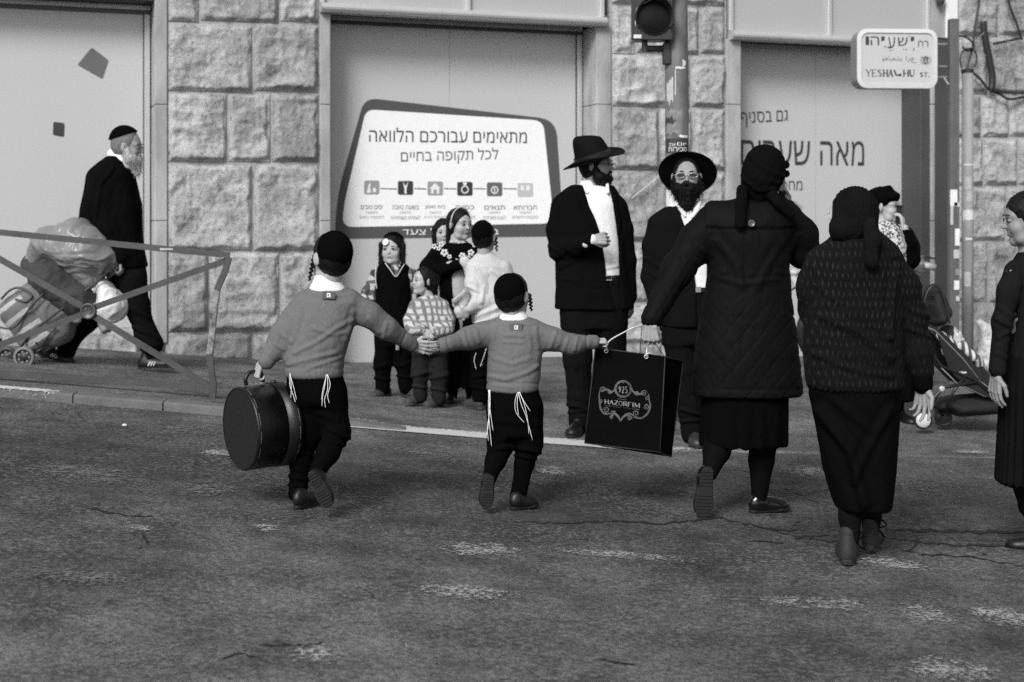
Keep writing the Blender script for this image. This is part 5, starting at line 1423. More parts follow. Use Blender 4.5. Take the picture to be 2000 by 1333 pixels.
# hat box held by its handle
YH = g.Y - .02
hb = empty("hat_case", tuple(lpx(510, 832, YH)), label="round black leather hat case with stitched rims, carried by the taller boy", cat="case")
M_lea = plain("case_leather", .004, .36, .25, 40, .5, 220, dist=.002, spec=.5); M_leaf = plain("case_leather_face", .003, .7, .25, 40, .5, 220, dist=.002); M_stch = plain("stitch_thread", .35, .8, .3, 30, 0)
ax = Vector((.81, .58, .035)).normalized(); upv = Vector((-.03, 0, 1)); up2 = (upv - ax * upv.dot(ax)).normalized(); sd = ax.cross(up2)
R_, Lc = 82 * YH / F, .198; c0 = lpx(469, 838, YH - .04, tuple(hb.location)) + ax * .0
MX = Matrix((sd, up2, ax)).transposed().to_4x4(); MX.translation = c0
prof = [(.001, .004), (R_ * .94, .002), (R_ * .965, -.001), (R_ * .99, .003), (R_, .010), (R_ * .995, .016), (R_ * .988, .02), (R_ * .988, Lc * .70)]
MB().lathe(prof + [(R_ * .93, Lc * .71), (R_ * .5, Lc * .71)], 72, MX).build("case_body", M_lea, hb, True)
MB().lathe([(R_ * .9, Lc * .70), (R_ * 1.008, Lc * .705), (R_ * 1.008, Lc - .014), (R_ * 1.015, Lc - .008), (R_ * 1.01, Lc), (R_ * .97, Lc + .004), (.001, Lc + .002)], 72, MX).build("lid", M_lea, hb, True)
MB().lathe([(.001, .0035), (R_ * .93, .0015)], 72, MX, cap=False).build("end_panel", M_leaf, hb, True)
for zz_, rr, nm in ((.012, R_ * 1.004, "stitching"), (Lc - .011, R_ * 1.018, "stitching")):
    st_ = MB(); nS = 150
    for k in range(nS):
        a0 = 2 * math.pi * k / nS; a1 = a0 + 2 * math.pi / nS * .55
        P = [MX @ Vector((math.cos(a) * rr, math.sin(a) * rr, zz_ + dz)) for a, dz in ((a0, -.0008), (a1, -.0008), (a1, .0008), (a0, .0008))]
        if (k * 7919) % 10 < 7: st_.add(P, [(0, 1, 2, 3)])
    o = st_.build(nm, M_stch, hb); o["kind"] = "stuff"
hp = [MX @ Vector((0, R_ + .002, Lc * .18)), MX @ Vector((0, R_ + .03, Lc * .17)), MX @ Vector((0, R_ + .052, Lc * .26)), MX @ Vector((0, R_ + .054, Lc * .42)), MX @ Vector((0, R_ + .035, Lc * .55)), MX @ Vector((0, R_ + .004, Lc * .56))]
ho = MB().tube(catmull(hp, 5), .0085, 8).build("handle", M_lea, hb, True)
bk = MX @ Vector((0, R_ + .006, Lc * .56)); MB().tube([bk + ax * -.014 + sd * -.014, bk + ax * .014 + sd * -.014, bk + ax * .014 + sd * .014, bk + ax * -.014 + sd * .014], .0028, 6, closed=True).tube([bk - sd * .014, bk + sd * .014], .002, 6).build("buckle", K_metal, ho, True)
MB().lathe([(.001, .012), (.012, .010), (.014, 0)], 12, basis(up2, loc=MX @ Vector((0, R_ * 1.006, Lc * .8)))).build("clasp", M_aludark, hb, True)

# ------------------------------------------------------------------ smaller boy
g = Fig(1012, 994, "smaller boy in grey sweater and black skullcap, arms stretched out to both sides")
hd = head(g, 1002, 577, 85, 152, -3, neck=tuple(g.P(1004, 632, 0)))
hair(g, hd, vol=1.04, face=(.50, -.16, .40, .36, .52), amp=.003)
kippah(g, hd, (.31, -.94, .04), 58)
payot(g, g.P(1034, 574, -.02), g.P(1038, 608, -.03), .0045, 5, K_hair, .0052)
limbs(g, [[(1006, 660, 0, 26), (1003, 740, 0, 30)], [(1048, 640, 0, 9), (1111, 674, .02, 8), (1160, 667, .08, 7)], [(962, 640, 0, 9), (916, 660, -.03, 8), (866, 674, -.14, 7)],
          [(980, 790, 0, 18), (977, 870, -.01, 12), (958, 930, -.11, 6)], [(1028, 790, 0, 18), (1031, 870, 0, 12), (1012, 960, .0, 7)]])
boy_sweater(g, [(622, 980, 1030, .048), (632, 966, 1044, .062), (650, 956, 1056, .08), (690, 954, 1058, .09), (730, 951, 1055, .093), (765, 950, 1051, .095)],
    [[(968, 644, 0, 18), (940, 652, -.01, 17), (915, 661, -.04, 17), (866, 675, -.14, 14)], [(1042, 644, 0, 18), (1080, 662, .01, 18), (1115, 673, .03, 16), (1160, 668, .08, 13)]],
    [((872, 660), (878, 690)), ((1146, 655), (1146, 684))], (950, 748, 1051, 750),
    [([(955, 735), (990, 742), (1030, 728), (1050, 715)], 4, .008), ([(965, 700), (1000, 712), (1035, 700)], 4, .005), ([(960, 752), (1000, 757)], 3, .004), ([(985, 655), (1022, 657)], 3, .004), ([(985, 668), (1020, 670)], 3, .004), ([(968, 640), (962, 680)], 4, .006), ([(1046, 640), (1050, 680)], 4, .006),
     ([(1085, 650), (1075, 678)], 3.5, .006), ([(1110, 660), (1100, 686)], 3.5, .006), ([(1128, 660), (1122, 684)], 3, .005), ([(930, 645), (936, 668)], 3.5, .005), ([(905, 650), (912, 678)], 3.5, .005), ([(962, 630), (1003, 637), (1048, 631)], 2.5, .004)],
    (1008, 640, -.076), 5)
collar(g, [(607, 982, 1024, .045, .004), (615, 978, 1029, .05, 0), (626, 972, 1034, .055, 0)])
trousers(g, [(756, 955, 1050, .085), (790, 953, 1056, .09), (850, 962, 1056, .085)], [[(980, 800, 0, 28), (978, 868, -.01, 24), (968, 900, -.05, 17), (956, 936, -.12, 14)], [(1030, 800, 0, 28), (1034, 870, 0, 24), (1024, 905, .01, 17), (1012, 970, .0, 16)]],
         creases=[([(1000, 872), (1054, 884)], 4, .012), ([(1006, 890), (1046, 896)], 3, .010), ([(960, 880), (1000, 872)], 4, .010), ([(962, 820), (1050, 830)], 6, .005)], seed=6)
shoe(g, g.P(957, 928, -.18), (-.12, -.04, -.99), (-.15, .95, .1), .150, .070, .052, ridge_n=12)
shoe(g, g.P(997, 996, -.05), (.78, .6, 0), (0, 0, 1), .155, .062, .05)
hand(g, g.P(866, 675, -.145), (-.96, -.12, -.14), (.05, .75, -.6), .115, .75, -1, .6, .05, fore=g.P(880, 671, -.13))
hand(g, g.P(1160, 667, .08), (.97, .1, .02), (.05, .3, -.9), .105, 1.35, 1, .8, .02, fore=g.P(1148, 668, .07))
strings(g, [[(955, 762, -.09), (954, 800, -.10), (957, 840, -.10), (960, 872, -.10)], [(957, 762, -.09), (957, 800, -.10), (952, 835, -.10), (954, 862, -.10)], [(954, 762, -.09), (958, 806, -.10), (963, 842, -.10)], [(956, 762, -.09), (955, 820, -.10), (950, 852, -.10)],
            [(1012, 764, -.09), (1018, 790, -.11), (1028, 815, -.11), (1040, 860, -.11)], [(1013, 764, -.09), (1024, 790, -.115), (1031, 824, -.115), (1033, 848, -.11)], [(1014, 764, -.09), (1022, 782, -.11), (1036, 804, -.11)], [(1012, 764, -.09), (1006, 784, -.11), (1008, 806, -.11), (1024, 826, -.11)], [(1013, 764, -.09), (1010, 788, -.11), (1013, 812, -.11)]], .0014)
g.finish(); boy2 = g

# ------------------------------------------------------------------ woman in the quilted coat
g = Fig(1490, 1002, "woman in long black quilted coat and black headscarf, holding a phone and a bag"); g.skin = SKA
hd = head(g, 1495, 334, 92, 162, 0, neck=tuple(g.P(1487, 400, 0)), face=False)
S = Sdf(.0065); T = hd['T']; h = hd['h']
S.ell(T(0, -.10, .13), np.array((.40, .47, .42)) * h, hd['M'], .03); S.ell(T(.03, -.30, -.02), np.array((.38, .32, .42)) * h, hd['M'], .06); S.ell(g.P(1486, 352, -.06), np.array((.085, .085, .075)), None, .05)
S.chain([g.q((1476, 368, -.06, 20)), g.q((1480, 392, -.06, 15))], .04)
def scarfpost(g, V, N, px, py): return .0015 * np.sin((px * .35 + py * .22)) * np.exp(-((py - 350) / 30.) ** 2) + .0008 * np.sin(py * .5 - px * .1)
garment(g, "headscarf", K_shoe and cloth("scarf_black", .004, bump=.6), S, .004, (7, 7, 8), 4, [([(1445, 345), (1480, 372), (1520, 372)], 4, .006), ([(1460, 300), (1490, 330), (1530, 345)], 4, .005)], scarfpost)
S = Sdf(.006); S.chain([g.q((1450, 372, -.10, 12)), g.q((1447, 400, -.155, 10)), g.q((1446, 436, -.165, 11))], .01, ((0, 1, 0), 1.8)); garment(g, "scarf_tail", MATS["scarf_black"], S, .004, (30, 30, 5), 5)
S = Sdf(.006); S.chain([g.q((1500, 372, -.10, 12)), g.q((1522, 396, -.14, 10)), g.q((1546, 420, -.14, 8))], .01, ((0, 1, 0), 1.8)); garment(g, "scarf_tail", MATS["scarf_black"], S, .004, (30, 30, 5), 6)
MB().lathe([(.001, .006), (.014, .008), (.02, 0)], 7, basis((.5, -.85, .1), loc=tuple(g.P(1536, 322, -.03)))).lathe([(.001, .006), (.012, .008), (.018, 0)], 7, basis((.6, -.8, -.1), loc=tuple(g.P(1537, 340, -.03)))).build("fabric_flower", MATS["scarf_black"], g.e)
limbs(g, [[(1460, 440, 0, 50), (1458, 740, 0, 60)], [(1385, 425, 0, 15), (1330, 515, -.05, 14), (1275, 620, -.15, 11)], [(1545, 425, 0, 15), (1578, 500, .08, 14), (1540, 400, .12, 10)]])
M_coat = cloth("coat_black", .0045, .7, .1, 260, bump=.4, spec=.3)
S = Sdf(.0085)
S.stack(g.rows([(384, 1462, 1516, .055), (396, 1420, 1530, .085), (408, 1392, 1544, .11), (430, 1376, 1552, .135), (470, 1378, 1548, .145), (525, 1384, 1540, .14), (580, 1374, 1544, .145), (680, 1358, 1558, .165), (772, 1350, 1568, .175)]), .05, 2.25, .012)
g.ch(S, [(1396, 424, 0, 29), (1362, 470, -.02, 30), (1324, 528, -.06, 27), (1273, 622, -.15, 21)], .06); g.ch(S, [(1536, 424, 0, 29), (1566, 458, .03, 27), (1570, 495, .07, 26), (1548, 440, .13, 19), (1537, 408, .14, 16)], .05)
S.cone(g.P(1455, 384, 0), g.P(1522, 384, 0), .02, .02, .02)
def quilt(g, V, N, px, py):
    low = np.clip((py - 560) / 60, 0, 1); dz = 17.0
    xx = px - 1462
    q1 = np.abs(((py + np.abs(xx) * 1.25) / dz / 2.6 + 100) % 1 - .5) * dz * 2.6; q2 = np.abs(((py - np.abs(xx) * 1.25) / dz / 2.6 + 100) % 1 - .5) * dz * 2.6
    body = (px > 1352)
    d = -.0045 * (np.exp(-(q1 / 2.2) ** 2) + np.exp(-(q2 / 2.2) ** 2)) * low * body
    # sleeve quilting along the arm
    dd, hh = seg_d(px, py, 1396, 424, 1273, 622); ex, ey = -123 / 233., 198 / 233.; off = (px - 1396) * ey - (py - 424) * ex
    slv = (dd < 34) & (px < 1372) & (py > 470)
    d += np.where(slv, -.0022 * np.exp(-((np.abs((off / 11 + 50) % 1 - .5) * 11) / 1.8) ** 2), 0)
    d += np.where(slv & (hh > .90), -.004 * np.exp(-((hh - .93) * 233 / 2.) ** 2), 0)
    # storm flap over the shoulders, with its edge
    fy = 446 - 10 * np.cos((px - 1465) / 85. * 1.3) * 0 + ((px - 1465) / 85.) ** 2 * -3
    back = np.clip(.5 - N[:, 1] * 2, 0, 1); on = (px > 1378) & (px < 1550)
    d += np.where(on & (py < fy), .0075, 0) * back + np.where(on, -.005 * np.exp(-((py - fy - 3) / 2.5) ** 2), 0) * back
    # waist tabs and centre seam
    for tx in (1408, 1520): d += .006 * ((np.abs(px - tx) < 10) & (np.abs(py - 532) < 7)) * back
    d += -.004 * np.exp(-(np.abs(px - 1455) / 1.8) ** 2) * (py > 455) * (py < 560) * back
    d += -.004 * np.exp(-((py - 762) / 1.8) ** 2) * back
    return d
garment(g, "quilted_coat", M_coat, S, .009, (6, 6, 6), 8, [([(1400, 470), (1440, 520), (1450, 560)], 7, .005), ([(1530, 470), (1500, 520), (1480, 560)], 7, .005), ([(1395, 540), (1450, 556), (1520, 546)], 5, .004), ([(1360, 480), (1390, 500)], 5, .004), ([(1340, 505), (1372, 520)], 5, .004), ([(1300, 560), (1330, 580)], 5, .003), ([(1560, 460), (1548, 490)], 5, .004)], quilt)
bt = MB(); bc = g.P(1468, 437, -.158); bt.lathe([(.001, .002), (.009, .002), (.012, .005), (.0155, .005), (.0165, 0)], 20, basis((0, -1, .1), loc=bc)); bt.build("coat_button", plain("button_grey", .09, .3, .2, 30, 0), g.e, True)
S = Sdf(.009); S.stack(g.rows([(740, 1372, 1540, .14), (800, 1370, 1539, .15), (868, 1366, 1538, .155)]), .03, 2.2, .008)
def pleat(n, a): return lambda g, V, N, px, py: a * np.sin(np.arctan2(V[:, 1], V[:, 0] - V[:, 0].mean()) * n) * np.clip((py - py.min()) / (np.ptp(py) + 1), .1, 1)
garment(g, "skirt", K_trou, S, .008, (9, 9, 2), 9, post=pleat(14, .006))
S = Sdf(.006); g.ch(S, [(1405, 850, -.02, 30), (1400, 880, -.06, 26), (1386, 925, -.16, 15)], .02); g.ch(S, [(1492, 850, 0, 30), (1487, 900, .01, 24), (1483, 972, .0, 15)], .02)
garment(g, "tights", cloth("tights_black", .004, .8, .05, 900, bump=.1), S, .001)
shoe(g, g.P(1383, 912, -.20), (-.10, -.02, -.99), (-.10, .95, .05), .235, .098, .06, mat=plain("shoe_gloss", .006, .16, .2, 20, .1, 80), tread=True, ridge_n=14, st=.010)
shoe(g, g.P(1464, 1001, -.02), (.93, .36, 0), (0, 0, 1), .165 / .93 * 1.2, .082, .062, mat=MATS["shoe_gloss"])
hand(g, g.P(1270, 632, -.17), (.05, -.15, -1), (.25, .95, .1), .155, 1.45, 1, .8, .05, fore=g.P(1284, 604, -.14))
hand(g, g.P(1541, 412, .13), (-.22, -.25, .95), (-.9, -.25, 0), .165, .45, 1, .4, .06, fore=g.P(1545, 430, .14))
a = g.P(1520, 380, .02); MB().box((a[0] - .006, a[1] - .03, a[2] - .06), (a[0] + .006, a[1] + .05, a[2] + .07), .005, ).build("earring", K_metal, g.e) if False else None
MB().tube([g.P(1518, 372, -.075), g.P(1518, 380, -.078)], .007, 8).build("earring", K_metal, g.e, True)
g.finish(); womQ = g
ph = empty("mobile_phone", tuple(lpx(1527, 375, womQ.Y + .05)), math.radians(60), "light mobile phone held to the ear of the woman in the quilted coat", "phone")
MB().box((-.035, -.005, -.06), (.035, .004, .07), .004).build("phone_body", plain("phone_grey", .35, .3, .05, 10, 0), ph)
MB().box((-.031, -.0062, -.052), (.031, -.0052, .060)).build("phone_screen", K_iris, ph)

# shopping bag
YBg = F / 428
sb = empty("shopping_bag", tuple(lpx(1230, 880, YBg)), label="black fabric shopping bag printed with an ornate pale cartouche, held between boy and woman", cat="bag")
Bp = lambda x, y, d=0: lpx(x, y, YBg + d, tuple(sb.location))
fr = [Bp(1163, 680, -.03), Bp(1299, 697, -.06), Bp(1289, 884, -.08), Bp(1142, 866, -.04)]; bk_ = [Bp(1200, 684, .16), Bp(1334, 706, .13), Bp(1311, 893, .10), Bp(1180, 872, .14)]
M_bag = cloth("bag_fabric", .0035, .9, .12, 600, bump=.5)
def panel(c, nu, nv, bulge, sgn, seed):
    """bilinear sheet with soft bulges; c = tl, tr, br, bl"""
    V = []
    nr = (c[1] - c[0]).cross(c[3] - c[0]).normalized() * sgn
    for i in range(nu + 1):
        for j in range(nv + 1):
            s_, t = i / nu, j / nv; p = c[0] * (1-s_) * (1-t) + c[1] * s_ * (1-t) + c[2] * s_ * t + c[3] * (1-s_) * t
            w = math.sin(math.pi * s_) * math.sin(math.pi * t); r = float(fbm(np.array([[s_ * 3 + seed, t * 3, seed]]), 3)[0]) - .45
            V.append(p + nr * (bulge * w + .02 * r * min(1, w * 4)))
    return V, [(i*(nv+1)+j, (i+1)*(nv+1)+j, (i+1)*(nv+1)+j+1, i*(nv+1)+j+1) for i in range(nu) for j in range(nv)]
for nm, c, b, s_ in (("front_panel", fr, .010, -1), ("back_panel", bk_, .01, 1), ("side_gusset", [fr[1], bk_[1], bk_[2], fr[2]], -.012, -1), ("side_gusset", [fr[0], bk_[0], bk_[3], fr[3]], -.012, 1), ("base_panel", [fr[3], fr[2], bk_[2], bk_[3]], .0, 1)):
    V, Fc = panel([Vector(v) for v in c], 22, 22, b, s_, s_ * 3 + len(nm)); mk(nm, V, Fc, M_bag, sb)
mb = MB(); 
for a, b in zip(fr, fr[1:] + fr[:1]): mb.tube([a, b], .0028, 6)
for a, b in ((fr[1], bk_[1]), (bk_[1], bk_[2]), (bk_[2], fr[2]), (fr[0], bk_[0]), (bk_[0], bk_[1])): mb.tube([a, b], .0024, 6)
mb.build("piping", plain("bag_piping", .02, .7, .2, 30, .2), sb, True)
# print on the front panel: (s, t) in panel units to 3-D
FRV, _ = panel([Vector(v) for v in fr], 22, 22, .010, -1, -3 + len("front_panel")); nrm_f = ((fr[1]-fr[0]).cross(fr[3]-fr[0])).normalized()
if nrm_f.y > 0: nrm_f = -nrm_f
def bagp(px_, py_):
    tl, tr, b_r, bl = [(1163, 680), (1299, 697), (1289, 884), (1142, 866)]
    s_, t = .5, .5
    for _ in range(12):
        ex = tl[0]*(1-s_)*(1-t)+tr[0]*s_*(1-t)+b_r[0]*s_*t+bl[0]*(1-s_)*t; ey = tl[1]*(1-s_)*(1-t)+tr[1]*s_*(1-t)+b_r[1]*s_*t+bl[1]*(1-s_)*t
        s_ += (px_ - ex) / 140; t += (py_ - ey - (px_ - ex) * .12) / 187
    s_, t = min(max(s_, 0), .999), min(max(t, 0), .999); i, j = int(s_ * 22), int(t * 22); a, b = s_ * 22 - i, t * 22 - j
    g_ = lambda i, j: FRV[i * 23 + j]
    return g_(i, j)*(1-a)*(1-b) + g_(i+1, j)*a*(1-b) + g_(i+1, j+1)*a*b + g_(i, j+1)*(1-a)*b + nrm_f * .0016
M_bprint = plain("bag_print", .20, .8, .3, 90, 0); M_bprint2 = plain("bag_print_dim", .085, .8, .5, 60, 0)
bz = lambda x, y: (lambda u, v: tuple(bagp(1140 + u / 5.555, 660 + v / 5.555)))(x, y)    # coordinates of the enlarged crop
def stroke(pts, w, mat=M_bprint2, name="cartouche_scroll"):
    pts = catmull([(p[0], p[1], 0) for p in pts], 5); m = MB(); V = []
    for i, p in enumerate(pts):
        a, b = pts[max(i-1, 0)], pts[min(i+1, len(pts)-1)]; dx, dy = b.x-a.x, b.y-a.y; l = math.hypot(dx, dy) + 1e-9; ww = w * (.4 + .9 * math.sin(math.pi * (i + .5) / len(pts)))
        V += [bz(p.x - dy/l*ww, p.y + dx/l*ww), bz(p.x + dy/l*ww, p.y - dx/l*ww)]
    m.add(V, [(2*i, 2*i+1, 2*i+3, 2*i+2) for i in range(len(pts) - 1)]); return m.build(name, mat, sb)
def spiral(cx_, cy_, r, a0, turns, w, flip=1):
    n = int(14 * turns); stroke([(cx_ + r * (1 - .8 * i / n) * math.cos(a0 + flip * 2 * math.pi * turns * i / n), cy_ + r * (1 - .8 * i / n) * math.sin(a0 + flip * 2 * math.pi * turns * i / n)) for i in range(n + 1)], w)
stroke([(430 + 78 * math.cos(a), 556 + 78 * math.sin(a)) for a in np.linspace(0, 2 * math.pi, 22)], 4); stroke([(430 + 90 * math.cos(a), 556 + 90 * math.sin(a)) for a in np.linspace(.3, 2 * math.pi + .3, 22)], 5)
stroke([(345, 560), (300, 590), (250, 560), (200, 585)], 10); stroke([(515, 560), (560, 600), (610, 610), (655, 600)], 10)
stroke([(180, 570), (168, 620), (175, 690), (185, 770), (230, 825), (300, 820), (350, 815)], 7); stroke([(705, 610), (712, 680), (722, 740), (700, 810), (650, 860), (600, 872), (540, 860)], 8)
stroke([(350, 815), (300, 850), (280, 860)], 8); stroke([(285, 855), (340, 825), (385, 870), (402, 905)], 9); stroke([(402, 905), (430, 860), (480, 835), (525, 880)], 9); stroke([(450, 830), (500, 820), (540, 850)], 7)
for cx_, cy_, r, a0, fl in ((210, 560, 32, 2, 1), (185, 690, 24, 0, -1), (245, 785, 36, 3, 1), (325, 810, 26, 4, -1), (655, 600, 34, 0, -1), (695, 655, 26, 2, 1), (680, 745, 32, 3, -1), (570, 820, 38, 1, 1), (500, 870, 26, 0, -1), (300, 860, 20, 2, -1), (285, 585, 24, 0, 1), (575, 600, 24, 3, -1), (345, 555, 16, 0, 1), (515, 555, 16, 2, 1), (430, 478, 12, 0, 1), (416, 636, 12, 0, -1), (400, 895, 10, 0, 1)):
    spiral(cx_, cy_, r, a0, 1.5, 4.5, fl)
rot = lambda s_, t: bz(s_, t + (s_ - 420) * .115)
serif("925", 378, 482, 596, 528, lambda a, b: rot(a, b), M_bprint, sb, .13)
serif("HAZORFIM", 228, 614, 737, 690, lambda a, b: rot(a, b), M_bprint, sb, .26, .1)
serif("SINCE 1952", 312, 512, 763, 752, lambda a, b: rot(a, b), M_bprint2, sb, .22)
for a, b, y in ((232, 300, 757), (522, 606, 757), (368, 465, 668)): MB().add([rot(a, y-2), rot(b, y-2), rot(b, y+2), rot(a, y+2)], [(0, 1, 2, 3)]).build("printed_rule", M_bprint2, sb)
cord = MB(); cordm = plain("cord_white", .62, .7, .1, 80, .3, 300, dist=.001)
e1, e2 = Bp(1184, 686, -.045), Bp(1262, 697, -.065)
for k, e in enumerate((e1, e2)): MB().tube([e + Vector((math.cos(a) * .0085, -.002, math.sin(a) * .0085)) for a in np.linspace(0, 2 * math.pi, 15)[:-1]], .0026, 6, closed=True).build("eyelet", K_metal, sb, True)
hn = lpx(1272, 647, womQ.Y - .15, tuple(sb.location))
MB().tube(catmull([e1, Bp(1186, 672, -.04), Bp(1196, 662, -.02), Bp(1216, 651, .0), Bp(1236, 641, .02), hn + Vector((-.02, 0, .03)), hn], 4), .0032, 7).build("cord", cordm, sb, True)
MB().tube(catmull([e2, Bp(1264, 680, -.05), Bp(1269, 664, -.02), hn], 4), .0035, 7).tube([e2 + Vector((0, 0, .01)), e2 + Vector((.012, 0, .016)), e2 + Vector((.022, 0, .012))], .003, 6).build("cord", cordm, sb, True)
MB().tube([hn, Bp(1278, 668, .03), Bp(1297, 696, .12)], .0018, 6).build("cord", cordm, sb, True); MB().tube([Bp(1254, 634, .06), Bp(1252, 660, .12), Bp(1250, 690, .14)], .0018, 6).build("cord", plain("cord_dark", .05, .7, .1, 20, 0), sb, True)
boy2hand = None

# ------------------------------------------------------------------ woman in the knitted cardigan
g = Fig(1668, 1095, "older woman seen from behind in black patterned cardigan, knitted cap and trainers"); g.skin = SKA
hd = head(g, 1667, 420, 100, 178, -6, neck=tuple(g.P(1668, 485, 0)), face=False)
M_knit = speckle("cap_knit", .012, .03, 160, .72); S = Sdf(.0065); T = hd['T']; h = hd['h']
S.ell(T(0, -.09, .14), np.array((.405, .47, .40)) * h, hd['M'], .03); S.ell(T(0, -.26, -.06), np.array((.40, .30, .42)) * h, hd['M'], .05); S.cone(g.P(1645, 450, -.06), g.P(1685, 452, -.05), .05, .05, .04)
S.cut(g.poly([(1605, 462), (1612, 435), (1628, 420), (1634, 462)]), .0, 1, .01)
garment(g, "knitted_cap", cloth("cap_cloth", .007, .95, .3, 140, bump=1.2), S, .006, (16, 16, 8), 14, post=lambda g, V, N, px, py: .002 * np.sin(px * .9) * (py < 440))
# pale edging of the cap at the left
ed = MB(); P = [g.P(1622, 402, -.02), g.P(1620, 420, -.03), g.P(1623, 436, -.04), g.P(1630, 446, -.05)]
for k, p in enumerate(catmull([tuple(p) for p in P], 5)): ed.lathe([(.001, .003), (.0035, .002), (.005, -.002)], 6, basis((-.7, -.7, .1), loc=p + Vector((-.004, -.006 + .004 * (k % 2), .003 * (k % 3)))))
o = ed.build("beaded_edging", plain("bead_pale", .45, .5, .3, 90, 0), g.e); o["kind"] = "stuff"
limbs(g, [[(1668, 520, 0, 60), (1666, 720, 0, 66)], [(1735, 515, 0, 17), (1786, 612, 0, 15), (1803, 735, -.03, 11)], [(1598, 520, 0, 17), (1583, 590, .08, 15), (1610, 640, .22, 11)]])
def cardmat():
    m, nt, b = newmat("cardigan_knit"); c = coords(nt, (1, 1, 1), (0, 0, 0)); sp = nn(nt, "ShaderNodeSeparateXYZ"); nt.links.new(c, sp.inputs[0])
    nz = noise_(nt, c, 8, 2); x = math_(nt, 'ADD', sp.outputs[0], math_(nt, 'MULTIPLY', nz, .04)); z = math_(nt, 'ADD', sp.outputs[2], math_(nt, 'MULTIPLY', nz, .05))
    row = math_(nt, 'FLOOR', math_(nt, 'MULTIPLY', z, 26)); xo = math_(nt, 'ADD', math_(nt, 'MULTIPLY', x, 46), math_(nt, 'MULTIPLY', row, .5))
    a = math_(nt, 'ABSOLUTE', math_(nt, 'SUBTRACT', math_(nt, 'FRACT', xo), .5)); bb = math_(nt, 'ABSOLUTE', math_(nt, 'SUBTRACT', math_(nt, 'FRACT', math_(nt, 'MULTIPLY', z, 26)), .5))
    d = math_(nt, 'ADD', math_(nt, 'MULTIPLY', a, 2.2), bb); f = ramp(nt, d, [(.30, 1), (.52, 0)])
    yarn = noise_(nt, c, 260, 2); amt = math_(nt, 'MULTIPLY', f, ramp(nt, noise_(nt, c, 5, 3), [(.35, .05), (.65, 1)]))
    col = mixv(nt, amt, .004, .022); nt.links.new(mixv(nt, 1.0, col, ramp(nt, yarn, [(.3, .4), (.7, 1.6)]), 'MULTIPLY'), b.inputs['Base Color'])
    b.inputs['Roughness'].default_value = .95; b.inputs['Specular IOR Level'].default_value = .15
    bump_(nt, b, mixv(nt, .5, f, yarn), .9, .006); return m
M_card = cardmat(); S = Sdf(.0085)
S.stack(g.rows([(448, 1640, 1708, .065), (464, 1622, 1730, .10), (482, 1602, 1745, .125), (500, 1590, 1752, .14), (540, 1582, 1756, .155), (600, 1576, 1760, .165), (690, 1571, 1762, .17), (757, 1578, 1762, .17)]), .05, 2.3, .014)
g.ch(S, [(1728, 512, 0, 33), (1760, 560, 0, 32), (1780, 620, 0, 28), (1794, 690, -.02, 23), (1800, 724, -.02, 22)], .04); g.ch(S, [(1606, 516, 0, 32), (1590, 560, .03, 31), (1592, 600, .10, 28), (1625, 645, .22, 22)], .05)
S.stack(g.rows([(438, 1640, 1702, .07), (462, 1628, 1716, .085)]), .02, 2.2, .01)
garment(g, "cardigan", M_card, S, .010, (7, 7, 6), 15, [([(1610, 620), (1680, 650), (1740, 700)], 8, .012), ([(1590, 690), (1660, 720), (1740, 735)], 6, .008), ([(1750, 520), (1742, 580), (1738, 660)], 6, .012), ([(1600, 560), (1640, 590)], 7, .008), ([(1770, 600), (1815, 620)], 5, .008), ([(1770, 640), (1820, 660)], 5, .008)],
        lambda g, V, N, px, py: .004 * np.sin(px * .55) * (py > 748) - .005 * np.exp(-((py - 466) / 2.5) ** 2) * (px > 1625) * (px < 1720))
S = Sdf(.007); g.ch(S, [(1800, 715, -.02, 20), (1803, 752, -.03, 19)], .01); garment(g, "inner_cuff", K_trou, S, .002)
S = Sdf(.007); S.chain([g.q((1700, 440, -.12, 15)), g.q((1705, 470, -.16, 14)), g.q((1702, 510, -.18, 10)), g.q((1708, 520, -.18, 6))], .015, ((0, 1, 0), 1.7)); garment(g, "scarf_tail", MATS["cap_cloth"], S, .006, (40, 40, 6), 16)
S = Sdf(.009); S.stack(g.rows([(735, 1582, 1758, .155), (775, 1582, 1758, .16), (850, 1598, 1752, .155), (920, 1612, 1746, .145), (991, 1633, 1737, .14)]), .03, 2.2, .008)
garment(g, "long_skirt", cloth("skirt_black", .003, .85, .1, 300, bump=.6), S, .010, (6, 6, 2.5), 17, [([(1600, 800), (1660, 880), (1690, 985)], 10, .018), ([(1740, 800), (1700, 870), (1668, 940)], 8, .010), ([(1640, 790), (1700, 840)], 8, .008)])
S = Sdf(.006); g.ch(S, [(1660, 960, -.02, 27), (1660, 1010, -.04, 20), (1662, 1048, -.05, 18)], .02); g.ch(S, [(1705, 960, .12, 24), (1702, 1010, .16, 18), (1700, 1042, .17, 16)], .02)
garment(g, "stockings", cloth("stocking_dark", .006, .9, .1, 500, bump=.3), S, .002)
M_trn = plain("trainer_grey", .016, .75, .35, 30, .5, 150, dist=.003); M_trs = plain("trainer_sole", .02, .7, .3, 30, .4, 80)
shoe(g, g.P(1655, 1104, -.12), (.22, .97, 0), (0, 0, 1), .25, .10, .085, M_trn, M_trs, high=True, lace=True, st=.028)
shoe(g, g.P(1697, 1076, .09), (.35, .93, 0), (0, 0, 1), .24, .095, .08, M_trn, M_trs, high=True, lace=True, st=.026)
hand(g, g.P(1803, 752, -.03), (-.02, -.02, -1), (-.55, -.5, 0), .165, .42, -1, .35, .09, fore=g.P(1803, 735, -.03), curls=(.25, .4, .55, .7))
g.finish(); womK = g
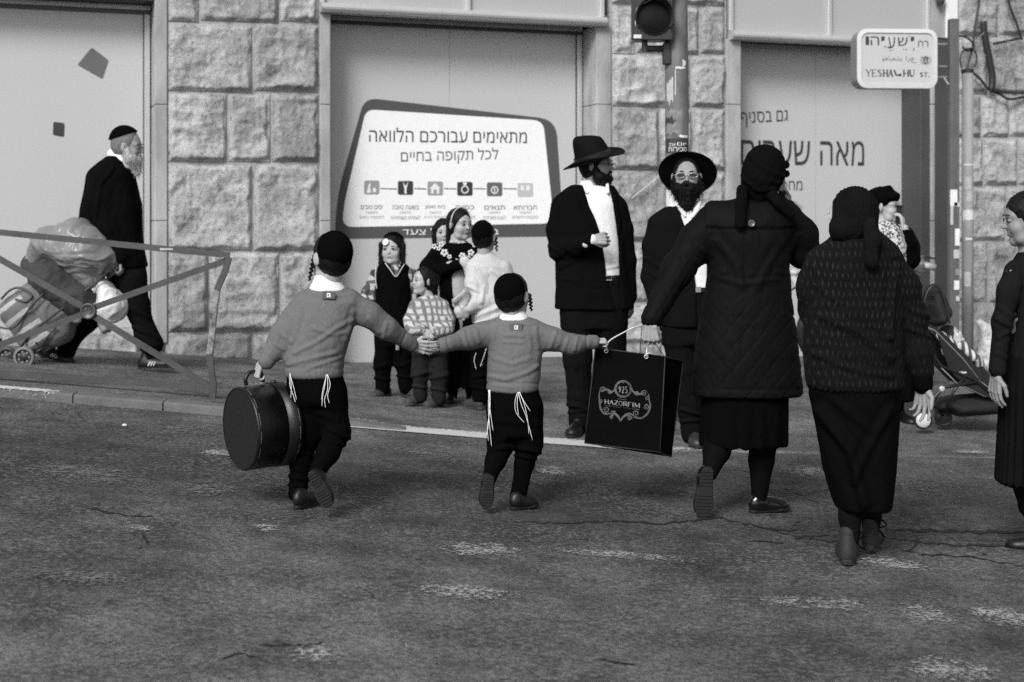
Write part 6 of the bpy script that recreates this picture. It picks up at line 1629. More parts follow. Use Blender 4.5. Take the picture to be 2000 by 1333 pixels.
# ------------------------------------------------------------------ girl at the right edge
g = Fig(1996, 1074, "girl in black sweater and pleated skirt in profile at the right edge"); g.skin = SKD
hd = head(g, 2005, 427, 106, -97, -8, kid=.35, nose=1.7, neck=tuple(g.P(2014, 492, 0)))
hair(g, hd, vol=1.05, face=(.50, -.20, .40, .37, .50), extra=[((0, -.42, .05), (0, -.6, -.25), .12, .10)], amp=.0025, strands=250, slen=.02)
limbs(g, [[(2020, 540, 0, 44), (2018, 680, 0, 50)], [(1976, 535, -.04, 15), (1956, 625, -.07, 14), (1945, 728, -.10, 11)], [(2000, 690, 0, 20), (2000, 900, 0, 12), (2044, 1050, 0, 8)]])
S = Sdf(.0075); S.stack(g.rows([(492, 1992, 2040, .06), (505, 1984, 2058, .08), (530, 1972, 2068, .10), (620, 1974, 2062, .115), (700, 1964, 2068, .12)]), .04, 2.3, .012)
g.ch(S, [(1984, 530, -.03, 21), (1970, 570, -.06, 20), (1958, 630, -.08, 18), (1948, 722, -.10, 16)], .03)
garment(g, "sweater", cloth("sweater_black", .010, bump=.6), S, .007, (8, 8, 6), 21, [([(1945, 622), (1975, 640)], 4, .009), ([(1948, 660), (1972, 648)], 4, .007), ([(1950, 600), (1980, 620)], 4, .007), ([(1945, 690), (1968, 700)], 4, .005), ([(1985, 520), (1992, 560)], 5, .006)])
collar(g, [(483, 1997, 2040, .05), (492, 1993, 2045, .06), (500, 1990, 2048, .062)])
S = Sdf(.008); S.stack(g.rows([(690, 1966, 2068, .125), (760, 1958, 2078, .15), (943, 1952, 2092, .18)]), .03, 2.2, .008)
garment(g, "pleated_skirt", cloth("pleat_black", .006, .85, bump=.3), S, .003, (6, 6, 2), 22, post=pleat(26, .009))
S = Sdf(.006); g.ch(S, [(1990, 920, 0, 22), (2010, 990, 0, 18), (2052, 1064, .0, 13)], .02); garment(g, "tights", MATS["tights_black"], S, .001)
shoe(g, g.P(2072, 1078, .0), (-.95, .2, 0), (0, 0, 1), .23, .09, .06)
hand(g, g.P(1945, 730, -.10), (-.05, .0, -1), (.85, .3, 0), .16, .35, 1, .4, .06, fore=g.P(1946, 716, -.10))
g.finish()

# ------------------------------------------------------------------ men
def man_jacket(g, mat, rows, arms, opening, seed, lap=(), creases=(), vox=.0085, amp=.006, ycut=.0):
    S = Sdf(vox); S.stack(g.rows(rows), .04, 2.25, .012)
    for a in arms: g.ch(S, a, .028)
    if opening: S.cut(g.poly(opening), -1, ycut, .004)
    polys = [g.poly(p) for p in lap]
    def post(g, V, N, px, py):
        d = np.zeros(len(V)); fr = np.clip(.4 - N[:, 1] * 2, 0, 1)
        for p in polys:
            sd = poly_sd(V[:, 0], V[:, 2], p); d += .007 * np.clip(.5 - sd / .008, 0, 1) * fr - .004 * np.exp(-((sd - .004) / .006) ** 2) * fr
        return d
    return garment(g, "jacket", mat, S, amp, (6, 6, 4), seed, creases, post)

g = Fig(1150, 846, "bearded young man in black suit and tall hat, hand raised to his chest"); g.skin = SKD
hd = head(g, 1166, 323, 75, 66, 0, neck=tuple(g.P(1158, 372, 0)), nose=1.5)
hair(g, hd, vol=1.04, face=(.50, -.18, .42, .36, .55), amp=.002)
beard(g, hd, K_beard, .02, .26, 0, strands=500, slen=.012, amp=.003)
glasses(g, hd, plain("glasses_dark", .03, .3, .1, 10, 0), w=.09, hh=.05, lens_on=False)
hat(g, hd, g.P(1160, 313, .0), .198, .118, .150, (-.33, -.12, .94), (.9, -.43, .33), .034)
limbs(g, [[(1160, 420, 0, 34), (1160, 600, 0, 34)], [(1092, 408, 0, 12), (1090, 492, -.04, 11), (1158, 468, -.24, 9)], [(1216, 410, 0, 12), (1226, 500, .02, 11), (1231, 586, .02, 9)]])
S = Sdf(.0075); S.stack(g.rows([(363, 1136, 1184, .062), (370, 1122, 1192, .08), (382, 1106, 1202, .10), (400, 1095, 1208, .118), (470, 1098, 1212, .122), (545, 1100, 1216, .118)]), .03, 2.2, .01)
garment(g, "shirt", K_shirt, S, .0025, (6, 6, 4), 31, [([(1170, 500), (1205, 515)], 4, .005), ([(1180, 525), (1208, 520)], 3, .005)])
S = Sdf(.005); S.stack(g.rows([(352, 1132, 1172, .055, .01), (364, 1130, 1182, .062), (372, 1130, 1186, .066)]), .004, 2.1, .004); S.cut(g.poly([(1150, 346), (1180, 346), (1176, 366), (1166, 376)]), -1, 0, .003); S.chain([g.q((1140, 360, -.06, 3.5)), g.q((1147, 376, -.096, 4))], .004); S.chain([g.q((1186, 360, -.05, 3.5)), g.q((1187, 376, -.092, 3.5))], .004); garment(g, "shirt_collar", K_shirt, S, 0)
man_jacket(g, K_suit, [(362, 1116, 1198, .085), (374, 1098, 1206, .115), (388, 1086, 1212, .120), (440, 1082, 1218, .130), (500, 1084, 1224, .134), (560, 1086, 1232, .14), (604, 1083, 1239, .145)],
    [[(1097, 404, 0, 20), (1088, 450, 0, 20), (1091, 490, -.04, 18), (1122, 482, -.15, 16), (1152, 470, -.235, 13.5)], [(1207, 406, 0, 19), (1218, 450, .01, 18), (1225, 510, .02, 17), (1230, 578, .02, 14)]],
    [(1130, 345), (1186, 345), (1197, 400), (1207, 480), (1211, 640), (1182, 545), (1174, 470), (1156, 420)], 32, [[(1118, 372), (1130, 362), (1158, 425), (1174, 470), (1150, 440)], [(1190, 366), (1200, 374), (1212, 430), (1207, 470)]],
    [([(1070, 480), (1100, 498)], 4, .007), ([(1076, 500), (1110, 505)], 4, .006), ([(1100, 545), (1170, 560)], 3, .004), ([(1095, 520), (1170, 480)], 6, .007)])
S = Sdf(.006); g.ch(S, [(1146, 473, -.225, 12.5), (1155, 469, -.242, 11.5)], .01); garment(g, "shirt_cuff", K_shirt, S, 0)
trousers(g, [(536, 1102, 1220, .118), (580, 1098, 1222, .125), (640, 1098, 1222, .11)], [[(1130, 600, 0, 35), (1128, 700, -.01, 27), (1132, 780, 0, 23), (1133, 826, 0, 22)], [(1190, 600, 0, 35), (1196, 700, .02, 27), (1204, 780, .03, 23), (1208, 826, .03, 21)]], cloth("suit_trousers", .006, bump=.8),
         creases=[([(1108, 790), (1155, 800)], 4, .012), ([(1110, 806), (1156, 800)], 3, .010), ([(1120, 640), (1128, 760)], 3, .004)], seed=33, vox=.0085)
S = Sdf(.006); S.stack(g.rows([(538, 1101, 1219, .123), (549, 1101, 1220, .124)]), .01, 2.2, .003); bl = garment(g, "belt", K_shoe, S, 0)
a = g.P(1188, 543, -.125); MB().tube([a + np.array(q_) for q_ in ((-.02, -.004, -.014), (.02, -.004, -.014), (.02, -.004, .014), (-.02, -.004, .014))], .003, 6, closed=True).build("buckle", K_metal, bl)
shoe(g, g.P(1134, 842, .03), (-.25, -.93, 0), (0, 0, 1), .29, .10, .075); shoe(g, g.P(1210, 842, .06), (.2, -.93, 0), (0, 0, 1), .29, .10, .075)
hand(g, g.P(1156, 469, -.245), (.95, -.2, .12), (-.2, .9, -.3), .17, 1.3, -1, .9, .02, fore=g.P(1140, 474, -.21))
hand(g, g.P(1231, 584, .02), (.05, -.1, -1), (-.8, .3, 0), .17, .7, 1, .6, .04, fore=g.P(1231, 570, .02))
g.finish()

g = Fig(1352, 866, "full-bearded man in tinted glasses, wide hat and dark suit, facing the street"); g.skin = SKA
hd = head(g, 1341, 346, 77, -6, 3, neck=tuple(g.P(1340, 400, 0)))
hair(g, hd, vol=1.02, face=(.50, -.05, .34, .40, .56), amp=.002)
beard(g, hd, K_beard, .30, .38, .05, strands=2200, slen=.035, amp=.008, point=.16)
glasses(g, hd, K_metal, K_lens, .115, .058)
hat(g, hd, g.P(1343, 338, .085), .184, .104, .13, (.13, .70, .70), (0, -.69, .72), .006)
limbs(g, [[(1345, 450, 0, 34), (1345, 620, 0, 34)], [(1278, 440, 0, 12), (1268, 530, .0, 11), (1296, 622, -.05, 9)]])
S = Sdf(.0075); S.stack(g.rows([(392, 1318, 1366, .065), (404, 1306, 1376, .085), (420, 1284, 1400, .105), (470, 1282, 1404, .12), (570, 1290, 1400, .118)]), .03, 2.2, .01)
garment(g, "shirt", K_shirt, S, .003, (6, 6, 4), 35, [([(1348, 410), (1352, 480), (1356, 560)], 2, .004)])
S = Sdf(.005); S.chain([g.q((1320, 396, -.05, 4)), g.q((1330, 410, -.09, 5)), g.q((1338, 422, -.115, 3))], .008); S.chain([g.q((1366, 396, -.05, 4.5)), g.q((1360, 410, -.09, 6)), g.q((1352, 424, -.115, 3))], .008); garment(g, "shirt_collar", K_shirt, S, 0)
man_jacket(g, K_suit2, [(404, 1300, 1384, .09), (414, 1284, 1400, .115), (430, 1268, 1412, .128), (500, 1268, 1414, .135), (570, 1276, 1410, .135), (638, 1288, 1412, .14)],
    [[(1286, 440, 0, 20), (1275, 480, 0, 19), (1271, 540, .0, 18), (1286, 600, -.03, 17), (1292, 618, -.04, 16)], [(1400, 438, 0, 24), (1410, 540, .0, 20), (1408, 600, .0, 17)]],
    [(1320, 385), (1372, 385), (1376, 470), (1378, 700), (1356, 700), (1354, 560), (1344, 490), (1330, 440)], 36, [[(1304, 416), (1318, 402), (1334, 450), (1350, 500), (1328, 470), (1316, 440)]], [([(1262, 530), (1290, 545)], 4, .006), ([(1292, 560), (1345, 565)], 2.5, .004), ([(1262, 505), (1288, 520)], 4, .005)])
trousers(g, [(560, 1292, 1398, .118), (610, 1290, 1402, .12), (672, 1294, 1404, .11)], [[(1322, 640, 0, 32), (1334, 720, 0, 27), (1348, 800, .0, 23), (1352, 848, 0, 21)], [(1376, 640, 0, 32), (1388, 720, 0, 27), (1398, 800, .0, 23), (1400, 848, 0, 21)]], MATS["suit_trousers"],
         creases=[([(1330, 800), (1375, 812)], 4, .012), ([(1330, 824), (1374, 820)], 3, .010)], seed=37, vox=.0085)
S = Sdf(.006); S.stack(g.rows([(560, 1291, 1399, .124), (571, 1291, 1400, .125)]), .01, 2.2, .003); bl = garment(g, "belt", K_shoe, S, 0)
a = g.P(1362, 566, -.126); MB().box((a[0] - .022, a[1] - .006, a[2] - .018), (a[0] + .022, a[1], a[2] + .018), .003).build("buckle", plain("buckle_grey", .25, .4, .1, 20, 0), bl)
shoe(g, g.P(1352, 862, .08), (0, -1, 0), (0, 0, 1), .29, .105, .08, plain("shoe_brown", .03, .45, .3, 20, .2)); shoe(g, g.P(1400, 862, .08), (.2, -.97, 0), (0, 0, 1), .29, .105, .08, MATS["shoe_brown"])
hand(g, g.P(1296, 620, -.05), (.35, -.1, -.93), (.6, .7, 0), .17, .8, 1, .6, .03, fore=g.P(1290, 606, -.04))
g.finish()

# ------------------------------------------------------------------ woman on the phone, beyond
g = Fig(1750, 826, "woman in glasses and dark turban talking on a phone behind the others", Y=F / 284); g.skin = skin("skin_pale", .42)
hd = head(g, 1731, 403, 64, 52, -2, neck=tuple(g.P(1727, 446, 0)), brow=plain("brow_light", .15, .8, .1, 20, 0))
glasses(g, hd, plain("glasses_dark", .03, .3, .1, 10, 0), w=.11, hh=.05, lens_on=False)
S = Sdf(.007); T = hd['T']; h = hd['h']; S.ell(T(0, -.12, .20), np.array((.40, .46, .38)) * h, hd['M'], .03); S.ell(T(0, -.34, .10), np.array((.36, .30, .36)) * h, hd['M'], .05); S.cone(T(-.1, 0, .5), T(.1, .12, .58), .11 * h, .06 * h, .03); S.cone(T(-.28, .2, .32), T(.28, .28, .30), .10 * h, .10 * h, .03)
garment(g, "turban", K_vel, S, .010, (14, 14, 20), 41)
limbs(g, [[(1730, 480, 0, 30), (1735, 700, 0, 36)], [(1768, 462, 0, 11), (1780, 505, -.05, 10), (1766, 446, -.14, 8)]])
S = Sdf(.008); S.stack(g.rows([(432, 1712, 1744, .055), (444, 1704, 1760, .08), (458, 1697, 1772, .105), (500, 1694, 1776, .12), (590, 1690, 1780, .125)]), .04, 2.2, .01)
garment(g, "blouse", speckle("blouse_floral", .55, .06, 42, .52), S, .004, (8, 8, 6), 42)
S = Sdf(.008); S.stack(g.rows([(446, 1704, 1764, .085), (458, 1694, 1776, .112), (500, 1690, 1780, .128), (600, 1686, 1786, .135)]), .04, 2.2, .01); g.ch(S, [(1766, 462, 0, 20), (1776, 485, -.03, 19), (1779, 506, -.06, 17), (1774, 474, -.12, 13), (1767, 456, -.14, 10)], .03)
S.cut(g.poly([(1706, 430), (1742, 430), (1762, 480), (1765, 620), (1700, 620)]), -1, 0.0, .004); garment(g, "cardigan", K_trou, S, .006, (7, 7, 6), 43)
S = Sdf(.009); S.stack(g.rows([(590, 1690, 1782, .13), (700, 1684, 1790, .15), (780, 1682, 1792, .16)]), .03, 2.2, .01); garment(g, "skirt", MATS["skirt_black"], S, .008, (8, 8, 2), 44, post=pleat(12, .006))
S = Sdf(.007); g.ch(S, [(1722, 760, 0, 17), (1722, 818, 0, 11)], .02); g.ch(S, [(1752, 760, 0, 17), (1752, 818, 0, 11)], .02); garment(g, "tights", MATS["tights_black"], S, .001)
shoe(g, g.P(1752, 824, .05), (.25, -.95, 0), (0, 0, 1), .24, .095, .07, tread=False); shoe(g, g.P(1722, 824, .05), (-.1, -.98, 0), (0, 0, 1), .24, .095, .07, tread=False)
hand(g, g.P(1765, 448, -.14), (-.10, .15, 1), (-.85, .45, 0), .155, .65, -1, .5, .03, fore=g.P(1768, 460, -.14))
g.finish(); womP = g
ph = empty("mobile_phone", tuple(lpx(1757, 420, womP.Y - .08)), math.radians(30), "black mobile phone at the ear of the woman in glasses", "phone")
MB().box((-.006, -.032, -.065), (.004, .034, .065), .003).build("phone_body", M_black, ph); MB().box((-.0075, -.028, -.055), (-.006, .03, .055)).build("phone_screen", K_iris, ph)

# ------------------------------------------------------------------ group of children
GK = "children waiting on the pavement"
def kid_legs(g, hipy, hx0, hx1, legs, shoes, mat, seed, ry=.09, top=None):
    top = top or hipy
    trousers(g, [(top, hx0, hx1, ry), (hipy + 20, hx0, hx1, ry), (hipy + 36, hx0 + 2, hx1 - 2, ry)], legs, mat, .007, .008, seed=seed, creases=[([(l[-1][0] - 20, l[-1][1] - 22), (l[-1][0] + 20, l[-1][1] - 16)], 3, .010) for l in legs] + [([(l[-1][0] - 20, l[-1][1] - 40), (l[-1][0] + 20, l[-1][1] - 48)], 4, .008) for l in legs])
    for (x, y, d, dv, L) in shoes: shoe(g, g.P(x, y, d), dv, (0, 0, 1), L, L * .42, .06, plain("kid_boot", .035, .7, .4, 30, .4), plain("kid_sole", .05, .8, .2, 30, 0), tread=False, st=.016)
# boy with the white dressing
g = Fig(768, 776, "boy in black V-neck vest and plaid shirt, white dressing on his forehead", group=GK)
hd = head(g, 767, 486, 60, -14, -3, kid=1.0, neck=tuple(g.P(769, 528, 0)))
hair(g, hd, vol=1.05, face=(.50, -.13, .31, .38, .50), nape=-.36, ears=False, extra=[((-.34, .02, .1), (-.38, .05, -.62), .11, .06), ((.34, .02, .1), (.40, .05, -.75), .13, .08)], amp=.004, strands=500, slen=.025)
kippah(g, hd, (0, -.35, .93), 52)
a = hd['T'](.115, .375, .235); q_ = MB().lathe([(.001, .004), (.020, .003), (.026, 0)], 16, basis(tuple(hd['M'] @ np.array((.25, 1, .35))), loc=a)).build("forehead_dressing", plain("dressing_white", .8, .7, .03, 30, .1), g.e, True)
limbs(g, [[(768, 560, 0, 24), (768, 640, 0, 26)], [(734, 540, 0, 9), (722, 580, .02, 8), (728, 615, .0, 7)], [(802, 540, 0, 9), (812, 585, .02, 8), (806, 625, -.0, 7)]])
PL1 = plaid("plaid_dark", .42, .07, .03, 20, 15); S = Sdf(.0075)
S.stack(g.rows([(518, 750, 788, .05), (530, 738, 800, .07), (560, 736, 803, .085), (636, 738, 802, .088)]), .03, 2.2, .01)
g.ch(S, [(738, 538, 0, 15), (724, 575, .02, 17), (718, 596, .02, 14), (732, 618, -.0, 11)], .03); g.ch(S, [(800, 538, 0, 15), (811, 575, .02, 14), (809, 612, 0, 11)], .03)
garment(g, "plaid_shirt", PL1, S, .007, (9, 9, 7), 51, [([(708, 580), (738, 586)], 3, .010)])
S = Sdf(.0065); S.stack(g.rows([(516, 742, 794, .078), (527, 734, 803, .092), (545, 731, 806, .098), (580, 732, 806, .10), (645, 736, 806, .102)]), .03, 2.2, .01)
S.cut(g.poly([(754, 505), (788, 505), (776, 540)]), -1, 0.03, .003); vest_o = garment(g, "knitted_vest", K_trou, S, .004, (9, 9, 7), 52)
tr = MB(); tr.tube(catmull([g.P(753, 515, -.075), g.P(762, 527, -.098), g.P(773, 541, -.106), g.P(782, 529, -.098), g.P(790, 516, -.075)], 4), .004, 6).build("neck_trim", plain("trim_grey", .45, .8, .1, 40, 0), vest_o, True)
tr = MB(); tr.tube(catmull([g.P(735, 522, -.05), g.P(733, 540, -.085), g.P(736, 565, -.085)], 4), .004, 6).build("armhole_trim", MATS["trim_grey"], vest_o, True)
kid_legs(g, 640, 735, 806, [[(752, 660, 0, 20), (748, 710, 0, 17), (747, 760, 0, 14)], [(787, 660, 0, 20), (789, 710, 0, 17), (793, 756, .0, 14)]], [(762, 775, .06, (-.62, -.78, 0), .20), (783, 774, .06, (.80, -.6, 0), .21)], K_trou, 53)
hand(g, g.P(733, 617, .0), (.5, .3, -.8), (.6, .7, 0), .11, .6, 1, .4, .04); hand(g, g.P(808, 624, .0), (0, .2, -1), (-.8, .4, 0), .11, .6, 1, .4, .04)
MB().tube([g.P(777, 668, -.10), g.P(776, 684, -.105)], .012, 6).build("tassel", plain("tassel_grey", .25, .8, .2, 40, 0), g.e)
g.finish()
# small child in checked shirt
g = Fig(840, 796, "smallest child in pale checked shirt, looking left with hands at the belly", group=GK)
hd = head(g, 828, 549, 56, -62, 4, kid=1.0, neck=tuple(g.P(838, 588, 0)))
hair(g, hd, K_hair, vol=1.06, face=(.46, -.14, .42, .38, .56), nape=-.28, ears=False, extra=[((-.2, -.30, -.1), (-.1, -.38, -.55), .16, .10), ((.30, -.02, 0), (.30, 0, -.62), .09, .05)], amp=.005, strands=500, slen=.03)
kippah(g, hd, (0, -.55, .85), 40)
limbs(g, [[(838, 610, 0, 20), (838, 660, 0, 24)], [(808, 604, 0, 8), (803, 635, -.03, 7), (826, 640, -.12, 6)], [(868, 604, 0, 8), (872, 635, -.03, 7), (845, 645, -.12, 6)]])
S = Sdf(.0068); S.stack(g.rows([(579, 822, 856, .045), (590, 808, 868, .065), (615, 804, 874, .085), (660, 806, 874, .095)]), .03, 2.2, .01)
g.ch(S, [(811, 600, 0, 13), (803, 626, -.02, 13), (806, 642, -.05, 12), (824, 644, -.11, 10)], .03); g.ch(S, [(864, 600, 0, 13), (874, 626, -.02, 14), (872, 642, -.05, 13), (852, 650, -.11, 10)], .03)
sh_ = garment(g, "checked_shirt", plaid("plaid_light", .48, .15, .17, 22, 22), S, .009, (9, 9, 7), 55, [([(868, 620), (885, 628)], 3, .008), ([(820, 620), (850, 650)], 4, .006)])
collar(g, [(577, 824, 853, .042), (588, 816, 862, .06)], MATS["plaid_light"])
kid_legs(g, 655, 806, 874, [[(824, 675, 0, 18), (820, 725, 0, 16), (821, 775, 0, 13)], [(857, 675, 0, 18), (858, 730, 0, 17), (857, 780, 0, 14)]], [(829, 788, .06, (-.72, -.7, 0), .17), (866, 794, .06, (-.70, -.7, 0), .18)], cloth("jeans_dark", .016, bump=1.0), 56)
hand(g, g.P(826, 645, -.12), (.8, -.1, -.5), (-.2, .9, 0), .10, .9, -1, .5, .03); hand(g, g.P(850, 651, -.12), (-.85, -.1, -.4), (.2, .9, 0), .10, .9, 1, .5, .03)
g.finish()
# girl with the headband
g = Fig(905, 786, "girl with a pale headband in black sweater with white flowers, looking right", group=GK)
hd = head(g, 898, 438, 62, 42, -4, kid=.6, nose=1.5, neck=tuple(g.P(893, 482, 0)))
hair(g, hd, vol=1.05, face=(.48, -.16, .37, .38, .52), nape=-.34, extra=[((0, -.42, -.05), (0, -.5, -.62), .16, .10)], amp=.002, strands=150)
T = hd['T']; P = [T(.375 * math.cos(a), .02 + .02 * math.sin(a), .10 + .43 * math.sin(a)) for a in np.linspace(-.15, math.pi + .15, 20)]
MB().tube(P, .0045, 6).build("headband", plain("headband_pale", .5, .5, .05, 20, 0), g.e, True)
limbs(g, [[(895, 520, 0, 26), (900, 640, 0, 28)], [(852, 500, 0, 9), (832, 530, -.02, 8), (880, 518, -.12, 7), (905, 512, -.15, 6)], [(938, 500, 0, 9), (944, 535, -.05, 8), (918, 512, -.15, 6)]])
def flowermat():
    m, nt, b = newmat("sweater_flowers"); c = coords(nt)
    sp = nn(nt, "ShaderNodeSeparateXYZ"); nt.links.new(c, sp.inputs[0])
    v = nn(nt, "ShaderNodeTexVoronoi"); v.inputs['Scale'].default_value = 13; v.inputs['Randomness'].default_value = .8; nt.links.new(c, v.inputs['Vector'])
    v2 = nn(nt, "ShaderNodeTexVoronoi"); v2.inputs['Scale'].default_value = 60; nt.links.new(c, v2.inputs['Vector'])
    f = math_(nt, 'MULTIPLY', ramp(nt, v.outputs['Distance'], [(.40, 1), (.44, 0)]), ramp(nt, v2.outputs['Distance'], [(.42, 1), (.5, 0)]))
    f = math_(nt, 'MULTIPLY', f, ramp(nt, sp.outputs[2], [(0, 0), (.86, 0), (.88, 1), (1, 1)]))
    nt.links.new(mixv(nt, f, .006, .6), b.inputs['Base Color']); b.inputs['Roughness'].default_value = .95; b.inputs['Specular IOR Level'].default_value = .1
    bump_(nt, b, noise_(nt, c, 200, 2), .4, .003); return m
S = Sdf(.0075); S.stack(g.rows([(474, 876, 916, .05), (486, 858, 930, .07), (500, 850, 938, .08), (560, 858, 930, .085), (592, 860, 930, .09)]), .035, 2.2, .01)
g.ch(S, [(856, 496, 0, 17), (836, 522, -.01, 15), (850, 532, -.07, 14), (900, 516, -.14, 10)], .03); g.ch(S, [(934, 496, 0, 16), (946, 526, -.03, 15), (936, 528, -.09, 12), (916, 514, -.14, 10)], .03)
sw_ = garment(g, "flowered_sweater", K_trou, S, .005, (9, 9, 7), 58)
# knitted white flowers on the yoke
fm = plain("flower_white", .62, .9, .1, 60, 0); rs = random.Random(4)
for (x, y, r, d) in [(862, 478, 6, -.05), (868, 494, 8, -.082), (857, 486, 5, -.06), (878, 502, 5, -.09), (893, 510, 5, -.095), (903, 500, 7, -.09), (920, 494, 7, -.085), (915, 504, 5, -.09), (929, 502, 5, -.08), (931, 512, 4, -.085), (848, 472 + 10, 6, -.045), (888, 520, 4, -.10), (873, 516, 3, -.10), (926, 480, 4, -.06)]:
    m = MB(); c = g.P(x, y, d - .006); rr = r / g.S
    for k in range(5):
        a = 2 * math.pi * k / 5 + x; m.lathe([(.001, .003), (rr * .35, .002), (rr * .42, -.004)], 8, basis((0, -1, .1), loc=tuple(c + np.array((math.cos(a) * rr * .58, 0, math.sin(a) * rr * .58)))))
    o = m.build("flower_motif", fm, sw_, True); o["kind"] = "stuff"
collar(g, [(470, 878, 912, .045), (478, 876, 917, .055)], speckle("collar_lace", .5, .2, 60), cuts=())
S = Sdf(.0085); S.stack(g.rows([(585, 860, 930, .092), (650, 858, 936, .10), (755, 856, 943, .115)]), .03, 2.2, .01); garment(g, "skirt", MATS["skirt_black"], S, .006, (8, 8, 2), 59, post=pleat(14, .006))
S = Sdf(.007); g.ch(S, [(884, 735, 0, 14), (884, 776, 0, 9)], .02); g.ch(S, [(918, 735, 0, 14), (920, 776, 0, 9)], .02); garment(g, "tights", MATS["tights_black"], S, .001)
shoe(g, g.P(884, 786, .05), (-.1, -.97, 0), (0, 0, 1), .21, .08, .05, tread=False); shoe(g, g.P(915, 786, .04), (.6, -.8, 0), (0, 0, 1), .21, .08, .05, tread=False)
hand(g, g.P(898, 516, -.145), (.9, -.2, .15), (-.1, .5, -.8), .13, .7, 1, .6, .05); hand(g, g.P(921, 514, -.145), (-.75, -.2, .5), (.2, .6, -.7), .12, .9, -1, .6, .05)
g.finish()
wr_ = empty("sandwich_wrap", tuple(lpx(907, 510, g.Y - .18)), label="crumpled pale wrapper held in both hands by the girl with the headband", cat="wrapper")
S = Sdf(.005); S.ell((0, 0, 0), (.035, .02, .03), None, 0); S.cone((.0, 0, 0), (.01, 0, -.10), .015, .008, .02); V, Q = S.mesh(); V = V + vnormals(V, Q) * (.012 * (ridge(V * 30, 3) - .5))[:, None]
mk("paper", V, Q, plain("wrapper_pale", .5, .6, .15, 30, .3), wr_)
# boy in the pale shirt, back to the camera
g = Fig(940, 801, "boy in pale shirt and black skullcap, back turned, beside the headband girl", group=GK)
hd = head(g, 946, 463, 60, 158, -4, kid=1.0, neck=tuple(g.P(947, 506, 0)))
hair(g, hd, vol=1.04, face=(.50, -.16, .40, .36, .52), amp=.003); kippah(g, hd, (.15, -.90, .32), 54)
payot(g, g.P(968, 462, -.02), g.P(970, 492, -.02), .007, 4, K_hair, .005)
limbs(g, [[(950, 540, 0, 26), (952, 630, 0, 28)], [(924, 528, 0, 9), (928, 575, -.05, 8), (895, 607, -.10, 7)], [(986, 528, 0, 9), (998, 580, .0, 8), (990, 620, .0, 7)]])
S = Sdf(.0068); S.stack(g.rows([(495, 932, 964, .045), (506, 922, 978, .062), (522, 916, 990, .08), (560, 922, 992, .09), (640, 922, 990, .095)]), .035, 2.2, .01)
g.ch(S, [(926, 524, 0, 16), (926, 556, -.03, 17), (938, 588, -.06, 15), (915, 600, -.09, 13), (898, 607, -.11, 11)], .03); g.ch(S, [(984, 524, 0, 15), (996, 560, .0, 15), (1000, 600, .02, 12)], .03)
garment(g, "pale_shirt", cloth("shirt_pale", .50, .85, .08, 300, bump=.5), S, .007, (5, 5, 4), 61, [([(930, 520), (945, 560), (940, 590)], 4, .008), ([(960, 530), (990, 545)], 4, .005), ([(925, 620), (985, 596)], 4, .007), ([(930, 632), (980, 615)], 3, .006), ([(915, 560), (935, 570)], 3, .007), ([(905, 598), (912, 612)], 3, .005)])
collar(g, [(493, 932, 963, .045, .004), (507, 926, 972, .058)], MATS["shirt_pale"])
kid_legs(g, 630, 918, 990, [[(938, 660, 0, 22), (940, 710, 0, 20), (938, 778, 0, 15)], [(974, 660, 0, 22), (976, 710, 0, 20), (978, 778, 0, 15)]], [(942, 800, -.04, (-.6, .75, 0), .20), (980, 800, -.02, (.3, .9, 0), .20)], K_trou, 62)
hand(g, g.P(896, 608, -.11), (-.5, .2, .8), (.8, .3, 0), .12, .6, 1, .5, .04); hand(g, g.P(1000, 604, .02), (0, 0, -1), (.8, .3, 0), .12, .6, 1, .5, .04)
strings(g, [[(930, 690, -.10), (926, 704, -.11), (930, 722, -.11)], [(950, 680, -.1), (944, 700, -.12), (938, 715, -.12), (942, 712, -.12)]], .0016)
g.finish()
pb = empty("plastic_bag", tuple(lpx(903, 588, g.Y - .12)), label="pale crumpled plastic bag in the left hand of the boy in the pale shirt", cat="bag")
S = Sdf(.006); S.cone((.02, 0, .06), (-.05, -.02, .0), .012, .02, .02); S.cone((.03, 0, .05), (.0, 0, -.08), .02, .045, .03, ((0, 1, 0), 1.8)); V, Q = S.mesh(); V = V + vnormals(V, Q) * (.014 * (ridge(V * 22, 3) - .5))[:, None]
mk("bag_film", V, Q, plain("film_grey", .30, .35, .1, 20, .2), pb)
# child half hidden behind the girl
g = Fig(872, 770, "child almost hidden behind the girl with the headband, only part of the face showing", group=GK, Y=F / 268)
hd = head(g, 866, 454, 52, 8, -3, kid=1.0, neck=tuple(g.P(868, 490, 0)))
hair(g, hd, vol=1.08, face=(.50, -.13, .31, .38, .50), nape=-.34, extra=[((-.32, 0, .1), (-.36, .05, -.6), .12, .08), ((.32, 0, .1), (.36, .05, -.6), .12, .08)], amp=.004, strands=200)
limbs(g, [[(868, 530, 0, 24), (868, 600, 0, 26)], [(860, 590, 0, 12), (856, 740, 0, 9)], [(880, 590, 0, 12), (884, 740, 0, 9)]])
S = Sdf(.009); S.stack(g.rows([(484, 858, 884, .05), (496, 846, 894, .07), (530, 842, 898, .08), (620, 840, 902, .09), (700, 838, 906, .11)]), .03, 2.2, .01); garment(g, "dress", K_trou, S, .006, (8, 8, 4), 65)
for x in (857, 884): shoe(g, g.P(x, 766, .05), (0, -1, 0), (0, 0, 1), .19, .08, .05, tread=False)
S = Sdf(.008); g.ch(S, [(857, 690, 0, 12), (857, 760, 0, 9)], .02); g.ch(S, [(884, 690, 0, 12), (884, 760, 0, 9)], .02); garment(g, "tights", MATS["tights_black"], S, .001)
g.finish()

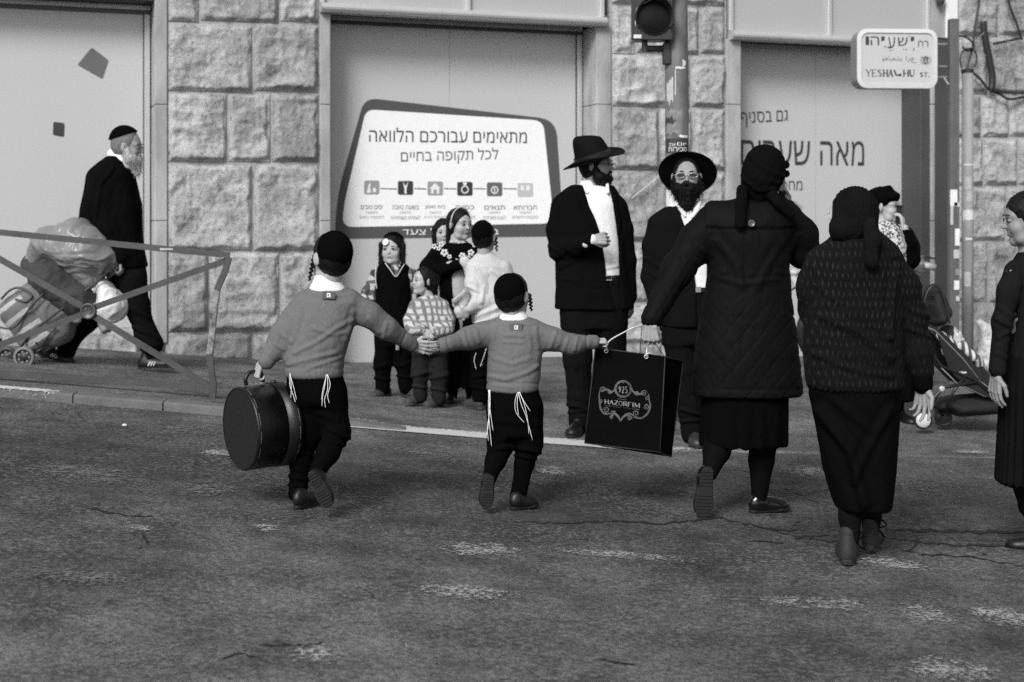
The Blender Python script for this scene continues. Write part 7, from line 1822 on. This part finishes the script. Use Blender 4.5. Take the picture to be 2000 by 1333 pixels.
# ------------------------------------------------------------------ old man and his cart
g = Fig(205, 716, "white-bearded old man in black suit walking right, pulling a loaded shopping cart"); g.skin = SKA
hd = head(g, 250, 287, 68, 86, -6, neck=tuple(g.P(232, 332, 0)), nose=1.4, brow=K_grayh)
hair(g, hd, K_grayh, vol=1.03, face=(.52, -.02, .42, .44, .56), nape=-.30, amp=.002, strands=150, slen=.01)
beard(g, hd, K_grayb, .30, .28, .10, strands=1500, slen=.035, amp=.006, point=.07)
kippah(g, hd, (0, -.42, .90), 60, lift=1.16, flat=3.5)
limbs(g, [[(215, 380, 0, 34), (235, 520, 0, 34)], [(200, 345, -.08, 12), (205, 440, -.10, 11), (236, 508, -.14, 9)]])
S = Sdf(.0075); S.stack(g.rows([(302, 218, 250, .06), (312, 222, 258, .08), (330, 226, 262, .09)]), .02, 2.2, .01); S.cone(g.P(222, 302, 0), g.P(262, 334, 0), .045, .03, .02); garment(g, "shirt", K_shirt, S, .003)
S = Sdf(.0085); S.stack(g.rows([(306, 208, 236, .08), (318, 196, 250, .13), (340, 188, 262, .17), (400, 176, 275, .175), (460, 182, 276, .165), (522, 205, 287, .17)]), .04, 2.2, .014)
g.ch(S, [(202, 345, -.10, 26), (192, 400, -.12, 25), (205, 445, -.13, 22), (232, 500, -.15, 16)], .05); g.ch(S, [(225, 350, .10, 24), (225, 440, .12, 20), (240, 500, .12, 16)], .05)
S.cone(g.P(196, 352, 0), g.P(168, 440, .02), .10, .06, .06)
garment(g, "jacket", K_suit, S, .010, (6, 6, 4), 71, [([(220, 330), (196, 360), (186, 430)], 4, .008), ([(186, 435), (215, 455)], 4, .008), ([(200, 470), (225, 480)], 4, .006), ([(262, 340), (275, 420), (276, 510)], 3, .005)])
trousers(g, [(500, 212, 282, .12), (530, 212, 284, .12), (550, 215, 282, .11)], [[(258, 545, -.05, 28), (268, 600, -.06, 23), (284, 650, -.06, 20), (296, 672, -.06, 23)], [(240, 545, .08, 28), (190, 610, .10, 23), (140, 656, .10, 19), (128, 690, .10, 18)]], MATS["suit_trousers"], .010, .0085, creases=[([(262, 640), (310, 660)], 4, .012), ([(250, 600), (290, 620)], 5, .008)], seed=72)
S = Sdf(.006); g.ch(S, [(294, 660, -.06, 13), (293, 704, -.06, 11)], .01); g.ch(S, [(126, 680, .10, 13), (122, 700, .10, 11)], .01); garment(g, "sock", MATS["tights_black"], S, 0)
o_ = g.P(270, 720, -.06); shoe(g, o_, (.97, -.1, .06), (-.06, 0, 1), .26, .105, .075, stripes3=True, high=True, st=.024)
shoe(g, g.P(76, 694, .10), (.95, -.08, -.25), (.25, 0, .97), .28, .105, .075, stripes3=True, high=True, st=.024)
hand(g, g.P(236, 507, -.15), (.1, -.05, -1), (-.9, 0, .0), .17, 1.2, 1, .8, .02, fore=g.P(230, 494, -.15))
g.finish(); oldm = g

YC = oldm.Y - .14
cz = float(gz((60 - CX) * YC / F, YC)); ct = empty("shopping_cart", ((60 - CX) * YC / F, YC, cz), label="two-wheeled shopping trolley with a striped fabric bag, pulled by the old man", cat="shopping cart")
C = lambda x, y, d=0: lpx(x, y, YC + d, tuple(ct.location))
M_tyre = plain("tyre_grey", .16, .7, .3, 30, .3); M_hub = plain("hub_dark", .02, .5, .3, 30, .2)
for (x, d, mt) in ((47, -.16, M_tyre), (14, .20, M_hub)):
    c = C(x, 698, d); r = 20.5 * YC / F; Mx = basis((0, -1, 0), loc=c)
    wl = MB().lathe([(r * .74, -.014), (r * .95, -.016), (r, -.008), (r, .008), (r * .95, .016), (r * .74, .014)], 28, Mx, cap=False).build("wheel", mt, ct, True)
    MB().lathe([(.001, .008), (r * .25, .012), (r * .3, .006), (r * .7, .004), (r * .76, .012), (r * .76, -.012), (.001, -.01)], 24, Mx).build("hub", M_hub, wl, True)
    for k in range(7):
        a = 2 * math.pi * k / 7; p = c + Vector((math.cos(a) * r * .5, -.006, math.sin(a) * r * .5)); MB().lathe([(.001, .004), (.007, .003), (.008, 0)], 8, basis((0, -1, 0), loc=p)).build("hub_hole", plain("hub_spot", .2, .5, .2, 20, 0), wl)
fr_ = MB(); fr_.tube([C(14, 698, .20), C(47, 698, -.16)], .008, 8)
for d in (-.13, .17): fr_.tube([C(30, 694, d), C(60, 650, d), C(140, 590, d), C(226, 520, d * .6), C(238, 508, -.0)], .008, 8)
fr_.tube([C(85, 680, -.13), C(70, 688, -.13), C(85, 700, -.13)], .008, 8).tube([C(70, 670, -.13), C(70, 670, .17)], .007, 8); fr_.build("cart_frame", M_black, ct, True)
def softbag(parent, name, mat, prims, amp, fr_q, seed, vox=.009, par=C):
    S = Sdf(vox)
    for a, b, ra, rb in prims: S.cone(np.array(par(*a)), np.array(par(*b)), ra, rb, .05, ((0, 1, 0), .8))
    V, Q = S.mesh(); V = smooth_mesh(V, Q, 1); N = vnormals(V, Q); w = (fbm(V * 5 + seed, 2) - .5)[:, None] * 1.2
    V = V + N * (amp * (ridge(V * np.array(fr_q) + w * 2 + seed, 4) - .5) + amp * .30 * (ridge(V * np.array(fr_q) * np.array((4.2, 4.2, 2.4)) + w * 6, 2) - .5))[:, None]; return mk(name, V, Q, mat, parent)
def stripedm():
    m, nt, b = newmat("cart_stripes"); c = coords(nt, (1, 1, 1), (0, math.radians(-55), 0)); sp = nn(nt, "ShaderNodeSeparateXYZ"); nt.links.new(c, sp.inputs[0])
    x = math_(nt, 'ADD', sp.outputs[0], math_(nt, 'MULTIPLY', noise_(nt, c, 6, 2), .03)); s_ = math_(nt, 'SINE', math_(nt, 'MULTIPLY', x, 62))
    near = ramp(nt, sp.outputs[0], [(0, 1), (.0, 1), (.02, 0)])
    nt.links.new(mixv(nt, ramp(nt, s_, [(.45, 0), (.6, 1)]), .13, .38), b.inputs['Base Color']); b.inputs['Roughness'].default_value = .85; bump_(nt, b, noise_(nt, c, 200, 2), .4, .003); return m
softbag(ct, "striped_bag", stripedm(), [((30, 608, .02), (70, 660, .02), .10, .11), ((50, 600, .0), (95, 650, .02), .11, .10)], .02, (4, 4, 4), 3)
softbag(ct, "cart_bag", plain("cart_fabric", .13, .85, .25, 9, .3, 60), [((60, 600, .04), (115, 640, .04), .13, .10), ((80, 580, .05), (130, 610, .04), .12, .10), ((100, 660, 0), (118, 650, 0), .06, .06)], .03, (5, 5, 5), 5)
MB().tube(catmull([C(2, 585, -.11), C(20, 567, -.1), C(40, 563, -.1), C(62, 578, -.12), C(50, 590, -.13), C(30, 585, -.13)], 5), .008, 7).tube(catmull([C(0, 640, -.14), C(28, 640, -.15), C(60, 600, -.15), C(92, 566, -.12)], 5), .007, 7).tube([C(78, 688, -.10), C(95, 655, -.12), C(110, 640, -.12)], .006, 6).build("straps", M_black, ct, True)
def sack(name, label, mat, prims, amp, f, seed, cat="bag", vox=.009):
    e = empty(name, tuple(ct.location), label=label, cat=cat); softbag(e, "bag_film", mat, prims, amp, f, seed, vox); return e
sack("sack", "dark cloth sack lying on the cart beneath the big grey bag", plain("sack_dark", .035, .8, .3, 9, .3, 50), [((100, 540, .0), (155, 585, .0), .13, .12), ((70, 520, .08), (110, 560, .05), .08, .1)], .04, (4, 4, 4), 9)
M_film = plain("bag_plastic_grey", .20, .32, .12, 6, .3, 30, dist=.01, spec=.5)
sack("plastic_bag", "huge bulging grey plastic bag balanced on top of the old man's cart", M_film, [((100, 478, .0), (175, 490, .0), .11, .16), ((150, 465, 0), (200, 510, 0), .13, .10), ((95, 480, .05), (62, 520, .08), .10, .05), ((195, 500, 0), (234, 520, -.0), .09, .025), ((150, 500, 0), (178, 545, 0), .13, .07)], .042, (3.2, 3.2, 5), 12, vox=.0075)
sack("plastic_bag", "white round carrier bag hanging by the old man's leg behind the barrier", plain("bag_plastic_white", .62, .35, .05, 10, .2, 30, dist=.008), [((205, 565, .0), (218, 600, .0), .05, .10), ((200, 560, 0), (190, 552, 0), .03, .02)], .045, (7, 7, 4), 15, vox=.0075)
sack("plastic_bag", "small knotted white bag beside the barrier's centre plate", MATS["bag_plastic_white"], [((160, 588, -.03), (176, 600, -.03), .045, .05), ((150, 604, -.05), (148, 622, -.05), .03, .03), ((176, 575, -.03), (190, 560, -.03), .03, .02)], .02, (12, 12, 12), 18, vox=.0065)
sack("plastic_bag", "grey half-empty carrier bag below the white one near the old man's knees", plain("bag_plastic_dim", .28, .4, .25, 10, .2, 30), [((198, 600, .06), (206, 640, .05), .05, .035)], .035, (9, 9, 5), 20, vox=.0075)

# ------------------------------------------------------------------ stroller and baby
YW = F / 296
sx = (1862 - CX) * YW / F; stz = float(gz(sx, YW)); st = empty("stroller", (sx, YW, stz), label="black folding stroller with a pale-capped front wheel, carrying a baby", cat="stroller")
Q_ = lambda x, y, d=0: lpx(x, y, YW + d, tuple(st.location))
M_sfab = plain("stroller_fabric", .008, .85, .3, 10, .3, 60); M_sfr = plain("stroller_frame", .012, .35, .1, 10, 0)
for (x, y, r, d, cap) in ((1803, 821, 17.5, -.19, True), (1842, 816, 17, -.02, False), (1990, 832, 17, -.19, True), (2000, 824, 16, .16, False)):
    c = Q_(x, y, d); rr = r * YW / F; Mx = basis((-.15, -1, 0), loc=c)
    wl = MB().lathe([(.001, -.014), (rr * .9, -.016), (rr, -.008), (rr, .008), (rr * .9, .016), (rr * .8, .012), (.001, .012)], 26, Mx).build("wheel", M_sfr, st, True)
    MB().lathe([(.001, .019), (rr * .7, .018), (rr * .78, .012)], 24, Mx, cap=False).build("hub_cap", plain("hub_pale", .62, .5, .08, 20, 0) if cap else M_hub, wl, True)
fm_ = MB()
for d in (-.19, .19): fm_.tube([Q_(1809, 645, d), Q_(1820, 690, d), Q_(1838, 715, d), Q_(1900, 740, d), Q_(1960, 790, d)], .009, 8).tube([Q_(1803, 815, d), Q_(1824, 778, d), Q_(1842, 757, d), Q_(1910, 746, d)], .012, 8).tube([Q_(1848, 795, d), Q_(1862, 765, d), Q_(1885, 735, d)], .010, 8)
fm_.tube([Q_(1809, 645, -.19), Q_(1809, 645, .19)], .009, 8).tube([Q_(1824, 800, -.16), Q_(1842, 812, -.05)], .008, 8).tube([Q_(1990, 830, -.19), Q_(1960, 780, -.19), Q_(1910, 742, -.19)], .01, 8).tube([Q_(2000, 824, .16), Q_(1960, 780, .17)], .01, 8).build("frame", M_sfr, st, True)
c = Q_(1840, 760, -.205); MB().lathe([(.001, .006), (.016, .005), (.020, 0)], 14, basis((0, -1, 0), loc=c)).build("hinge_cap", plain("cap_pale", .5, .4, .1, 20, 0), st, True)
def sidepoly(name, px, d0, d1, mat, bulge=0):
    P = [Q_(x, y, 0) for x, y in px]; return MB().prism([(p.x, p.z) for p in P], d0, d1).build(name, mat, st)
sidepoly("seat", [(1812, 640), (1826, 646), (1880, 700), (1934, 770), (1926, 776), (1868, 748), (1838, 718)], -.185, -.172, M_sfab); sidepoly("seat", [(1812, 640), (1826, 646), (1880, 700), (1934, 770), (1926, 776), (1868, 748), (1838, 718)], .172, .185, M_sfab)
V = []; pth = [(1822, 650), (1850, 690), (1884, 724), (1920, 740), (1936, 775)]
for x, y in pth:
    for d in (-.175, 0, .175): V.append(Q_(x, y + (8 if d == 0 else 0), d))
mk("seat_base", V, [(i*3+j, i*3+j+1, i*3+4+j, i*3+3+j) for i in range(4) for j in (0, 1)], M_sfab, st)
S = Sdf(.009); S.cone(np.array(Q_(1832, 790, 0)), np.array(Q_(1950, 778, 0)), .035, .035, .03, ((0, 1, 0), .25)); S.cone(np.array(Q_(1866, 797, 0)), np.array(Q_(1945, 794, 0)), .045, .04, .04, ((0, 1, 0), .25)); V, Q = S.mesh(); V = V + vnormals(V, Q) * (.02 * (ridge(V * 7, 3) - .5))[:, None]; mk("basket", V, Q, M_sfab, st)
# folded canopy: three hoops with fabric
S = Sdf(.007)
for (a, b, r) in (((1818, 572), (1832, 620), .045), ((1826, 566), (1842, 612), .040), ((1818, 596), (1826, 622), .045)):
    S.cone(np.array(Q_(*a)), np.array(Q_(*b)), r * .8, r, .02, ((0, 1, 0), .28))
V, Q = S.mesh(); V = V + vnormals(V, Q) * (.016 * (ridge(V * 12, 3) - .5))[:, None]; mk("canopy", V, Q, M_sfab, st)
MB().tube(catmull([Q_(1806, 640, -.18), Q_(1804, 600, -.18), Q_(1814, 566, -.17), Q_(1830, 560, -.17), Q_(1844, 585, -.17), Q_(1855, 632, -.18)], 5), .006, 7).build("canopy_hoop", M_sfr, st, True)
MB().tube([Q_(x, y, -.186) for x, y in ((1812, 640), (1826, 646), (1880, 700), (1934, 770))], .004, 6).tube([Q_(x, y, -.186) for x, y in ((1838, 718), (1868, 748), (1926, 776))], .004, 6).build('seat_piping', plain('piping_grey', .2, .6, .1, 20, 0), st, True)
c = Q_(1880, 728, -.19); MB().box((c.x - .03, c.y - .003, c.z - .006), (c.x + .025, c.y, c.z + .006)).build("fabric_label", M_stk, st)
g = Fig(1862, 780, "baby in striped clothes and dark cap lying back in the stroller", Y=YW); g.skin = skin("skin_baby", .5)
g.e.location = (g.R[0], g.R[1], g.R[2])
hd = head(g, 1860, 656, 44, 60, 35, kid=1.0, neck=tuple(g.P(1862, 678, 0)), vox=.004)
S = Sdf(.006); T = hd['T']; h = hd['h']; S.ell(T(0, -.14, .14), np.array((.42, .46, .42)) * h, hd['M'], .03); S.ell(T(0, -.3, -.1), np.array((.34, .25, .3)) * h, hd['M'], .03); garment(g, "cap", plain("cap_dark", .03, .9, .2, 40, .3), S, .002)
S = Sdf(.007); S.cone(g.P(1858, 682, -.02), g.P(1898, 712, -.03), .065, .075, .03); S.cone(g.P(1880, 676, -.10), g.P(1902, 698, -.14), .028, .024, .02); S.cone(g.P(1850, 676, .08), g.P(1880, 690, .10), .03, .028, .02); S.cone(g.P(1838, 656, -.06), g.P(1862, 682, -.08), .03, .035, .03)
garment(g, "striped_suit", stripes("baby_stripes", .06, .55, 24, 0, .0, .02), S, .012, (9, 9, 9), 81)
S = Sdf(.008); S.cone(g.P(1895, 715, -.05), g.P(1925, 745, -.07), .06, .045, .03); garment(g, "leggings", M_sfab, S, .006)
S = Sdf(.007); S.stack([(g.P(0, 700)[2], g.P(1885, 700)[0], 0, .05, .05), (g.P(0, 712)[2], g.P(1885, 700)[0], 0, .05, .05)]); V, Q = S.mesh(); g.body_add(V, Q)
hand(g, g.P(1902, 697, -.14), (.6, -.3, -.6), (-.5, .4, -.6), .055, .9, 1, .5, .04)
g.finish()
# crumpled white thing beyond the stroller
wb = empty("crumpled_bag", tuple(lpx(1928, 650, F / 232)), label="crumpled white bag lying against the wall behind the stroller", cat="bag")
S = Sdf(.009); S.cone((-.06, 0, .08), (.02, 0, .0), .03, .04, .03); S.cone((.06, 0, .07), (.02, 0, .0), .02, .04, .03); S.cone((0, 0, 0), (.02, 0, -.25), .04, .10, .05); V, Q = S.mesh(); V = V + vnormals(V, Q) * (.04 * (ridge(V * 9, 3) - .5))[:, None]; mk("bag_film", V, Q, plain("film_white", .45, .5, .3, 20, .3), wb)

# ------------------------------------------------------------------ parked motorcycle, mostly hidden
YM = F / 240
mx = (1690 - CX) * YM / F; mz = float(gz(mx, YM)); mo = empty("motorcycle", (mx, YM, mz), label="parked motorcycle mostly hidden behind the women, chrome ends showing at both sides", cat="motorcycle")
K = lambda x, y, d=0: lpx(x, y, YM + d, tuple(mo.location))
M_chr = plain("chrome", .6, .15, .1, 20, 0, metal=.9); M_body = plain("bike_body", .05, .3, .2, 10, 0)
for x in (1622, 1765):
    c = K(x, 650); r = .28; Mx = basis((0, -1, 0), loc=c); MB().lathe([(r * .82, -.04), (r * .95, -.045), (r, -.02), (r, .02), (r * .95, .045), (r * .82, .04)], 28, Mx, cap=False).build("wheel", M_sfr, mo, True)
    MB().lathe([(.001, .03), (.05, .03), (.06, .01), (r * .8, .006), (r * .84, .03), (r * .84, -.03), (.001, -.03)], 28, Mx).build("rim", M_hub, mo, True)
S = Sdf(.012); S.cone(np.array(K(1640, 560)), np.array(K(1740, 575)), .10, .13, .08); S.cone(np.array(K(1620, 545)), np.array(K(1690, 550)), .08, .09, .06); S.cone(np.array(K(1660, 620)), np.array(K(1720, 630)), .12, .12, .08); V, Q = S.mesh(); mk("bike_body", V, Q, M_body, mo)
S = Sdf(.01); S.cone(np.array(K(1600, 538)), np.array(K(1680, 542)), .06, .08, .06, ((0, 1, 0), .7)); V, Q = S.mesh(); mk("seat", V, Q, M_sfr, mo)
fk = MB()
for d in (-.06, .06): fk.tube([K(1765, 650, d), K(1742, 545, d), K(1736, 515, d)], .018, 8)
fk.build("fork", M_chr, mo, True)
MB().tube([K(1728, 528, -.33), K(1740, 512, -.20), K(1745, 518, 0), K(1740, 512, .2), K(1728, 528, .33)], .014, 8).build("handlebar", M_chr, mo, True)
c = K(1786, 518, -.12); MB().tube([c + Vector((-.07, 0, 0)), c + Vector((.06, 0, .01))], [.055, .075], 18).build("headlight", M_chr, mo, True)
c = K(1813, 520, -.16); MB().tube([c + Vector((-.05, 0, .01)), c + Vector((.055, 0, -.012))], .028, 12).build("grip", plain("grip_pale", .35, .5, .4, 40, 0), mo, True)
MB().tube([K(1790, 505, -.1), K(1800, 500, -.12), K(1826, 506, -.15)], .008, 6).build("lever", M_sfr, mo, True)
MB().tube([K(1795, 540, -.1), K(1800, 560, -.1), K(1790, 590, -.05)], .012, 6).build("brake_hose", M_sfr, mo, True)
c = K(1551, 533, -.1); S = Sdf(.006); S.ell(tuple(c), (.035, .04, .03), None, .01); S.cone(tuple(c + Vector((0, 0, -.05))), tuple(c + Vector((.02, 0, -.10))), .028, .03, .02); V, Q = S.mesh(); mk("tail_light", V, Q, plain("lamp_pale", .6, .25, .1, 20, 0), mo)
MB().tube([K(1550, 536, -.05), K(1600, 532, -.05)], .012, 8).tube([K(1537, 520, -.05), K(1543, 540, -.05), K(1541, 570, -.05), K(1560, 558, 0), K(1590, 555, 0)], .010, 8).tube([K(1557, 520, .05), K(1572, 520, .05)], .016, 8).build("rear_rack", M_sfr, mo, True)
